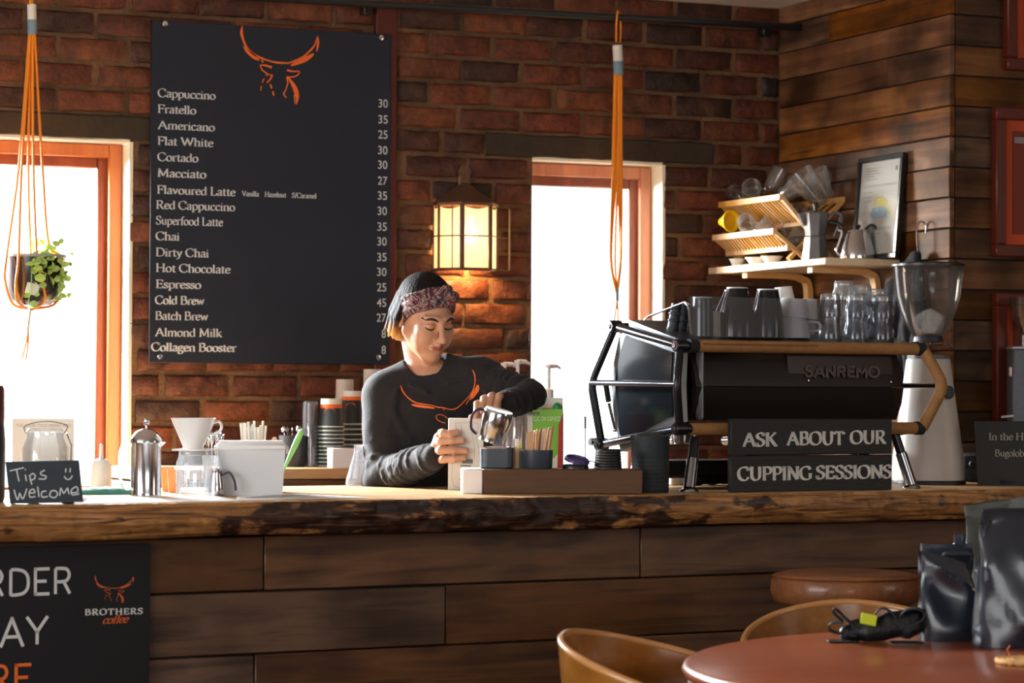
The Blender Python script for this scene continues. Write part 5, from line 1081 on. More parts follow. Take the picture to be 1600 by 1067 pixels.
# hair: dark cap, bob at the back left with blond tips
hr = HVox((-.22, -.16, -.20), (.18, .22, .18), .0032)
hr.hell((0, .022, .046), (.078, .094, .083), .005)
hr.hell((0, -.115, .010), (.075, .060, .075), .012, cut=True)      # clears the forehead and face
hr.hell((0, -.085, -.060), (.10, .085, .075), .012, cut=True)
rnd = random.Random(5)
tipz = {}
lk = []
for i in range(34):
    a = math.radians(rnd.uniform(-12, 185)); 
    # locks fall from the crown round the back and the sides, behind the ears
    x0, y0 = .072 * math.cos(a), .022 + .086 * math.sin(a)
    if y0 < .012 and abs(x0) > .03: y0 = .014
    top = (x0 * .98, y0, .045); mid = (x0 * 1.14, y0 * 1.10 + .004, -.010); L_ = rnd.uniform(-.058, -.075); tip = (x0 * 1.22 + rnd.uniform(-.004, .004), y0 * 1.16 + .006 + rnd.uniform(-.003, .008), L_)
    hr.hcap(top, mid, .011, .011, .006); hr.hcap(mid, tip, .010, .0035, .004)
for px, py, tx, ty in ((641, 487, 638, 524), (632, 480, 626, 530), (622, 488, 615, 524), (628, 484, 620, 529), (636, 492, 632, 530)):
    a = pl(px, py, .045); t = pl(tx, ty, .05); hr.cap(a, t, .013, .006, .008)
HAIRM, nt, b = newmat('hair_dark_with_blond_tips'); N, L = nt.nodes, nt.links; tc = N.new('ShaderNodeTexCoord'); sx_ = N.new('ShaderNodeSeparateXYZ'); L.new(tc.outputs['Object'], sx_.inputs[0])
mp = N.new('ShaderNodeMapping'); mp.inputs['Scale'].default_value = (160, 160, 9); L.new(tc.outputs['Object'], mp.inputs['Vector']); n = N.new('ShaderNodeTexNoise'); n.inputs['Scale'].default_value = 1; n.inputs['Detail'].default_value = 4; L.new(mp.outputs[0], n.inputs['Vector'])
ma = N.new('ShaderNodeMath'); ma.operation = 'MULTIPLY_ADD'; ma.inputs[1].default_value = .035; L.new(n.outputs['Fac'], ma.inputs[0]); L.new(sx_.outputs[2], ma.inputs[2])
mr = N.new('ShaderNodeMapRange'); mr.inputs['From Min'].default_value = HZ - .052; mr.inputs['From Max'].default_value = HZ + .012; L.new(ma.outputs[0], mr.inputs['Value'])
hc = ramp(nt, mr.outputs[0], [(.0, (226, 186, 120)), (.35, (200, 150, 86)), (.65, (96, 62, 38)), (1, (26, 22, 24))]); L.new(hc, b.inputs['Base Color']); b.inputs['Roughness'].default_value = .7; b.inputs['Specular IOR Level'].default_value = .12
bp = N.new('ShaderNodeBump'); bp.inputs['Strength'].default_value = .9; bp.inputs['Distance'].default_value = .006; L.new(n.outputs['Fac'], bp.inputs['Height']); L.new(bp.outputs[0], b.inputs['Normal'])
hair = vox_mesh('hair', hr, HAIRM, 1); lift(hair); part('hair', hair, HAIRM, head_o)
# headband: twisted patterned cloth round the head with a knot at the front
BANDM, nt, b = newmat('paisley_headband_cloth'); N, L = nt.nodes, nt.links; tc = N.new('ShaderNodeTexCoord')
vo = N.new('ShaderNodeTexVoronoi'); vo.inputs['Scale'].default_value = 44; L.new(tc.outputs['Object'], vo.inputs['Vector']); n = N.new('ShaderNodeTexNoise'); n.inputs['Scale'].default_value = 27; n.inputs['Detail'].default_value = 5; n.inputs['Distortion'].default_value = 2.5; L.new(tc.outputs['Object'], n.inputs['Vector'])
c1 = ramp(nt, vo.outputs['Distance'], [(.0, (196, 176, 168)), (.22, (128, 34, 52)), (.45, (52, 30, 38)), (.8, (30, 26, 34))]); c2 = ramp(nt, n.outputs['Fac'], [(.40, (40, 30, 38)), (.47, (140, 46, 62)), (.52, (196, 186, 176)), (.58, (44, 44, 52)), (.7, (96, 40, 50))])
mx = N.new('ShaderNodeMix'); mx.data_type = 'RGBA'; mx.inputs[0].default_value = .55; L.new(c1, mx.inputs[6]); L.new(c2, mx.inputs[7]); L.new(mx.outputs[2], b.inputs['Base Color']); b.inputs['Roughness'].default_value = .85
band = HVox((-.20, -.20, -.16), (.20, .22, .20), .0026)
NB = 44; nrmB = Vector((0, .62, .78)).normalized()
def ring_pts(o, grow):
    c = Vector((0, .016, .022)) + nrmB * o; out = []
    for i in range(NB + 1):
        a_ = 2 * math.pi * i / NB; d = Vector((math.sin(a_), -math.cos(a_), .80 * math.cos(a_)))
        ex, ey, ez = .0715 + grow, .090 + grow, .080 + grow; p = c - Vector((0, .016, .036))
        A_ = (d.x / ex) ** 2 + (d.y / ey) ** 2 + (d.z / ez) ** 2; B_ = 2 * (p.x * d.x / ex ** 2 + p.y * d.y / ey ** 2 + p.z * d.z / ez ** 2); C_ = (p.x / ex) ** 2 + (p.y / ey) ** 2 + (p.z / ez) ** 2 - 1
        s_ = (-B_ + math.sqrt(max(B_ * B_ - 4 * A_ * C_, 0))) / (2 * A_); out.append(tuple(c + d * s_))
    return out
for w_ in range(-5, 6):
    o = w_ * .0055; P_ = ring_pts(o, .0065)
    for i in range(NB):
        rr = .0044 + .0014 * math.sin(i * .9 + w_ * 1.7); band.hcap(P_[i], P_[i + 1], rr, rr, .0022)
for (c, r, tl) in (((.014, -.078, .096), (.026, .022, .019), .5), ((-.008, -.078, .104), (.024, .019, .012), -.6), ((.032, -.072, .086), (.017, .020, .022), .9), ((.010, -.068, .114), (.018, .012, .011), 0), ((.020, -.084, .080), (.011, .010, .013), .3)):
    band.hell(c, r, .004, tilt=Matrix.Rotation(tl, 3, 'Y'))
bm2 = vox_mesh('headband', band, BANDM, 1); lift(bm2); part('headband', bm2, BANDM, head_o, label='dark red and grey patterned headband')
m = MB(); c_ = Vector(pl(640, 519, .02)); c_.z += HZ
m.tube([c_ + Vector((.0075 * math.sin(a), -.004 * math.sin(a), .010 * math.cos(a))) for a in [2 * math.pi * i / 16 for i in range(17)]], .0014, 6, caps=False); part('earring', m, M('gold', (232, 188, 110), .25, 1.0), head_o, label='gold hoop earring')
# sweatshirt
sv = Vox((-.30, -.44, -.86), (.46, .32, -.08), .0045)
sv.ell(chest, (.176, .112, .19), .05); sv.ell(pl(668, 725, .07), (.168, .112, .20), .05); sv.ell(pl(668, 790, .08), (.172, .118, .16), .05)
sv.cap((.0, .05, -.175), shL, .060, .062, .05); sv.cap((.02, .05, -.165), shQ, .058, .060, .05)
sv.cap(shL, elL, .066, .058, .035); sv.cap(elL, wrL, .056, .036, .022)
sv.cap(shQ, elQ, .060, .043, .03); sv.cap(elQ, wrQ, .043, .035, .02)
sv.ell(pl(594, 670, .0), (.045, .05, .07), .03); sv.ell(pl(590, 755, -.02), (.045, .06, .035), .03)
# neckline opening and rounded collar
nc = Vector((.006, .020, -.158))
sv.cap(hd(0, .02, -.05), (nc.x, nc.y + .012, -.150), .058, .064, .008, cut=True)
col_ = [(nc.x + .078 * math.cos(a), nc.y + .018 + .062 * math.sin(a), -.158 - .022 * (-math.sin(a)) + .012 * math.cos(a)) for a in [2 * math.pi * i / 24 for i in range(25)]]
for a, b_ in zip(col_[:-1], col_[1:]): sv.cap(a, b_, .0105, .0105, .006)
# cloth folds: sleeve rings, pulled creases at elbows, soft waves elsewhere
def folds(a, b_, ra, rb, n, amp, seed, t0=.0, t1=1.0):
    a, b_ = Vector(a), Vector(b_); d = (b_ - a).normalized(); u = d.orthogonal().normalized(); w_ = d.cross(u); rnd = random.Random(seed)
    for i in range(n):
        t = lerp(t0, t1, (i + .5) / n) + rnd.uniform(-.02, .02); c = a.lerp(b_, t); r = lerp(ra, rb, t) + amp * .35; ph = rnd.uniform(0, 6.28); sl = rnd.uniform(-.3, .3); arc = rnd.uniform(1.6, 3.4)
        P = [c + (u * math.cos(ph + arc * k / 6) + w_ * math.sin(ph + arc * k / 6)) * r + d * sl * r * (k / 6 - .5) for k in range(7)]
        for p, q in zip(P[:-1], P[1:]): sv.cap(p, q, amp, amp, amp * 1.4)
folds(elL, wrL, .054, .035, 26, .0050, 2, .0, .98); folds(shL, elL, .063, .058, 16, .0045, 3, .15, 1.0); folds(elQ, wrQ, .041, .035, 14, .0045, 4); folds(shQ, elQ, .058, .044, 12, .0045, 5, .1, 1.0)
for (a, b_, r) in (((752, 575), (790, 620), .006), ((735, 585), (742, 640), .005), ((620, 610), (600, 690), .006), ((640, 690), (650, 760), .007), ((745, 650), (735, 720), .006), ((612, 640), (640, 690), .006), ((700, 660), (690, 740), .005), ((640, 600), (668, 612), .005), ((700, 598), (735, 585), .004)):
    A, B_ = pl(*a, -.05), pl(*b_, -.05)
    sv.cap(A, B_, r, r * .5, .02)
SHIRT, nt, b = newmat('black_sweatshirt_cotton'); b.inputs['Base Color'].default_value = srgb((22, 19, 23)); b.inputs['Roughness'].default_value = .9; b.inputs['Sheen Weight'].default_value = .06; b.inputs['Sheen Roughness'].default_value = .5
N, L = nt.nodes, nt.links; tc = N.new('ShaderNodeTexCoord'); n = N.new('ShaderNodeTexNoise'); n.inputs['Scale'].default_value = 320; L.new(tc.outputs['Object'], n.inputs['Vector']); n2 = N.new('ShaderNodeTexNoise'); n2.inputs['Scale'].default_value = 24; n2.inputs['Detail'].default_value = 3; L.new(tc.outputs['Object'], n2.inputs['Vector'])
ad = N.new('ShaderNodeMath'); ad.operation = 'MULTIPLY_ADD'; ad.inputs[1].default_value = .2; L.new(n.outputs['Fac'], ad.inputs[0]); L.new(n2.outputs['Fac'], ad.inputs[2]); bp = N.new('ShaderNodeBump'); bp.inputs['Strength'].default_value = .5; bp.inputs['Distance'].default_value = .008; L.new(ad.outputs[0], bp.inputs['Height']); L.new(bp.outputs[0], b.inputs['Normal'])
shirt = vox_mesh('sweatshirt', sv, SHIRT, 2); Ps = np.empty(len(shirt.vertices) * 3, np.float32); shirt.vertices.foreach_get('co', Ps); Ps = Ps.reshape(-1, 3)
sb = BVHTree.FromPolygons([Vector(v) for v in Ps], [tuple(p.vertices) for p in shirt.polygons]); lift(shirt); shirt_o = part('sweatshirt', shirt, SHIRT, person)
# printed horns across the chest, laid on the cloth
def chest_pt(px, py):
    o = Vector(pl(px, py, -.6)); d = (Vector(pl(px, py, .4)) - o).normalized(); r_ = sb.ray_cast(o, d)
    p = (r_[0] if r_[0] is not None else Vector(pl(px, py, -.05))) - d * .0012; return Vector((p.x, p.y, p.z + HZ))
def c1_(X, Y, s=.2062, x0=560, y0=420): return (x0 + X * s, y0 + Y * s)
CH_ = [[(320, 885, 6), (335, 925, 10), (365, 965, 8), (400, 995, 9), (440, 1015, 8), (500, 1025, 8), (560, 1035, 7)], [(404, 1028, 8), (440, 1036, 18), (480, 1042, 20), (530, 1048, 16), (575, 1056, 10)],
 [(560, 1036, 7), (600, 1048, 8), (640, 1052, 7), (690, 1064, 7), (730, 1062, 9), (765, 1040, 7), (800, 1005, 7), (835, 970, 6), (862, 930, 6), (880, 880, 7), (882, 820, 5), (862, 762, 4)], [(862, 762, 3), (880, 800, 7), (886, 850, 5)],
 [(905, 880, 16), (900, 910, 32), (880, 940, 36), (860, 970, 28), (842, 990, 14)], [(835, 995, 8), (822, 1015, 8), (815, 1030, 4)], [(640, 1062, 7), (655, 1072, 5)]]
st_ = []
for s in CH_:
    P = smooth_pts([(*c1_(x, y), w * .2062) for x, y, w in s], 4); st_.append(ribbon([(p[0], p[1]) for p in P], [p[2] for p in P]))
EAR = [(742, 653), (735, 650), (728, 648), (690, 648)]
for pts_ in ([(681, 651, 1.0), (684, 648, 1.1), (692, 648.5, 1.0), (700, 654, 1.0)], [(681, 651, 1.1), (685, 657, 1.1), (692, 660, 1.1), (696, 661, .8)]):
    P = smooth_pts(pts_, 4); st_.append(ribbon([(p[0], p[1]) for p in P], [p[2] for p in P]))
def sub2(st):
    out = []
    for L_, R_ in st:
        if len(L_) < 2: continue
        out.append((L_, R_))
    return out
mb = MB()
for L_, R_ in sub2(st_):
    n = len(L_); nw = 4; vs = []
    for l_, r_ in zip(L_, R_): vs += [chest_pt(lerp(l_[0], r_[0], j / nw), lerp(l_[1], r_[1], j / nw)) for j in range(nw + 1)]
    mb.add(vs, [(i * (nw + 1) + j, i * (nw + 1) + j + 1, (i + 1) * (nw + 1) + j + 1, (i + 1) * (nw + 1) + j) for i in range(n - 1) for j in range(nw)])
part('printed_horns', mb, ORANGE, shirt_o, 80)
# hands: palm, four bent fingers and a thumb each
def hand(name, palm, fingers, thumb, wrist, nails=True):
    allp = [p for f in fingers + [thumb] for p in f[0]] + [palm[0], wrist]; lo = np.min(np.array(allp), 0) - .03; hi = np.max(np.array(allp), 0) + .03
    v = Vox(lo, hi, .0020)
    v.cap(wrist, palm[0], .0240, .022, .01)
    for q in palm[1]: v.ell(q[0], q[1], .010, q[2] if len(q) > 2 else None)
    for P, r in fingers + [thumb]:
        rs = [r * s_ for s_ in (1.05, 1.0, .95, .84)][:len(P)]
        v2 = rs
        for i in range(len(P) - 1): v.cap(P[i], P[i + 1], v2[i], v2[i + 1], .0022)
        for q in P[1:-1]: v.ell(q, (r * 1.04, r * 1.04, r * 1.04), .002)
    me = vox_mesh(name, v, SKINM, 1); lift(me); return part(name, me, SKINM, person)
# viewer-left hand: fingers reach round the front face of the carton, thumb behind its edge
BXD = -.315                                       # front face of the carton
fy = BXD - .014
fL = []
for (y0, y1, y2, xk, xt, r) in ((676, 678, 674, 690, 713, .0112), (690, 688, 687, 686, 722, .0120), (704, 703, 703, 686, 727, .0120), (718, 717, 714, 690, 725, .0110)):
    kn = pl(xk, y0, fy + .030); p1 = pl(xk + 3, (y0 + y1) / 2, fy + .004); p2 = pl((xk + xt) / 2 + 2, y1, fy - .004); p3 = pl(xt, y2 + 1, fy + .002); fL.append(([kn, p1, p2, p3], r))
palmL = pl(684, 700, -.272)
hand('hand', (palmL, [(pl(686, 690, -.275), (.018, .022, .028)), (pl(688, 708, -.270), (.018, .022, .022))]), fL, ([pl(688, 722, -.255), pl(698, 712, -.235), pl(708, 694, -.230)], .0092), wrL)
m = MB(); rc = Vector(fL[1][0][1]).lerp(Vector(fL[1][0][2]), .75); rc.z += HZ; dr_ = (Vector(fL[1][0][2]) - Vector(fL[1][0][1])).normalized(); Mx = dr_.to_track_quat('Z', 'Y').to_matrix()
m.lathe([(.0090, -.0016), (.0098, -.0016), (.0098, .0016), (.0090, .0016), (.0090, -.0016)], 20, c=rc, M=Mx); part('ring', m, STEEL, person, label='thin dark ring on the finger')
# viewer-right hand: loose fist resting over the carton and the tilted jug, knuckles up
fQ = []
for i, (kx, ky) in enumerate(((779, 620), (767.5, 619), (756, 623), (745.5, 631))):
    dyk = -.285 - .006 * i; k0_ = pl(kx + 2, ky - 1, dyk + .022); k1_ = pl(kx, ky, dyk); k2_ = pl(kx - 4 + i, ky + 17 - i * .6, dyk - .022); k3_ = pl(kx + 1, ky + 25 - i * 1.5, dyk + .004); fQ.append(([k0_, k1_, k2_, k3_], 0.0108 - .0004 * i))
hand('hand', (pl(770, 633, -.262), [(pl(768, 632, -.262), (.028, .024, .022)), (pl(756, 636, -.272), (.022, .02, .018))]), fQ, ([pl(772, 646, -.280), pl(754, 649, -.300), pl(737, 652, -.300)], .0098), wrQ)
# carton held on the counter
bp_ = at_d(727.5, 765, PD + BXD + .0); 
ct = thing('white_carton', 'tall white carton printed with pale bag outlines, gripped in one hand', 'carton', (bp_.x, bp_.y, CZ), FACE)
kc = 1 / S(bp_); wC, hC = 55 * kc, 112 * kc; m = MB(); m.box((0, .035, hC / 2), (wC, .07, hC), .0015); part('box', m, M('carton_white', (222, 220, 214), .6), ct)
OL = M('carton_line', (150, 150, 156), .7); st2 = []
for P in ([(-.3, .93), (.33, .93), (.30, .72), (.40, .5), (.40, .06), (-.34, .06), (-.34, .5), (-.24, .72), (-.3, .93)], [(-.14, .93), (-.12, .80), (-.20, .62), (-.2, .55)], [(.2, .93), (.17, .80), (.24, .62), (.24, .45)]):
    P = smooth_pts([(a * wC, b * hC) for a, b in P], 3); st2.append(ribbon(P, .0010))
part('printed_outline', strips_mb(st2, lambda v: Vector((v[0], -.0006, v[1]))), OL, ct, smooth=0)
GP = M('carton_grey_print', (112, 112, 116), .7)
for c_, d_ in (((.005, -.0006, hC * .40), (.030, .0006, .012)), ((-.015, -.0006, hC * .15), (.004, .0006, .003)), ((.0, -.0006, hC * .34), (.03, .0006, .004))): m = MB(); m.box(c_, d_); part('printed_block', m, GP, ct, 0)
# ------------------------------------------------------------------ espresso machine (origin: under the near-left corner node, on the worktop)
mo = cpt(1062, .10); MS = cs(1062, .10); MK = 1 / S(mo)
mach = thing('espresso_machine', 'long black espresso machine with tan leather-wrapped rails seen from its back', 'espresso machine', mo, CROT)
def ms(px, n): return cs(px, .10 + n) - MS                    # along-machine coordinate of a pixel column at n metres behind the near rail
def mz(px, py, n): return cz(px, py, .10 + n) - CZ
def mp_(px, py, n): return Vector((ms(px, n), n, mz(px, py, n)))
FRM = M('black_tube_frame', (30, 30, 36), .28, .4, spec=.6); LEATH = M('tan_leather_wrap', (158, 112, 66), .6, var=.15, vscale=25, bump=.35, bscale=300); GREYP = M('grey_side_panel', (112, 116, 120), .35, .3)
PANEL = M('black_back_panel', (30, 25, 24), .32, spec=.5); SMOKE = M('smoked_glass_panel', (24, 30, 36), .12, spec=.7)
xR = ms(1437, 0)                                              # near right node
zT, zM, zB = mz(1062, 540, 0), mz(1060, 600, -.03), mz(1062, 670, 0)
NF = .36; fT = mp_(960, 510, NF); fM = mp_(923, 598, NF + .06); fB = mp_(940, 694, NF + .05)
nT, nM, nB = Vector((0, 0, zT)), Vector((-.030, -.03, zM)), Vector((0, 0, zB))
T_ = .0115
def rounded(pts, k=5):
    """polyline with softened inner corners"""
    out = [Vector(pts[0])]
    for a, b, c in zip(pts[:-2], pts[1:-1], pts[2:]):
        a, b, c = Vector(a), Vector(b), Vector(c); u = b + (a - b).normalized() * .03; w = b + (c - b).normalized() * .03
        for i in range(k + 1): t = i / k; out.append(u * (1 - t) ** 2 + b * 2 * t * (1 - t) + w * t * t)
    return out + [Vector(pts[-1])]
m = MB(); m.tube(rounded([nT, nM, nB]), T_, 14); part('side_hoop', m, FRM, mach)
m = MB(); m.tube(rounded([fT, fM, fB]), T_, 14); part('side_hoop', m, FRM, mach)
for a, b in ((nT, fT), (nM, fM), (nB, fB)): m = MB(); m.tube([a, b], T_ if a is not nM else .0085, 14); part('side_bar', m, FRM if a is nT else M('side_bar_steel_%s' % ('mid' if a is nM else 'low'), (96, 98, 112), .25, .8), mach)
for q in (nT, nB, fT, fB):
    m = MB(); m.lathe([(0, -.019), (.015, -.019), (.018, -.016), (.018, .016), (.015, .019), (0, .019)], 20, M=Matrix.Rotation(math.pi / 2, 3, 'Y'), c=q); nd = part('corner_joint', m, FRM, mach); m = MB(); m.lathe([(0, 0), (.007, 0), (.006, .004), (.003, .004), (.003, .001), (0, .001)], 12, M=Matrix.Rotation(-math.pi / 2, 3, 'Y'), c=q - Vector((.0185, 0, 0))); part('cap_screw', m, STEEL, nd)
gT, gM, gB = Vector((xR, 0, zT)), Vector((xR + .044, -.055, zM)), Vector((xR - .004, 0, zB))
# leather-wrapped rails, with stitching along the top one
for (a, b, nm) in ((nT + Vector((.055, 0, 0)), gT - Vector((.015, 0, 0)), 'leather_rail'), (nB + Vector((.035, 0, 0)), gB - Vector((.01, 0, 0)), 'leather_rail')):
    m = MB(); m.tube([a, b], .0175, 18); rr = part(nm, m, LEATH, mach); m = MB(); m.tube([a - Vector((.055, 0, 0)), b + Vector((.02, 0, 0))], .0125, 14); part('rail_core', m, FRM, rr)
    if a.z > .3:
        s = MB(); n_ = 60
        for i in range(n_): x = a.x + .01 + i * .0065; s.tube([(x, -.0165, a.z + .0075), (x + .0045, -.0178, a.z + .0025)], .0009, 4)
        tag(part('stitching', s, M('dark_thread', (58, 40, 26), .8), rr), kind='stuff')
m = MB(); m.tube(rounded([gT + Vector((.012, 0, 0)), gM, gB + Vector((.012, 0, 0))]), .0175, 18); part('leather_side_hoop', m, LEATH, mach)
for q in (gT, gB, nT + Vector((.042, 0, 0))): m = MB(); m.tube([q - Vector((.014, 0, 0)), q + Vector((.012, 0, 0))], .0195, 16); part('rail_collar', m, MATTBLACK, mach)
m = MB(); m.tube([gM + Vector((-.01, .01, -.0)), gM + Vector((-.05, .30, .0))], .008, 10); part('side_bar', m, STEEL, mach)
gfT, gfM, gfB = Vector((xR, NF, fT.z)), Vector((xR + .05, NF + .05, fM.z)), Vector((xR - .01, NF + .03, fB.z))
m = MB(); m.tube(rounded([gfT, gfM, gfB]), T_, 12); part('side_hoop', m, FRM, mach)
for a, b in ((gT, gfT), (gB, gfB)): m = MB(); m.tube([a, b], T_, 12); part('side_bar', m, FRM, mach)
m = MB(); m.tube([fT, gfT], T_, 12); part('rear_rail', m, FRM, mach)
# body: back panel in two leaves, curved ends
x0 = ms(1078, .03); x1 = ms(1418, .03); zt, zk, zb = mz(1200, 549, .03), mz(1200, 604, .0), mz(1200, 656, .03)
def skin(prof, xa, xb, th, nm, mat, curve=.0):
    m = MB(); n = len(prof); xs = [lerp(xa, xb, i / 24) for i in range(25)]; vs = []
    for x in xs:
        e = max(0, (x - (xb - .05)) / .05); dy = curve * e * e
        for (y, z) in prof: vs.append((x, y + dy, z))
        for (y, z) in prof[::-1]: vs.append((x, y + dy + th, z))
    k = 2 * n; m.add(vs, [(i * k + j, i * k + (j + 1) % k, (i + 1) * k + (j + 1) % k, (i + 1) * k + j) for i in range(24) for j in range(k)] + [tuple(range(k)), tuple(24 * k + j for j in range(k))[::-1]]); part(nm, m, mat, mach)
skin([(.035, zt), (.012, lerp(zt, zk, .5)), (.000, zk + .001)], x0, x1, .02, 'upper_back_panel', PANEL, .06)
skin([(.000, zk - .001), (.010, lerp(zk, zb, .5)), (.035, zb)], x0, x1, .02, 'lower_back_panel', PANEL, .06)
m = MB(); m.box(((x0 + x1) / 2, .22, (zt + zb) / 2 - .0), (x1 - x0 - .02, .28, zt - zb - .02), .01); part('boiler_housing', m, MATTBLACK, mach)
# name plate with four screws and geometric lettering
pa, pb = mp_(1228, 556, .02), mp_(1395, 598, .008)
m = MB(); m.add([(pa.x, .0175, zt - .012), (pb.x, .0175, zt - .012), (pb.x, .0040, zk + .008), (pa.x, .0040, zk + .008)], [(0, 1, 2, 3)]); PLT = M('tinted_name_plate', (44, 33, 32), .2, spec=.5); part('name_plate', m, PLT, mach, 0)
def on_plate(px, py):
    """point on the slanted upper leaf"""
    z = mz(px, py, .014); t = (zt - z) / (zt - zk); y = lerp(.035, .012, t / .5) if t < .5 else lerp(.012, 0, (t - .5) / .5); return Vector((ms(px, y), y - .0030, z))
a, b = on_plate(1256, 588), on_plate(1374, 590); tp_ = on_plate(1256, 572); uy = (tp_ - a)
lettering('maker_lettering', 'SANREMO', mach, a + Vector((0, -.003, 0)), ((b.x - a.x) / abs(b.x - a.x), 0, 0), uy.normalized(), uy.length, b.x - a.x, M('embossed_grey_lettering', (84, 76, 74), .5), font=SANS, mono=2.3, track=1.3)
for px, py in ((1257, 559), (1386, 561), (1262, 595), (1391, 597)):
    q = on_plate(px, py); m = MB(); m.lathe([(0, 0), (.0035, 0), (.003, .002), (0, .0025)], 10, M=Matrix.Rotation(math.pi / 2, 3, 'X'), c=q); part('plate_screw', m, STEEL, mach)
# left side: grey frame plate with smoked glass
sx0 = .012
side = [(.012, zt + .018), (.02, zk), (.012, zb - .005), (.06, zb - .02), (.33, fB.z - .0 - .02), (.37, lerp(fB.z, fM.z, .5)), (.385, fM.z + .02), (.33, fT.z - .005), (.28, fT.z)]
m = MB(); m.prism(side, sx0, sx0 + .022, 0); part('side_plate', m, GREYP, mach, 20)
cy = sum(p[0] for p in side) / len(side); cz_ = sum(p[1] for p in side) / len(side)
inn = smooth_pts([(cy + (y - cy) * .80, cz_ + (z - cz_) * .80) for y, z in side] + [(cy + (side[0][0] - cy) * .80, cz_ + (side[0][1] - cz_) * .80)], 4)[:-1]
m = MB(); m.prism(inn, sx0 - .006, sx0 + .002, 0); part('side_glass', m, SMOKE, mach, 30)
m = MB(); m.box((.075, .015, (zt + zb) / 2), (.016, .03, zt - zb), .006); part('end_strip', m, GREYP, mach)
m = MB(); m.prism([(.0, zt + .008), (.0, zt + .022), (.30, fT.z + .018), (.30, fT.z + .002)], .02, xR - .01, 0); part('top_deck', m, M('deck_grey_metal', (92, 96, 102), .3, .5), mach)
# underside: drip tray, groups and legs
m = MB(); m.box(((x0 + x1) / 2 + .0, .20, zb - .022), (x1 - x0 - .02, .30, .03), .006); part('lower_chassis', m, M('chassis_dark', (34, 30, 30), .4), mach)
m = MB(); m.box(((x0 + x1) / 2 + .02, .36, .055), (x1 - x0 - .1, .18, .05), .008); part('drip_tray', m, M('tray_dark', (40, 38, 38), .4, .5), mach)
LEGC = M('chrome_leg_sleeve', (150, 152, 160), .2, 1.0)
for (ax, ay, bx, by, n_) in ((1086, 684, 1077, 768, .0), (1396, 672, 1424, 755, .0), (1000, 690, 990, 745, .34), (1330, 690, 1345, 745, .36)):
    a = mp_(ax, ay, n_ + .03); b = mp_(bx, by, n_); b.z = .012; c_ = a.lerp(b, .42)
    m = MB(); m.tube([a, c_], .0135, 14); lg = part('leg', m, FRM, mach); m = MB(); m.tube([c_, b], .0165, 14); part('chrome_sleeve', m, LEGC, lg)
    m = MB(); m.lathe([(0, -.012), (.026, -.012), (.027, -.008), (.024, -.003), (.014, .002), (0, .002)], 20, c=b); part('foot', m, STEEL, lg)
# group heads with spouts glimpsed underneath, steam lever at the left
for x in (x0 + .22, x0 + .50):
    m = MB(); m.lathe([(0, 0), (.034, 0), (.036, .01), (.036, .05), (0, .05)], 24, c=(x, .40, zb - .075)); m.tube([(x, .40, zb - .06), (x, .46, zb - .065), (x, .60, zb - .07)], [.012, .012, .014], 12); part('group_head', m, STEEL, mach)
a, b, c_ = mp_(946, 600, .40), mp_(951, 630, .41), mp_(961, 672, .42); m = MB(); m.tube([a, a.lerp(b, .9)], .0085, 12); lv = part('steam_lever', m, BLACK, mach); m = MB(); m.tube([b, c_], .0045, 10); m.lathe([(0, -.006), (.006, -.004), (.007, 0), (.006, .004), (0, .006)], 12, c=c_); part('lever_rod', m, STEEL, lv)
a, b = mp_(927, 690, .44), mp_(1000, 690, .44); m = MB(); m.tube([a, b], .007, 10); m.lathe([(0, -.012), (.011, -.012), (.012, .012), (0, .012)], 14, M=Matrix.Rotation(math.pi / 2, 3, 'Y'), c=a); part('steam_wand', m, STEEL, mach)
# cup guard: thin bar and clear screen standing on the deck
TRZ = mz(1200, 528, .04)
zg = mz(1240, 467, .05); xa, xb = ms(1077, .03), ms(1402, .03)
m = MB(); m.add([(xa, .030, TRZ), (xb, .030, TRZ), (xb, .030, zg), (xa, .030, zg), (xa, .034, TRZ), (xb, .034, TRZ), (xb, .034, zg), (xa, .034, zg)], [(0, 1, 2, 3), (7, 6, 5, 4), (3, 2, 6, 7), (0, 4, 5, 1), (1, 5, 6, 2), (0, 3, 7, 4)])
part('clear_cup_screen', m, thin_glass('smoky_acrylic', (.74, .75, .78), .008, .12), mach, 0)
a, b, c_ = mp_(1006, 497, .33), mp_(1074, 470, .03), mp_(1079, 522, .03); m = MB(); m.tube(rounded([mp_(1003, 505, .33), a, b, c_]), .0035, 8); part('guard_wire', m, STEEL, mach)
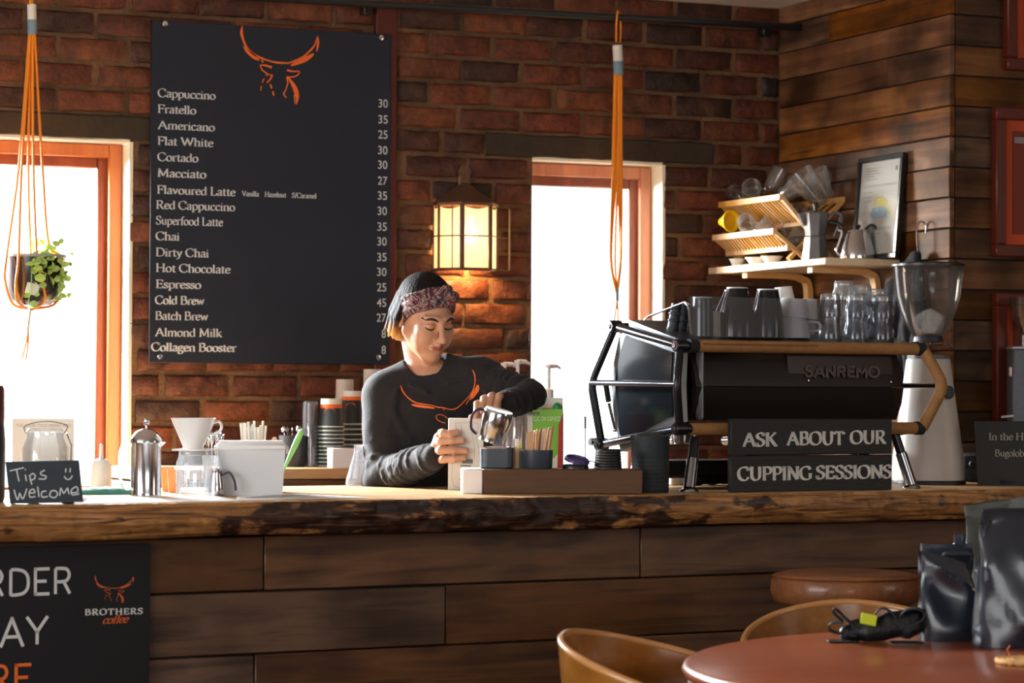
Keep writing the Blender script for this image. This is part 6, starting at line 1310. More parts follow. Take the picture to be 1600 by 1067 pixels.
# cups and glasses on the deck (each its own thing)
def top(px, n, dz=0.0): p = cpt(px, .10 + n); return Vector((p.x, p.y, CZ + TRZ + .002 + dz)), 1 / S(p)
BCUP = M('glossy_black_cup', (20, 18, 24), .15, spec=.6); CUPRIM = M('unglazed_foot', (196, 196, 196), .5)
def upcup(name, label, px, n, wtop, wbase, h_px, mat, rimmat, dz=0, tilt=0, handle=False, group=None, cat='cup'):
    """cup standing upside down: foot ring upward. wtop = width at the foot (top), wbase = width at the mouth (bottom)"""
    p, k = top(px, n, dz); r1 = wbase * k / 2; r0 = wtop * k / 2; h = h_px * k
    t = thing(name, label, cat, p, CROT, group); t.rotation_euler = (0, tilt, FACE)
    m = MB(); m.lathe([(r1 * .95, 0), (r1, .001), (r1 * .99, h * .25), (lerp(r1, r0, .35), h * .55), (lerp(r1, r0, .85), h * .85), (r0, h * .94), (r0 * .98, h - .002), (0, h - .003)], 32); m.lathe([(r1 * .95, 0), (r1 * .93, h * .25), (r0 * .85, h * .85), (0, h * .88)], 32)
    part('cup_body', m, mat, t); m = MB(); m.lathe([(r0 * .99, h - .004), (r0 * .98, h), (r0 * .86, h), (r0 * .84, h - .004)], 32); part('foot_ring', m, rimmat, t)
    if handle: m = MB(); m.tube(smooth_pts([(r0 * 1.0, 0, h * .75), (r1 * 1.45, 0, h * .72), (r1 * 1.5, 0, h * .4), (r1 * .98, 0, h * .3)], 5), .0035, 8); part('handle', m, mat, t)
    return t
upcup('black_cup', 'large black cup upside down on the machine, left of the pair at the screen', 1151, .09, 34, 60, 78, BCUP, CUPRIM, group='upturned black cups')
upcup('black_cup', 'large black cup upside down on the machine, beside the white cups', 1199, .08, 34, 52, 76, BCUP, CUPRIM, group='upturned black cups')
upcup('black_cup', 'black cup leaning behind the large upturned black cups', 1134, .20, 30, 54, 74, BCUP, CUPRIM, tilt=.16, group='upturned black cups')
upcup('glass_cup', 'smoky glass cup upside down at the left end of the cup screen', 1097, .10, 32, 34, 62, M('smoky_glass_cup', (60, 62, 68), .2, spec=.7), M('glass_rim_grey', (170, 172, 176), .3))
p_, k = top(1110, .06); upcup('cream_cup', 'low cream cup with its base showing through the cup screen', 1112, .12, 26, 34, 40, M('cream_porcelain', (222, 214, 196), .25), CUPRIM)
for i, px in enumerate((1048, 1060, 1073)):
    t = upcup('espresso_cup', ['left', 'middle', 'right'][i] + ' one of three slanted dark grey cups at the open end of the machine deck', px, .16, 14, 17, 52, M('slate_cup_%s' % 'abc'[i], (52, 58, 64), .45), DKSTEEL, tilt=.14, group='three slanted dark cups')
    for h_ in (.018, .042, .062): m = MB(); m.lathe([(.0155, h_), (.0170, h_ + .002), (.0170, h_ + .006), (.0155, h_ + .008)], 20); part('ridge', m, DKSTEEL, t)
for i, (px, n, w, h, dz, tl) in enumerate(((1236, .10, 58, 34, .0, 0), (1257, .16, 34, 62, .0, .0), (1238, .10, 52, 30, .058, .05), (1228, .17, 36, 50, .058, -.10), (1262, .12, 30, 32, .056, .08))):
    upcup('white_cup', ['wide white cup, lower one of the pile beside the black cups', 'tall white cup standing behind the wide white cup', 'white cup stacked on the wide white cup', 'white cup tilting at the top left of the white pile', 'white cup at the top right of the pile, next to the tumblers'][i], px, n, w * .78, w, h, WHITEC, WHITEC, dz=dz, tilt=tl, group='pile of white cups', handle=(i == 0))
# saucer-like dark gap under the white cups is the deck itself. glass tumblers, stacked in twos
TUMB = thin_glass('tumbler_glass', (.97, .98, .99), .24, .12, .12)
tumc = 0
def tumbler(px, n, dz, label, w=36, h_px=36):
    p, k = top(px, n, dz); r = w * k / 2; h = h_px * k; t = MB()
    nseg = 32; t.lathe([(r, 0), (r * 1.0, h * .15), (r * .98, h * .40), (r * .84, h * .62), (r * .86, h * .80), (r * .80, h * .97), (r * .72, h), (0, h)], nseg)
    t.lathe([(r, 0), (r * .90, .001), (r * .89, h * .40), (r * .74, h * .62), (r * .74, h * .84), (0, h * .86)], nseg)
    nm = thing('glass_tumbler', label, 'tumbler', p, FACE, 'stacked glass tumblers on the machine'); part('tumbler_body', t, TUMB, nm)
    fl = MB()
    for i in range(10): a = 2 * math.pi * i / 10; fl.tube([(r * .985 * math.cos(a), r * .985 * math.sin(a), h * .12), (r * .975 * math.cos(a), r * .975 * math.sin(a), h * .42)], .0013, 5)
    tag(part('facets', fl, TUMB, nm), kind='stuff')
kz = MK
cols_ = [('left', 1296, .09), ('middle', 1337, .09), ('right', 1377, .09)]
for nm_, px, n in cols_:
    tumbler(px, n, 0, 'clear glass tumbler upside down, bottom of the %s front stack' % nm_, 39, 38); tumbler(px + 1, n, 36 * kz, 'clear glass tumbler upside down, top of the %s front stack' % nm_, 37, 36)
for nm_, px, h_ in (('left', 1318, 96), ('middle', 1346, 90), ('right', 1371, 84)):
    tumbler(px, .17, 0, 'clear glass tumbler upside down, bottom of the %s rear stack' % nm_, 37, 33); tumbler(px, .17, 31 * kz, 'clear glass tumbler upside down, middle of the %s rear stack' % nm_, 36, 33); tumbler(px, .17, (h_ - 30) * kz, 'clear glass tumbler upside down, top of the %s rear stack' % nm_, 36, 30)
# ------------------------------------------------------------------ block sign in front of the machine
p0 = cpt(1268, .03); k = 1 / S(p0)
sg = thing('cupping_sign', 'black two-board wooden sign about cupping sessions leaning on the espresso machine', 'sign', cpt(1268, .045), CROT)
sc0 = cs(1268, .045)
xl, xr2 = cs(1142, .04) - sc0, cs(1394, .04) - sc0; hS = (768 - 654) * k
SIGNW = M('black_stained_board', (30, 32, 34), .5, var=.25, vscale=30, stretch=(1, 8, 8), bump=.2, bscale=40)
for i in range(2):
    m = MB(); z0 = hS / 2 * i; m.box(((xl + xr2) / 2, .004, z0 + hS / 4), (xr2 - xl, .018, hS / 2 - .002), .002); part('board', m, SIGNW, sg)
for i in range(2): m = MB(); m.box((lerp(xl, xr2, .15 + .7 * i), .018, hS / 2), (.03, .010, hS * .9), .001); part('batten', m, MATTBLACK, sg)
SERB = (1.0, 2.35)
def sgpt(px, py): return Vector((cs(px, .04) - sc0, -.0058, cz(px, py, .04) - CZ))
SW = M('white_sign_paint', (212, 210, 206), .7, var=.1, vscale=60)
for t, xa_, xb_, yb, ca in (('ASK', 1160, 1214, 697, 20), ('ABOUT', 1229, 1319, 695, 20), ('OUR', 1328, 1384, 693, 20), ('CUPPING', 1152, 1268, 750.5, 20), ('SESSIONS', 1275, 1393, 748, 20)):
    a = sgpt(xa_, yb); b = sgpt(xb_, yb); lettering('painted_word', t, sg, a, (1, 0, 0), (0, 0, 1), ca * k, (b.x - a.x), SW, nib=SERB)
# ------------------------------------------------------------------ tray box of bar things in front of the person
tx = cpt(880, .12); k = 1 / S(tx); s0 = cs(880, .12); 
tr2 = thing('wooden_tray_box', 'long low brown wooden box holding stirrers, cups and lids on the counter', 'box', cpt(880, .12), FACE + math.radians(3))
wT = 254 * k * .985; hT = 39 * k; dT = .14
m = MB(); m.box((.0, dT / 2, hT * .5), (wT, dT, hT), .003); part('box', m, BOXW, tr2)
m = MB(); m.box((-wT / 2 - .0285, dT / 2, hT * .5), (.055, dT * .98, hT), .003); part('lit_end_section', m, M('lit_end_white', (236, 232, 232), .5), tr2, label='end section coloured white for the light falling on it')  # left end of the box: light on it is put into the white
TZ = CZ + hT; tv = Vector((math.sin(-(FACE + math.radians(3))), math.cos(FACE + math.radians(3)), 0)); tu = Vector((math.cos(FACE + math.radians(3)), math.sin(FACE + math.radians(3)), 0))
def tray(px, d): 
    o = tr2.location + tv * d; r = ray(px, 740); n = tv; kk_ = (o.x * n.x + o.y * n.y) / (r.x * n.x + r.y * n.y); return Vector((r.x * kk_, r.y * kk_, TZ + .0005))
def K(p): return 1 / S(p)
# square grey tin
p = tray(776, .065); k = K(p); w = 54 * k
tn = thing('grey_tin', 'square-shouldered dark grey container under the tilted milk jug', 'container', p, FACE); m = MB(); h = 33 * k
m.lathe([(0, 0), (w * .44, 0), (w * .48, .003), (w * .49, h), (w * .455, h), (w * .45, .004), (0, .004)], 40, sy=.8, power=5); part('body', m, M('slate_grey_metal', (72, 80, 88), .4, .4, bump=.1), tn); m = MB(); m.lathe([(w * .497, h - .004), (w * .505, h - .003), (w * .505, h), (w * .455, h + .001), (w * .45, h - .003)], 40, sy=.8, power=5); part('rim', m, STEEL, tn)
m = MB(); m.lathe([(0, h - .008), (w * .45, h - .008)], 40, sy=.8, power=5); part('contents', m, M('dark_contents', (50, 46, 44), .8), tn)
# milk jug, tipped over on the tin
p2 = p + Vector((0, 0, h + .003)); jg2 = thing('milk_jug', 'polished steel milk jug lying tipped over with a dark strap handle', 'jug', p2, FACE)
m = MB(); R = .041; Lj = .088; tilt = Matrix.Rotation(math.radians(62), 3, 'Y'); 
tilt = Matrix.Rotation(math.radians(-24), 3, 'Y') @ Matrix.Rotation(math.radians(-38), 3, 'X')
prof = [(0, .002), (R * .93, 0), (R * 1.0, .006), (R * .99, Lj * .45), (R * .90, Lj * .70), (R * .80, Lj * .9), (R * .84, Lj)]
off = Vector((.0, .01, .022))
tilt = Matrix.Rotation(math.radians(15), 3, 'Y') @ Matrix.Rotation(math.radians(9), 3, 'X')
flip = Matrix.Rotation(math.pi, 3, 'X')
m.lathe(prof + [(R * .80, Lj), (R * .76, Lj * .9), (R * .86, Lj * .68), (R * .95, Lj * .4), (R * .93, .012), (0, .01)], 44, M=tilt @ flip, c=off + Vector((.006, 0, Lj * .86))); part('body', m, STEEL, jg2)
m = MB(); B0 = off + Vector((.006, 0, Lj * .86)); TF = tilt @ flip; pts = [B0 + TF @ Vector(v) for v in ((-R * .98, 0, .010), (-R * 1.35, 0, .012), (-R * 1.62, 0, .032), (-R * 1.50, 0, .066), (-R * 1.05, 0, .080))]
m.strap(smooth_pts(pts, 5), .016, .006, TF @ Vector((0, 1, 0))); part('handle', m, M('dark_plum_handle', (42, 36, 60), .35), jg2)
# dark cup of wooden stirrers
p = tray(839, .055); k = K(p); r = 23 * k; h = 29 * k
sc_ = thing('stirrer_cup', 'dark blue-grey cup filled with wooden stirrers on the tray box', 'cup', p); m = MB(); m.lathe([(0, 0), (r * .9, 0), (r * .96, .003), (r * 1.0, h), (r * .93, h), (r * .88, .004), (0, .004)], 36, power=3); part('cup_body', m, M('slate_blue_cup', (58, 68, 82), .4), sc_)
rnd = random.Random(7); STIR = [M('stirrer_wood_%s' % c, v, .6, var=.08) for c, v in (('tan', (200, 158, 118)), ('pale', (228, 200, 168)), ('brown', (160, 112, 76)), ('wrap', (232, 222, 212)))]
for i in range(20):
    x = lerp(-.9, .95, i / 19) * r * .85; y = rnd.uniform(-.5, .5) * r; h2 = (60 + rnd.uniform(-5, 2) + 6 * (i / 19)) * k; lean = x * .32 + .006 + rnd.uniform(-.003, .003)
    m = MB(); a = Vector((x * .8, y * .8, .006)); b = Vector((x * .8 + lean, y * 1.1, h2)); m.strap([a, b], .0062, .0016, Vector((math.cos(i), math.sin(i) * .5, 0)))
    solid('wooden_stirrer', 'flat wooden stirrer in the dark cup on the tray box', 'stirrer', m, STIR[rnd.choice((0, 0, 1, 2, 3))], p, FACE, group='stirrers in the dark cup')
for i, (px, h_, col) in enumerate(((803, 34, (196, 120, 90)), (808, 46, (236, 226, 214)), (812, 42, (190, 180, 90)))):
    p2 = tray(px, .085); m = MB(); m.box((0, 0, h_ * k / 2), (.010, .003, h_ * k), .0008, None); solid('sugar_sachet', ['reddish', 'white', 'yellow-green'][i] + ' paper sachet standing between the grey tin and the stirrer cup', 'sachet', m, M('sachet_paper_%s' % 'abc'[i], col, .7), p2, FACE)
# gable-top milk carton
p = cpt(852, .55); k = 1 / S(p); wM = 54 * k; hM = 113 * k; mc = thing('milk_carton', 'white gable-top milk carton with green front and red side behind the stirrers', 'carton', p, FACE + math.radians(-3))
dM = wM * .95; m = MB(); hb_ = hM; hw_ = wM / 2; 
vs = [(x * hw_, y * dM / 2, z) for z in (0, hb_) for x, y in ((-1, -1), (1, -1), (1, 1), (-1, 1))] + [(-hw_, -.002, hb_ + .034), (hw_, -.002, hb_ + .034), (hw_, .002, hb_ + .034), (-hw_, .002, hb_ + .034), (-hw_, -.002, hb_ + .052), (hw_, -.002, hb_ + .052), (hw_, .002, hb_ + .052), (-hw_, .002, hb_ + .052)]
m.add(vs, [(3, 2, 1, 0), (0, 1, 5, 4), (1, 2, 6, 5), (2, 3, 7, 6), (3, 0, 4, 7), (4, 5, 9, 8), (6, 7, 11, 10), (8, 9, 13, 12), (10, 11, 15, 14), (12, 13, 14, 15)]); m.add([(s_ * hw_, -dM / 2, hb_) for s_ in (-1, 1)] + [(s_ * hw_, dM / 2, hb_) for s_ in (-1, 1)] + [(s_ * (hw_ - .02), 0, hb_ + .012) for s_ in (-1, 1)] + [(s_ * hw_, 0, hb_ + .036) for s_ in (-1, 1)], [(0, 4, 2), (1, 3, 5), (0, 6, 4), (4, 6, 2), (1, 5, 7), (5, 3, 7)])
part('carton', m, M('milk_carton_white', (232, 228, 218), .45), mc, 15)
def mcz(y): return (765 + 3 - y) * k * .99
g = MB(); g.add([(-hw_ * .72, -dM / 2 - .0006, mcz(645)), (hw_ * .985, -dM / 2 - .0006, mcz(643)), (hw_ * .985, -dM / 2 - .0006, mcz(705)), (hw_ * .55, -dM / 2 - .0006, mcz(720)), (-hw_ * .72, -dM / 2 - .0006, mcz(718))], [(0, 1, 2, 3, 4)]); part('green_panel', g, M('lime_print', (128, 190, 62), .5), mc, 0)
g = MB(); g.add([(hw_ + .0006, -dM * .5, mcz(652)), (hw_ + .0006, dM * .5, mcz(652)), (hw_ + .0006, dM * .5, .01), (hw_ + .0006, -dM * .5, .01)], [(0, 1, 2, 3)]); g.add([(hw_ * .80, -dM / 2 - .0009, mcz(668)), (hw_ * .99, -dM / 2 - .0009, mcz(652)), (hw_ * .99, -dM / 2 - .0009, .01), (hw_ * .70, -dM / 2 - .0009, .01)], [(0, 1, 2, 3)]); part('red_panel', g, M('red_print', (186, 44, 40), .5), mc, 0)
g = MB(); g.box((-hw_ * .50, -dM / 2 - .0008, mcz(651)), (.018, .0008, .008), .0002); part('new_badge', g, M('dark_green_badge', (40, 70, 40), .5), mc, 0)
place_font('badge_lettering', 'NEW', mc, (-hw_ * .50 - .006, -dM / 2 - .0016, mcz(653)), (1, 0, 0), (0, 0, 1), .0055, WHITEPRINT, width=.013)
place_font('carton_lettering', 'CLIC ON CAP ECO', mc, (-hw_ * .66, -dM / 2 - .0012, mcz(662)), (1, 0, 0), (0, 0, 1), .0130, M('pale_green_print', (236, 248, 220), .6), width=hw_ * 1.55)
g = MB(); g.add([(-hw_ * .5, -dM * .5 + .004 - .002, hb_ + .003), (hw_ * .9, -dM * .5 + .004 - .002, hb_ + .003), (hw_ * .4, -dM * .18, hb_ + .0235), (-hw_ * .1, -dM * .18, hb_ + .0235)], [(0, 1, 2, 3)]); part('brown_print', g, M('tan_print', (188, 150, 96), .6), mc, 0)
g = MB(); dcap = Vector((0, dM * .5, -.034)).normalized(); g.lathe([(0, 0), (.0125, 0), (.013, .003), (.013, .014), (.011, .017), (0, .017)], 24, M=Matrix.Rotation(math.radians(35), 3, 'Y') @ Matrix.Rotation(math.radians(25), 3, 'X'), c=(hw_ * .62, -.016, hb_ + .018)); part('screw_cap', g, M('green_cap', (50, 150, 96), .4), mc)
# lids
lidm = M('black_lid', (26, 24, 34), .35, spec=.6); LR = lambda m, r, h: m.lathe([(0, h * .55), (r * .80, h * .55), (r * .84, h), (r * .90, h), (r * .96, h * .7), (r, h * .35), (r, 0), (r * .96, 0), (r * .94, h * .3), (0, h * .4)], 36)
p = tray(899, .05); k = K(p); m = MB(); LR(m, 21 * k, .012); l1 = solid('cup_lid', 'loose black lid lying flat on the tray box beside the stirrers', 'lid', m, lidm, p, 0, group='loose lids on the tray box')
m = MB(); LR(m, 20 * k, .010); l2 = solid('cup_lid', 'upper loose lid with a purple-white rim, resting tilted on the flat lid', 'lid', m, M('violet_black_lid', (72, 52, 110), .3), p + Vector((.004, 0, .020)), 0, group='loose lids on the tray box'); l2.rotation_euler = (0.30, .08, 0)
p = tray(950, .055); k = K(p)
for i in range(7):
    m = MB(); LR(m, (22 - .3 * i) * k, .0085); solid('stacked_lid', 'black takeaway lid, %s in the ribbed stack on the tray box' % pos(i, 7), 'lid', m, BLACK, p + Vector((0, 0, i * 4.3 * k)), 0, group='ribbed stack of black lids')
# black bucket-like canister right of the tray
p = cpt(1016, .16); k = 1 / S(p); r = 30.5 * k; h = 88 * k
bk_ = thing('black_canister', 'tall matt black ribbed canister between the tray box and the machine leg', 'canister', p)
m = MB(); prof = [(0, 0), (r * .93, 0), (r * .95, .003)]
for i in range(8): z = .006 + i * .011; prof += [(r * .955, z), (r * .975, z + .004), (r * .955, z + .008)]
prof += [(r * .97, h * .62), (r, h * .96), (r * 1.01, h), (r * .95, h), (r * .93, h * .95), (r * .88, .01), (0, .01)]
m.lathe(prof, 44); part('body', m, M('ribbed_black', (34, 42, 48), .6, bump=.08, bscale=120), bk_)
# white funnel tool and thin picks behind the lids
p = cpt(923, .60); k = 1 / S(p); m = MB(); m.strap(smooth_pts([(-.035, 0, .002), (-.03, 0, .05), (0, 0, .075), (.035, 0, .05), (.045, 0, .02)], 5), .012, .003, (0, 1, 0)); solid('curved_white_handle', 'curved off-white strap handle arching behind the loose lids', 'handle strap', m, M('offwhite_strap', (214, 204, 198), .5), p, FACE)
m = MB(); p = cpt(914, .62); m.tube([(0, 0, 0), (0, 0, .18)], .0016, 6); m.tube([(0, 0, .17), (0, 0, .205)], .0032, 6); solid('thermometer_probe', 'thin dark upright probe behind the loose lids, against the window', 'thermometer', m, DKSTEEL, p, 0)
# syrup pump bottles beyond the counter
def pump(px, py, Y, label, hh=.30, z0=BZ):
    q = at_y(px, py, Y); t = thing('pump_bottle', label, 'bottle', (q.x, q.y, z0), FACE + .5); top_ = q.z - z0
    m = MB(); m.lathe([(0, 0), (.035, 0), (.037, .004), (.037, top_ * .45), (.014, top_ * .62), (.013, top_ * .68), (0, top_ * .68)], 28); part('bottle', m, HGLASS, t)
    m = MB(); m.lathe([(0, top_ * .66), (.016, top_ * .66), (.016, top_ * .75), (.006, top_ * .77), (.0055, top_ - .012), (.012, top_ - .011), (.012, top_), (0, top_ + .002)], 20); part('collar', m, WHITEP, t)
    m = MB(); m.tube([(0, 0, top_ - .005), (.03, 0, top_ - .004), (.045, 0, top_ - .012)], [.009, .007, .005], 10); part('nozzle', m, WHITEP, t)
pump(809, 563, 8.36, 'syrup bottle with a white pump, right one behind the raised arm'); pump(788, 567, 8.44, 'syrup bottle with a white pump head peeking over the sleeve')
pump(858, 570, 8.40, 'syrup bottle with a white pump standing in front of the narrow window')
# ------------------------------------------------------------------ corner shelf
SX0, SX1 = at_y(1290, 402, 7.755).x, XC - .008; SY0, SY1 = 7.755, YW - .006; SZ = at_y(1290, 402, 7.755).z
shelf = thing('corner_shelf', 'pale wooden shelf on two bent brackets in the corner of the timber wall', 'shelf', (SX0, SY0, SZ - .02))
m = MB(); m.box(((SX1 - SX0) / 2, (SY1 - SY0) / 2, .0075), (SX1 - SX0, SY1 - SY0, .025), .003); part('shelf_board', m, SHELFW, shelf)
for y in (.14, .60):
    w = SX1 - SX0; P_ = [(.02, y, -.015), (w - .10, y, -.016), (w - .04, y, -.024), (w - .012, y, -.055), (w - .010, y, -.20)]
    m = MB(); m.strap(smooth_pts(P_, 6), .034, .020, (0, 1, 0)); part('bent_bracket', m, LIGHTW, shelf)
SZT = SZ + .002
# ------------------------------------------------------------------ folding dish rack
def X_(px, py, x): return at_x(px, py, x)
yn = X_(1226, 306, SX0 + .05).y - .0; yf = min(SY1 - .03, yn + .47)
rk = thing('dish_rack', 'folding bamboo dish rack with two slatted tiers standing on the corner shelf', 'dish rack', (SX0 + .16, yn, SZT))
RL = yf - yn
zA = at_y(1222, 306, yn).z - SZT; 
zU0 = zA - .088; lo1, lo0 = zA - .135, zA - .19
def bar(a, b, w, t, side, nm='slat', lab=None):
    m = MB(); m.strap([a, b], w, t, side); return part(nm, m, LIGHTW, rk, label=lab)
# end frames: crossed legs
for y in (.004, RL - .004):
    bar((.085, y, .010), (-.125, y, zA), .020, .012, (0, 1, 0), 'leg'); bar((-.085, y + (.013 if y < .1 else -.013), .010), (.135, y + (.013 if y < .1 else -.013), zA - .005), .020, .012, (0, 1, 0), 'leg')
# tiers: rails along the rack and slats between them
def tier(xa, za, xb, zb, n, nm):
    bar((xa, -.004, za), (xa, RL + .004, za), .016, .020, (1, 0, 0), 'rail'); bar((xb, -.004, zb), (xb, RL + .004, zb), .016, .020, (1, 0, 0), 'rail')
    for i in range(n): y = .02 + (RL - .04) * i / (n - 1); bar((xa, y, za), (xb, y, zb), .0062, .008, (0, 1, 0))
tier(-.125, zA - .004, -.020, zU0, 19, 'upper'); tier(.135, zA - .004, .030, zU0, 8, 'upper'); tier(-.150, lo1 + .012, -.095, lo0 + .012, 19, 'lower')
for k_, z in enumerate((lo1 + .012,)):
    for y in (.002, RL - .002): bar((-.150, y, lo1 + .012), (-.02, y, lo0 - .03), .018, .012, (0, 1, 0), 'tier_arm')
# glassware on the rack
RG = thin_glass('rack_glass', (.97, .965, .96), .12, .05, .07)
def mug(p, r, h, eul, label, handle=True, taper=1.0, nm='glass_mug', grp='glass mugs on the dish rack', cat='mug'):
    t = thing(nm, label, cat, p, 0, grp); t.rotation_euler = eul; m = MB(); m.lathe([(0, 0), (r * .8 * taper, 0), (r * .84 * taper, .004), (r, h), (r * .95, h), (r * .80 * taper, .008), (0, .007)], 28); part('bowl', m, RG, t)
    m = MB(); m.lathe([(r * .955, h - .001), (r * 1.02, h - .001), (r * 1.02, h + .0025), (r * .955, h + .0025)], 28); part('rim', m, TGLASS, t)
    if handle: m = MB(); m.tube(smooth_pts([(r * .95, 0, h * .8), (r * 1.6, 0, h * .76), (r * 1.65, 0, h * .4), (r * .9, 0, h * .25)], 5), .004, 8); part('handle', m, TGLASS, t)
def rkp(px, py, x): q = at_x(px, py, x); return q
XU = SX0 + .10
mug(rkp(1176, 305, XU), .034, .075, (math.radians(72), 0, math.radians(-32)), 'clear glass mug lying mouth-forward at the left of the rack top')
mug(rkp(1204, 296, XU + .02), .033, .078, (math.radians(15), math.radians(24), .3), 'clear glass mug tilted at the highest point of the rack')
mug(rkp(1224, 306, XU + .03), .033, .070, (math.radians(66), 0, math.radians(20)), 'clear glass mug turned with its handle out, right end of the rack top')
mug(rkp(1155, 312, XU), .026, .055, (math.radians(60), 0, math.radians(-60)), 'small clear glass cup at the far left of the rack top')
mug(rkp(1166, 358, SX0 + .03), .030, .066, (math.radians(68), 0, math.radians(-30)), 'clear glass mug lying in the lower tier beside the yellow dripper')
mug(rkp(1184, 362, SX0 + .03), .024, .060, (math.radians(50), .4, .2), 'small clear glass leaning in the lower tier of the rack')
for i, (px, py, tl, h, r, yw) in enumerate(((1249, 322, 38, .125, .045, .25), (1262, 330, 30, .15, .050, .1), (1284, 318, -42, .13, .052, -.3), (1296, 306, -28, .10, .030, -.2))):
    mug(rkp(px, py, SX0 + .21), r, h, (math.radians(158 if i < 2 else 12), math.radians(tl), yw), ['leftmost large clear jug leaning among the rack glassware', 'tall clear jug standing upside down behind the moka pot', 'wide clear ribbed jug at the right end of the rack', 'clear conical glass sticking up at the far right of the rack'][i], handle=i == 2, taper=.62, nm='glass_jug', grp='large glass jugs on the dish rack', cat='jug')
p = rkp(1136, 346, SX0 + .0); yd = thing('yellow_dripper', 'bright yellow cone dripper lying on its side at the left of the dish rack', 'coffee dripper', p, 0); yd.rotation_euler = (math.radians(90), math.radians(-68), math.radians(12))
m = MB(); m.lathe([(.010, -.034), (.013, -.034), (.016, -.024), (.037, .020), (.039, .020), (.039, .024), (.036, .024), (.030, .014), (.010, -.022)], 32); part('cone', m, M('yellow_plastic', (244, 200, 20), .35), yd)
m = MB(); m.lathe([(0, .012), (.030, .0135)], 32); part('filter_bed', m, M('yellow_plastic_inside', (236, 186, 24), .5), yd)
for i, (px, lb, r) in enumerate(((1152, 'small white cup on the shelf under the left end of the rack', .030), (1182, 'wide white bowl on the shelf under the middle of the rack', .042), (1206, 'white saucer-like bowl on the shelf under the right of the rack', .040))):
    q = at_z(px, 408, SZT); q = at_x(px, 405, SX0 + .055 + .01 * i); q.z = SZT; m = MB(); m.lathe([(0, 0), (r * .55, 0), (r * .6, .004), (r, .026), (r * .95, .026), (r * .55, .007), (0, .007)], 28)
    solid('white_bowl', lb, 'bowl', m, WHITEC, q, 0, 'white bowls under the rack')
# ------------------------------------------------------------------ moka pot, kettle, framed certificate
def shpt(px, x): q = at_x(px, 400, x); q.z = SZT; return q, 1 / S(q)
p, k = shpt(1274, SX0 + .115); mk = thing('moka_pot', 'large grey faceted stovetop moka pot with a black knob on the shelf', 'moka pot', p, FACE + .2)
MOK = M('dull_aluminium', (122, 120, 122), .38, .75, bump=.05); h = 78 * k; r = 22 * k
m = MB(); m.lathe([(0, 0), (r * 1.0, 0), (r * 1.02, .003), (r * .82, h * .42), (r * .84, h * .45)], 8); m.lathe([(r * .84, h * .45), (r * .78, h * .46), (0, h * .46)], 8); part('boiler', m, MOK, mk, 15)
m = MB(); m.lathe([(0, h * .44), (r * .80, h * .44), (r * .80, h * .47), (r * .74, h * .50), (r * 1.0, h * .93), (r * 1.02, h * .95), (0, h * .95)], 8); m.prism([(r * .9, h * .72), (r * 1.35, h * .95), (r * .9, h * .95)], -.008, .008, 1) if False else m.prism([(-r * .9, h * .70), (-r * 1.32, h * .95), (-r * .9, h * .95)], -.009, .009, 1); part('upper_chamber', m, MOK, mk, 15)
m = MB(); m.lathe([(r * 1.03, h * .95), (r * 1.0, h * .965), (r * .3, h * 1.01), (0, h * 1.01)], 8); ldm = part('lid', m, MOK, mk, 15); m = MB(); m.lathe([(0, 0), (.007, 0), (.006, .010), (.010, .026), (.008, .030), (0, .031)], 14, c=(0, 0, h * 1.0)); part('knob', m, BLACK, ldm)
m = MB(); m.strap(smooth_pts([(r * .95, 0, h * .92), (r * 1.5, 0, h * .98), (r * 1.9, 0, h * .90), (r * 1.75, 0, h * .70), (r * 1.45, 0, h * .50)], 5), .014, .009, (0, 1, 0)); part('handle', m, MOK, mk)
p, k = shpt(1340, SX0 + .20); kt = thing('gooseneck_kettle', 'small brushed steel pouring kettle with a black handle on the shelf', 'kettle', p, FACE)
h = 47 * k; r = 29 * k; m = MB(); m.lathe([(0, 0), (r, 0), (r * 1.02, .004), (r * .92, h * .35), (r * .66, h * .85), (r * .62, h * .93), (r * .66, h * .95), (0, h * .95)], 40); part('body', m, STEEL, kt)
m = MB(); m.lathe([(r * .62, h * .95), (r * .6, h * .99), (0, h * 1.03)], 30); ldk = part('lid', m, STEEL, kt); m = MB(); m.lathe([(0, 0), (.004, 0), (.010, .008), (.010, .014), (0, .018)], 14, c=(0, 0, h * 1.02)); part('knob', m, BLACK, ldk)
m = MB(); m.tube(smooth_pts([(-r * .9, 0, h * .12), (-r * 1.15, 0, h * .30), (-r * .98, 0, h * .65), (-r * .86, 0, h * .92), (-r * 1.08, 0, h * 1.0)], 6), [.006] * 12 + [.0045] * 13 if False else .0048, 10); part('spout', m, STEEL, kt)
m = MB(); m.strap(smooth_pts([(r * .4, 0, h * 1.0), (r * .75, 0, h * 1.16), (r * 1.15, 0, h * .95), (r * 1.35, 0, h * .62)], 5), .014, .010, (0, 1, 0)); part('handle', m, BLACK, kt)
m = MB(); m.tube(smooth_pts([(-r * .2, .005, h * 1.02), (-r * .45, .01, h * 1.25), (-r * 1.6, .02, h * 1.32)], 4), .007, 8); solid('portafilter_handle', 'black handle lying on top behind the steel kettle', 'handle', m, BLACK, p + Vector((.0, .075, 0)), FACE)
def at_plane(px, py, o, n): r_ = ray(px, py); k_ = (o - CP).dot(n) / r_.dot(n); return CP + r_ * k_
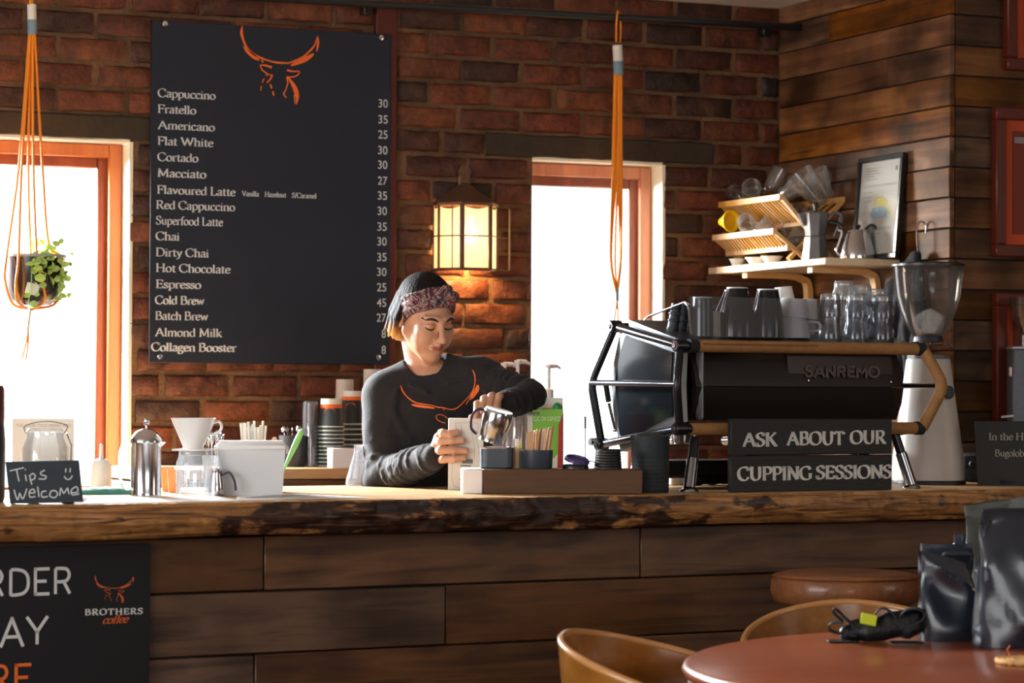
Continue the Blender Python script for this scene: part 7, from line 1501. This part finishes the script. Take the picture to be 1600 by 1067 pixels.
# frame leaning on the timber wall: four corners picked on a leaning plane
fo = Vector((XC - .03, 7.85, SZT)); fn_ = Vector((-1, 0, .0)).normalized(); lean = math.radians(5); fn_ = Vector((-math.cos(lean), 0, math.sin(lean)))
fo = Vector((XC - .045, 7.85, SZT))
cA = at_plane(1334, 400, fo, fn_); cB = at_plane(1402, 400, fo, fn_); cC = at_plane(1419, 242, fo, fn_)
fh = at_plane(1385, 242, fo, fn_).z - SZT; ya, yb_ = at_plane(1340, 320, fo, fn_).y, at_plane(1410, 320, fo, fn_).y
fr = thing('framed_certificate', 'black framed printed certificate leaning against the timber wall on the shelf', 'picture', (fo.x - .004, (ya + yb_) / 2, SZT)); fr.rotation_euler = (0, lean, 0)
wF = abs(ya - yb_); fw_ = .018
for (c_, d_) in (((0, 0, fw_ / 2), (.018, wF, fw_)), ((0, 0, fh - fw_ / 2), (.018, wF, fw_)), ((0, -wF / 2 + fw_ / 2, fh / 2), (.018, fw_, fh - 2 * fw_)), ((0, wF / 2 - fw_ / 2, fh / 2), (.018, fw_, fh - 2 * fw_))):
    m = MB(); m.box(c_, d_, .002); part('frame_bar', m, SATINBLACK, fr)
m = MB(); m.box((.003, 0, fh / 2), (.006, wF - fw_ * 1.6, fh - fw_ * 1.6)); part('printed_page', m, M('certificate_paper', (206, 208, 204), .6), fr)
yy = lambda u: lerp(wF / 2 - fw_, -wF / 2 + fw_, u); zz_ = lambda v: lerp(fw_, fh - fw_, v)
def flat_yz(nm, pts, mat): m = MB(); m.add([(-.0008, yy(u), zz_(v)) for u, v in pts], [tuple(range(len(pts)))]); return part(nm, m, mat, fr, 0)
CB, CY_, CG = M('map_blue', (150, 184, 204), .7), M('map_yellow', (206, 206, 130), .7), M('page_grey_line', (150, 150, 150), .8)
flat_yz('map_patch', [(.30, .42), (.45, .37), (.72, .40), (.76, .46), (.60, .52), (.34, .50)], CB); flat_yz('map_patch', [(.40, .52), (.66, .50), (.74, .54), (.66, .60), (.50, .63), (.36, .57)], CY_); flat_yz('map_patch', [(.70, .46), (.80, .40), (.84, .34), (.78, .52)], CY_); flat_yz('emblem', [(.86, .88), (.92, .88), (.92, .93), (.86, .93)], CG)
for i, (u0, u1, v) in enumerate(((.12, .5, .93), (.12, .42, .90), (.12, .46, .87), (.12, .36, .84), (.12, .44, .81), (.08, .92, .745), (.08, .92, .73), (.1, .34, .67), (.1, .30, .62), (.1, .32, .57), (.1, .28, .34), (.1, .88, .28), (.1, .86, .265), (.1, .60, .22), (.1, .5, .18))):
    flat_yz('text_rule', [(u0, v), (u1, v), (u1, v + .006), (u0, v + .006)], CG)
m = MB(); m.box((-.004, 0, fh / 2), (.0015, wF - fw_ * 1.8, fh - fw_ * 1.8)); part('glazing', m, thin_glass('picture_glazing', (.99, .99, .99), .03), fr)
# hook with a dark apron on the timber wall
hk = at_x(1441, 385, XC - .02); ap = thing('hanging_apron', 'dark blue apron hanging in folds from a steel hook on the timber wall', 'apron', (XC - .006, hk.y, hk.z - .03)); 
m = MB(); m.tube(smooth_pts([(-.002, 0, .075), (-.004, 0, .104), (-.018, 0, .112), (-.034, 0, .095), (-.034, 0, .04), (-.030, 0, -.01), (-.036, 0, -.02), (-.05, 0, -.008)], 5), .003, 8); 
hkt = solid('steel_hook', 'bent steel wire hook on the timber wall above the dark apron', 'hook', m, STEEL, (XC - .006, hk.y, hk.z - .03))
v = Vox((-.16, -.16, -.46), (.02, .30, .03), .005)
for i in range(7):
    y1 = lerp(-.030, .24, i / 6); v.chain([(-.035, lerp(-.006, .02, i / 6), 0), (-.045 - .008 * (i % 2), lerp(-.02, .14, i / 6), -.10), (-.05 - .016 * (i % 2), lerp(-.035, .20, i / 6), -.24), (-.05 - .022 * ((i + 1) % 2), y1, -.42)], [.010, .018, .022, .020], .012)
me = vox_mesh('cloth', v, M('navy_apron_cloth', (28, 30, 40), .9, bump=.2, bscale=200), 2); part('cloth', me, None, ap)
# ------------------------------------------------------------------ framed pictures on the outer timber face
RW = M('mahogany_frame', (92, 32, 20), .4, var=.15, vscale=8); OM = M('orange_mount', (196, 78, 34), .6); PIN = M('picture_dark_red', (120, 44, 26), .5)
def pic(x0p, yt, yb__, label, inner):
    Yp = YP - .004; a = at_y(x0p, yt, Yp); b = at_y(x0p, yb__, Yp); w, h = .36, a.z - b.z; t = thing('wall_picture', label, 'picture', (a.x + w / 2, Yp, b.z)); f = .040; d = .035
    for c_, s_ in (((0, -d / 2, f / 2), (w, d, f)), ((0, -d / 2, h - f / 2), (w, d, f)), ((-w / 2 + f / 2, -d / 2, h / 2), (f, d, h - 2 * f)), ((w / 2 - f / 2, -d / 2, h / 2), (f, d, h - 2 * f))): m = MB(); m.box(c_, s_, .004); part('frame_bar', m, RW, t)
    m = MB(); m.box((0, -.010, h / 2), (w - 1.8 * f, .010, h - 1.8 * f)); part('mount', m, OM, t)
    m = MB(); g = .035 + f; m.box((0, -.0165, h / 2), (w - 2 * g, .003, h - 2 * g)); part('print', m, PIN, t)
    if inner: m = MB(); m.box((-w / 2 + g + .03, -.0185, h - g - .03), (.05, .001, .02)); part('pale_mark', m, M('pale_print_mark', (150, 140, 136), .6), t)
pic(1566, -160, 110, 'upper dark red framed picture with an orange mount at the right edge', False)
pic(1548, 168, 401, 'middle dark red framed picture with an orange mount on the timber wall', True)
pic(1549, 458, 705, 'lowest dark red framed picture behind the two coffee grinders', False)
# ------------------------------------------------------------------ grinders
HOP = thin_glass('smoky_hopper_plastic', (.84, .82, .80), .10, .05, .03)
p = cpt(1450, .42); k = 1 / S(p); kk2 = k
g1 = thing('coffee_grinder', 'tall white tapered coffee grinder with a clear bell-shaped hopper', 'coffee grinder', p, FACE)
hB = (757 - 562) * k; rb, rt = 56 * k, 34 * k
m = MB(); m.lathe([(0, .012), (rb, .012), (rb * 1.0, .02), (rb * .97, hB * .22), (lerp(rb, rt, .55), hB * .6), (rt, hB * .985), (rt * .97, hB), (0, hB)], 48, sy=.95, power=2.6, M=Matrix(((1, 0, 0), (0, 1, 0), (0, 0, 1)))); part('body', m, M('satin_white_shell', (196, 190, 184), .38, spec=.5), g1)
m = MB(); m.lathe([(0, 0), (rb * 1.02, 0), (rb * 1.03, .006), (rb * 1.0, .013), (0, .013)], 48, sy=.95, power=2.6); part('base', m, BLACK, g1)
m = MB(); m.lathe([(0, hB), (rt * .96, hB), (rt * .96, hB + .012), (rt * .8, hB + .017), (0, hB + .017)], 40, power=2.4); part('top_plate', m, M('grinder_top_grey', (96, 100, 98), .4), g1)
m = MB(); m.lathe([(0, hB + .016), (.012, hB + .016), (.013, hB + .04), (.018, hB + .05), (.018, hB + .056), (0, hB + .056)], 24, c=(-.008, 0, 0)); part('chrome_neck', m, STEEL, g1)
m = MB(); m.lathe([(0, 0), (.020, 0), (.0205, .003), (.018, .006), (0, .007)], 28, M=Matrix.Rotation(math.pi / 2, 3, 'X') @ Matrix.Diagonal((.78, 1, 1)), c=((1476 - 1450) * k, -rt * 1.20, (757 - 614) * k)); part('oval_badge', m, BLACK, g1)
m = MB(); z0 = hB + .055
pr_ = [(15, 0), (22, 6), (34, 24), (44, 48), (50, 70), (53, 95), (55, 118), (56, 120)]
m.lathe([(r_ * k, z0 + z_ * k * .99) for r_, z_ in pr_] + [((r_ - 1.6) * k, z0 + z_ * k * .99) for r_, z_ in pr_[::-1]], 48); hpp = part('hopper', m, HOP, g1)
m = MB(); m.lathe([(0, z0 + 122 * k), (52 * k, z0 + 122 * k), (57 * k, z0 + 120 * k), (57 * k, z0 + 116.5 * k), (0, z0 + 117 * k)], 48); part('hopper_lid', m, M('dark_hopper_lid', (40, 40, 44), .35), g1)
m = MB(); m.prism([(-20 * k, z0 + 12 * k), (-24 * k, z0 + 38 * k), (0, z0 + 52 * k), (24 * k, z0 + 38 * k), (20 * k, z0 + 12 * k)], -.03, .03, 1); part('bean_guard', m, thin_glass('bean_guard_plastic', (.93, .93, .94), .08), hpp, 15)
m = MB(); m.lathe([(12 * k, z0 - .004), (24 * k, z0 - .002), (22 * k, z0 + 8 * k), (12 * k, z0 + 8 * k)], 30); part('collar', m, DKSTEEL, g1)
m = MB(); m.tube([(.02, -.01, hB + .042), (.055, -.02, hB + .044)], .0022, 8); m.lathe([(0, -.004), (.004, 0), (0, .004)], 10, c=(.058, -.02, hB + .044)); m.tube([(.02, .01, hB + .042), (.078, .01, hB + .043)], .0018, 8); part('adjuster_lever', m, STEEL, g1)
p = cpt(1603, .62); k = 1 / S(p)
g2 = thing('second_coffee_grinder', 'grey square coffee grinder with a clear hopper, cut off by the right edge', 'coffee grinder', p, FACE)
m = MB(); hh = (757 - 552) * k; m.box((.02, .06, hh / 2), (.13, .16, hh), .006); part('body', m, M('speckled_grey_metal', (104, 110, 120), .45, .3, var=.1, vscale=120), g2)
m = MB(); m.box((.02, .06, hh + .002), (.137, .165, .010), .003); part('top_plate', m, M('pale_grey_metal', (160, 164, 168), .35, .5), g2)
m = MB(); m.lathe([(0, hh + .006), (.020, hh + .006), (.020, hh + .045), (0, hh + .045)], 24, c=(.012, .05, 0)); part('chrome_neck', m, STEEL, g2)
m = MB(); z0 = hh + .045; P2 = [(.020, 0), (.022, .008), (.034, .03), (.052, .06), (.056, .115), (.058, .122)]; m.lathe([(r_, z0 + z_) for r_, z_ in P2] + [(r_ - .003, z0 + z_) for r_, z_ in P2[::-1]], 40, c=(.015, .05, 0)); part('hopper', m, HOP, g2)
m = MB(); m.tube([(-.045, -.02, hh - (657 - 552) * k), (-.085, -.03, hh - (659 - 552) * k)], .0035, 8); part('white_lever', m, WHITEP, g2)
m = MB(); m.box((-.05, .0, hh - .075), (.008, .02, .03), .002); part('switch', m, WHITEP, g2)
# dark blue base unit glimpsed between the grinder and the sign
p = cpt(1530, .55); k = 1 / S(p); m = MB(); m.box((0, .06, .044), (.11, .14, .088), .008); km = thing('knock_box', 'dark blue-grey low box with a round knob between the grinder and the small black sign', 'box', p, FACE); part('body', m, M('blue_grey_box', (46, 52, 66), .4), km)
m = MB(); m.lathe([(0, 0), (.010, 0), (.012, .010), (.009, .018), (0, .02)], 18, M=Matrix.Rotation(math.pi / 2, 3, 'X'), c=(-.025, -.012, .055)); part('knob', m, BLACK, km)
# small black sign by the right edge
p = cpt(1585, .20); k = 1 / S(p); s2 = thing('small_black_sign', 'black card sign with grey serif lettering at the right end of the counter', 'sign', p, FACE)
x_l, hS2 = (1522 - 1585) * k, 100 * k; ps = [(x_l, hS2 * 1.0), (x_l + .21, hS2 * 1.01), (x_l + .22, 0), (x_l + .012, 0)]
m = MB(); m.add([(a, y, b) for y in (0, .006) for a, b in ps], [(3, 2, 1, 0), (4, 5, 6, 7), (0, 1, 5, 4), (1, 2, 6, 5), (2, 3, 7, 6), (3, 0, 4, 7)]); part('card', m, M('sign_black_card', (34, 34, 34), .6), s2, 15)
m = MB(); m.box((x_l + .10, .03, .010), (.05, .06, .02), .003); part('foot', m, BLACK, s2)
GT = M('sign_grey_lettering', (166, 162, 154), .7)
q = lambda px, py: Vector(((px - 1585) * k, -.0008, (757 - py) * k))
lettering('sign_words', 'In the H', s2, q(1544.5, 686), (1, 0, 0), (0, 0, 1), .0215, 55 * k, GT, nib=(.5, 1.3)); lettering('sign_words', 'Bugolob', s2, q(1554, 711.5), (1, 0, 0), (0, 0, 1), .0205, 46 * k, GT, nib=(.5, 1.3))
# clutter seen under the machine: cloth, dark grinder parts, a small steel pitcher
p = cpt(1108, .58); v = Vox((-.10, -.05, 0), (.10, .06, .10), .004)
for i in range(9): a = random.uniform(-.07, .07); v.ell((a, random.uniform(-.02, .03), .018 + .02 * random.random()), (.030, .024, .022), .01)
me = vox_mesh('folded_dark_cloth', v, M('dark_bar_cloth', (40, 34, 30), .9, bump=.3), 1); tag(link('folded_dark_cloth', me, None, p, CROT), 'crumpled dark bar cloth heaped under the espresso machine', 'cloth')
p = cpt(1058, .62); k = 1 / S(p); m = MB(); m.box((0, 0, .020), (.07, .05, .040), .004); bx_ = thing('small_teal_box', 'small white and teal box beside the near machine leg', 'box', p, CROT); part('carton', m, M('box_white', (226, 228, 226), .6), bx_); m = MB(); m.box((0, -.0255, .030), (.066, .001, .010)); part('teal_stripe', m, M('teal_stripe', (64, 170, 130), .6), bx_)
# ------------------------------------------------------------------ poster on the counter front
PT = .078
po = thing('counter_poster', 'large black poster on the counter front asking to order and pay, with orange horned head', 'poster', (C0.x, C0.y, 0), CROT)
def ppt(px, py, t=PT): return Vector((cs(px, t), t - .0008, cz(px, py, t)))
xr_ = ppt(236, 950).x; xl_ = xr_ - .62; zt_, zb_ = .948, .30
m = MB(); m.box(((xl_ + xr_) / 2, PT + .003, (zt_ + zb_) / 2), (xr_ - xl_, .006, zt_ - zb_), .0008); part('panel', m, M('poster_black', (22, 23, 27), .45, spec=.4), po)
PW = M('poster_white_print', (206, 206, 206), .6)
kp = 1 / S(cpt(80, PT))
def ptxt(t, x0, x1, yb, cap, mat, mono=1.25, track=1.3):
    a = ppt(x0, yb); b = ppt(x1, yb); a2 = ppt((x0 + x1) / 2, yb); a.z = a2.z; lettering('poster_word', t, po, a, (1, 0, 0), (0, 0, 1), cap * kp, b.x - a.x, mat, font=SANS, mono=mono, track=track)
ptxt('ORDER', -64, 119, 930, 40.5, PW); ptxt('PAY', -34, 81, 1008, 41, PW); ptxt('HERE', -90, 57, 1082, 41, ORANGE)
a = ppt(180, 898); wl2 = ppt(211, 898).x - ppt(149.5, 898).x
part('horned_head_logo', strips_mb(horn_strips(), lambda p: Vector((a.x + p[0] * wl2, a.y, a.z + p[1] * wl2 * .70))), M('poster_orange', (198, 92, 40), .6), po, smooth=0)
a = ppt(134, 961); b = ppt(226, 959); lettering('brand_word', 'BROTHERS', po, a, ((b - a).normalized()), (0, 0, 1), 9.2 * kp, (b - a).length, PW, nib=(1.0, 2.3), track=1.4)
a = ppt(161, 974.5); b = ppt(200, 972.5); lettering('script_word', 'coffee', po, a, (b - a).normalized(), Vector((.42, 0, 1)), 12.5 * kp, (b - a).length, bpy.data.materials['poster_orange'], nib=(.7, 1.5), track=-.5)
# ------------------------------------------------------------------ bar stool
LEATHER = M('brown_stool_leather', (130, 80, 48), .38, var=.22, vscale=14, bump=.35, bscale=45, coat=.25)
q = at_d(1321, 893, 7.0); rs = .193; st = thing('bar_stool', 'round bar stool with a thick brown leather seat in front of the counter', 'stool', (q.x, q.y, 0)); zt2 = q.z
m = MB(); h = .082; m.lathe([(0, zt2 - h), (rs * .90, zt2 - h), (rs * .97, zt2 - h * .90), (rs * 1.01, zt2 - h * .6), (rs * 1.0, zt2 - h * .30), (rs * .95, zt2 - h * .10), (rs * .84, zt2 - .001), (rs * .5, zt2 + .004), (0, zt2 + .004)], 56); part('seat', m, LEATHER, st, 60)
m = MB(); m.lathe([(rs * .985, zt2 - h * .16), (rs * .995, zt2 - h * .13), (rs * .975, zt2 - h * .09), (rs * .955, zt2 - h * .12)], 56); part('seam', m, LEATHER, st)
m = MB(); m.lathe([(0, 0), (.20, 0), (.21, .008), (.20, .014), (.04, .03), (.028, .05), (.026, zt2 - h), (0, zt2 - h)], 32); part('pedestal', m, SATINBLACK, st)
m = MB(); m.tube([(.15 * math.cos(a), .15 * math.sin(a), .28) for a in [2 * math.pi * i / 28 for i in range(29)]], .010, 8, caps=False); m.tube([(-.15, 0, .28), (.15, 0, .28)], .008, 8); part('foot_ring', m, STEEL, st)
# ------------------------------------------------------------------ round table
TCX, TCY, TR, TZ_ = 3.42, 4.655, .93, .76
tbl = thing('round_table', 'large round varnished reddish-brown table in the foreground', 'table', (TCX, TCY, 0))
m = MB(); m.lathe([(0, TZ_ - .036), (TR - .02, TZ_ - .036), (TR - .006, TZ_ - .030), (TR, TZ_ - .018), (TR - .005, TZ_ - .006), (TR - .016, TZ_), (0, TZ_)], 160); part('tabletop', m, TABLEW, tbl, 50)
m = MB(); m.lathe([(TR - .022, TZ_ - .036), (TR - .012, TZ_ - .044), (TR - .03, TZ_ - .050), (TR - .07, TZ_ - .050), (TR - .07, TZ_ - .036)], 120); part('edge_moulding', m, TABLEW, tbl, 50)
m = MB(); m.lathe([(0, .03), (.10, .03), (.11, .06), (.06, .12), (.05, .40), (.075, .60), (.12, TZ_ - .05), (.3, TZ_ - .036), (0, TZ_ - .036)], 32); part('pedestal', m, TABLEW, tbl)
for i in range(4):
    a = math.pi / 4 + i * math.pi / 2; m = MB(); m.strap(smooth_pts([(0, 0, .14), (.22 * math.cos(a), .22 * math.sin(a), .10), (.46 * math.cos(a), .46 * math.sin(a), .025)], 5), .06, .045, (-math.sin(a), math.cos(a), 0)); part('leg', m, TABLEW, tbl)
# ------------------------------------------------------------------ bentwood tub chairs
def tub_chair(loc, face, label):
    """face: heading (radians) the sitter looks towards, measured like a rotation about z with 0 = +x"""
    t = thing('tub_chair', label, 'chair', loc, face, 'tub chairs at the round table')
    rr, n = .272, 48; m = MB(); vs = []; K_ = [(.40, .232), (.50, .248), (.60, .258), (.70, .267), (1.0, .272)]
    span = math.radians(128); rows = 8; th = .013
    def rimz(p): u = abs(p) / math.radians(90); return .802 - .088 * u ** 1.6 - (max(0, u - 1.05) * .30)
    for i in range(n + 1):
        p = lerp(-span, span, i / n); zr_ = rimz(p)
        for side in (0, 1):
            for j in range(rows + 1):
                v = j / rows; jj = v if side == 0 else 1 - v; z = lerp(.40, zr_, jj); r_ = lerp(.228, rr, jj ** .7) + (th if side == 0 else 0) ; a = math.pi + p; vs.append((r_ * math.cos(a) * 1.02, r_ * math.sin(a), z + (.003 if jj > .99 and side == 0 else 0)))
    k = 2 * (rows + 1); m.add(vs, [(i * k + j, i * k + (j + 1) % k, (i + 1) * k + (j + 1) % k, (i + 1) * k + j) for i in range(n) for j in range(k)] + [tuple(range(k)), tuple(n * k + j for j in range(k))[::-1]]); part('shell', m, BENT, t, 50)
    P_ = [((rr + th * .5) * 1.02 * math.cos(math.pi + p), (rr + th * .5) * math.sin(math.pi + p), rimz(p)) for p in [lerp(-span, span, i / 60) for i in range(61)]]; m = MB(); m.tube(P_, .0088, 10); part('rim', m, M('pale_rim_wood', (196, 140, 84), .25, coat=.6) if 'pale_rim_wood' not in bpy.data.materials else bpy.data.materials['pale_rim_wood'], t)
    m = MB(); m.lathe([(0, .40), (.235, .40), (.242, .41), (.235, .43), (.20, .445), (0, .448)], 40); part('seat', m, LEATHER, t)
    for a in (45, 135, 225, 315): a = math.radians(a); m = MB(); m.tube([(.16 * math.cos(a), .16 * math.sin(a), .405), (.23 * math.cos(a), .23 * math.sin(a), 0)], [.018, .012], 12); part('leg', m, BENT, t)
    return t
q = at_d(1084, 985, 5.74); tub_chair((q.x, q.y, 0), -YAW - math.radians(20), 'bent plywood tub chair at the left of the round table, its back towards the poster')
q = at_d(1343, 985, 6.46); tub_chair((q.x, q.y, 0), -YAW - math.radians(92), 'bent plywood tub chair across the round table, in front of the stool')
# ------------------------------------------------------------------ foil coffee bags
FOIL = M('blue_black_foil', (32, 39, 52), .27, spec=.8, coat=.5, bump=.08, bscale=30); FOILG = M('olive_black_foil', (48, 54, 48), .38, spec=.8, coat=.4, bump=.1, bscale=30)
def bag(px, py, d, wpx, hpx, label, mat, rot=0.0, seed=1, deep=.55, tilt=0.0, topw=1.0):
    q_ = at_d(px, py, d); k = d / F; w, h = wpx * k, hpx * k; dp = w * deep; t = thing('coffee_bag', label, 'bag', (q_.x, q_.y, TZ_ + .001), FACE + rot, 'foil bags on the round table'); t.rotation_euler = (0, tilt, FACE + rot)
    nu, nv = 40, 26; vs = []
    for j in range(nv + 1):
        v = j / nv; dd = dp * (1 - max(0, (v - .35) / .55) ** 1.5) if v < .90 else 0; dd = max(dd, .003); ww = w * lerp(1.0, topw, v) * (.97 + .03 * math.sin(v * 3))
        for i in range(nu):
            a = 2 * math.pi * (i + .5) / nu; ca, sa = math.cos(a), math.sin(a); s_ = (abs(ca) ** 5 + abs(sa) ** 5) ** -.2; x, y = ww / 2 * ca * s_, dd / 2 * sa * s_
            nz = noise.noise(Vector((x * 7 + seed, y * 6, v * 1.5 + seed))); rid = abs(noise.noise(Vector((x * 9 + seed * 2 + v * 1.2, v * 1.6, seed)))); f = min(1, v * 5) * (1 if v < .9 else .25)
            y += (.016 * nz - .028 * (.25 - rid)) * f * (1 if sa < 0 else -1) * (w / .13); x += .006 * noise.noise(Vector((v * 5, seed, a))) * f
            # side gusset folds inwards
            if abs(ca) > .93 and v > .15: x -= math.copysign(.012 * (1 - abs(v - .5)), ca)
            vs.append((x, y, h * v + .004 * noise.noise(Vector((x * 20, seed, 1))) * v))
    m = MB(); m.add(vs, [(j * nu + i, j * nu + (i + 1) % nu, (j + 1) * nu + (i + 1) % nu, (j + 1) * nu + i) for j in range(nv) for i in range(nu)] + [tuple(range(nu))[::-1], tuple(nv * nu + i for i in range(nu))]); part('pouch', m, mat, t, 28)
    m = MB(); m.box((0, 0, h - .006), (w * topw * .96, .005, .010), .001); part('sealed_seam', m, mat, t)
    return t
bag(1478, 1000, 6.16, 86, 150, 'dark blue foil coffee bag standing at the left of the bags on the table', FOIL, .15, 2)
bag(1524, 1000, 6.36, 70, 152, 'narrow dark foil bag standing behind between the two bigger bags', FOIL, -.1, 9)
bag(1580, 1012, 6.02, 120, 215, 'large shiny black foil bag at the right edge of the picture', FOIL, .25, 5, .6, 0, .85)
bag(1598, 985, 6.30, 130, 212, 'tall olive-black foil bag with a folded top behind the large black bag', FOILG, -.35, 13, .5, math.radians(-9), .95)
# rolled black pouch with a yellow-green tag
q = at_d(1368, 1003, 6.12); k = 6.12 / F
pz = thing('rolled_black_pouch', 'crumpled black folded pouch with a bright yellow-green tag lying on the table', 'pouch', (q.x, q.y, TZ_ + .001), FACE)
DKF = M('black_webbing', (20, 20, 24), .5, spec=.5, bump=.2, bscale=120)
v = Vox((-.11, -.05, 0), (.13, .07, .12), .003)
for a, b, r in (((-44, 12), (20, 18), .019), ((-30, 24), (10, 30), .016), ((-10, 16), (62, 26), .027), ((20, 32), (64, 40), .020), ((0, 20), (-14, 38), .010), ((50, 14), (70, 24), .016), ((10, 12), (40, 34), .016)):
    v.cap((a[0] * k, 0, a[1] * k), (b[0] * k, .01, b[1] * k), r, r * .85, .008)
me = vox_mesh('folded_body', v, DKF, 1); part('folded_body', me, None, pz)
def loopm(pts, w, mat, nm): m = MB(); m.strap(smooth_pts([(x * k, y, z * k) for x, y, z in pts], 6), w, .0035, (.15, 1, .0)); part(nm, m, mat, pz, 60)
loopm([(-30, -.01, 22), (-46, -.01, 34), (-58, -.01, 46), (-66, -.01, 50), (-66, -.01, 44), (-52, -.01, 30), (-66, -.01, 30), (-74, -.01, 24), (-70, -.01, 16), (-48, -.01, 12), (-30, -.01, 10)], .05, DKF, 'strap_loop')
loopm([(-6, -.01, 34), (2, -.01, 48), (12, -.01, 52), (26, -.01, 44), (30, -.01, 38)], .035, DKF, 'strap_loop'); loopm([(36, -.01, 40), (48, -.01, 50), (64, -.01, 52), (74, -.01, 46), (72, -.01, 36), (60, -.01, 30)], .045, DKF, 'strap_loop')
m = MB(); m.box((-14 * k, -.036, 36 * k), (25 * k, .004, 17 * k), .001, Matrix.Rotation(.20, 3, 'Y')); part('bright_tag', m, M('yellow_green_tag', (196, 214, 40), .5), pz, label='bright yellow-green tag')
m = MB(); m.box((-52 * k, -.02, .002), (50 * k, .05, .003), .001); part('flat_flap', m, DKF, pz); m = MB(); m.box((45 * k, -.045, .002), (50 * k, .05, .003), .001); part('flat_flap', m, DKF, pz)
# woven coaster at the right edge
q = at_z(1604, 1037, TZ_); cst = thing('woven_coaster', 'round woven straw coaster cut off by the right edge of the picture', 'coaster', (q.x, q.y, TZ_ + .0005))
STRAW = M('straw_weave', (214, 166, 104), .8, var=.2, vscale=60, bump=.6, bscale=150)
for i in range(6):
    r_ = .008 + i * .0105; m = MB(); m.tube([(r_ * math.cos(a), r_ * math.sin(a), .006 + .0012 * math.sin(a * (8 + i * 4))) for a in [2 * math.pi * j / 48 for j in range(49)]], .0055, 7, caps=False); part('straw_coil', m, STRAW, cst)
m = MB(); m.tube([(-.035, .01, .012), (-.040, .012, .03), (-.036, .008, .038)], .0014, 5); part('loose_thread', m, M('orange_thread', (214, 110, 50), .7), cst)
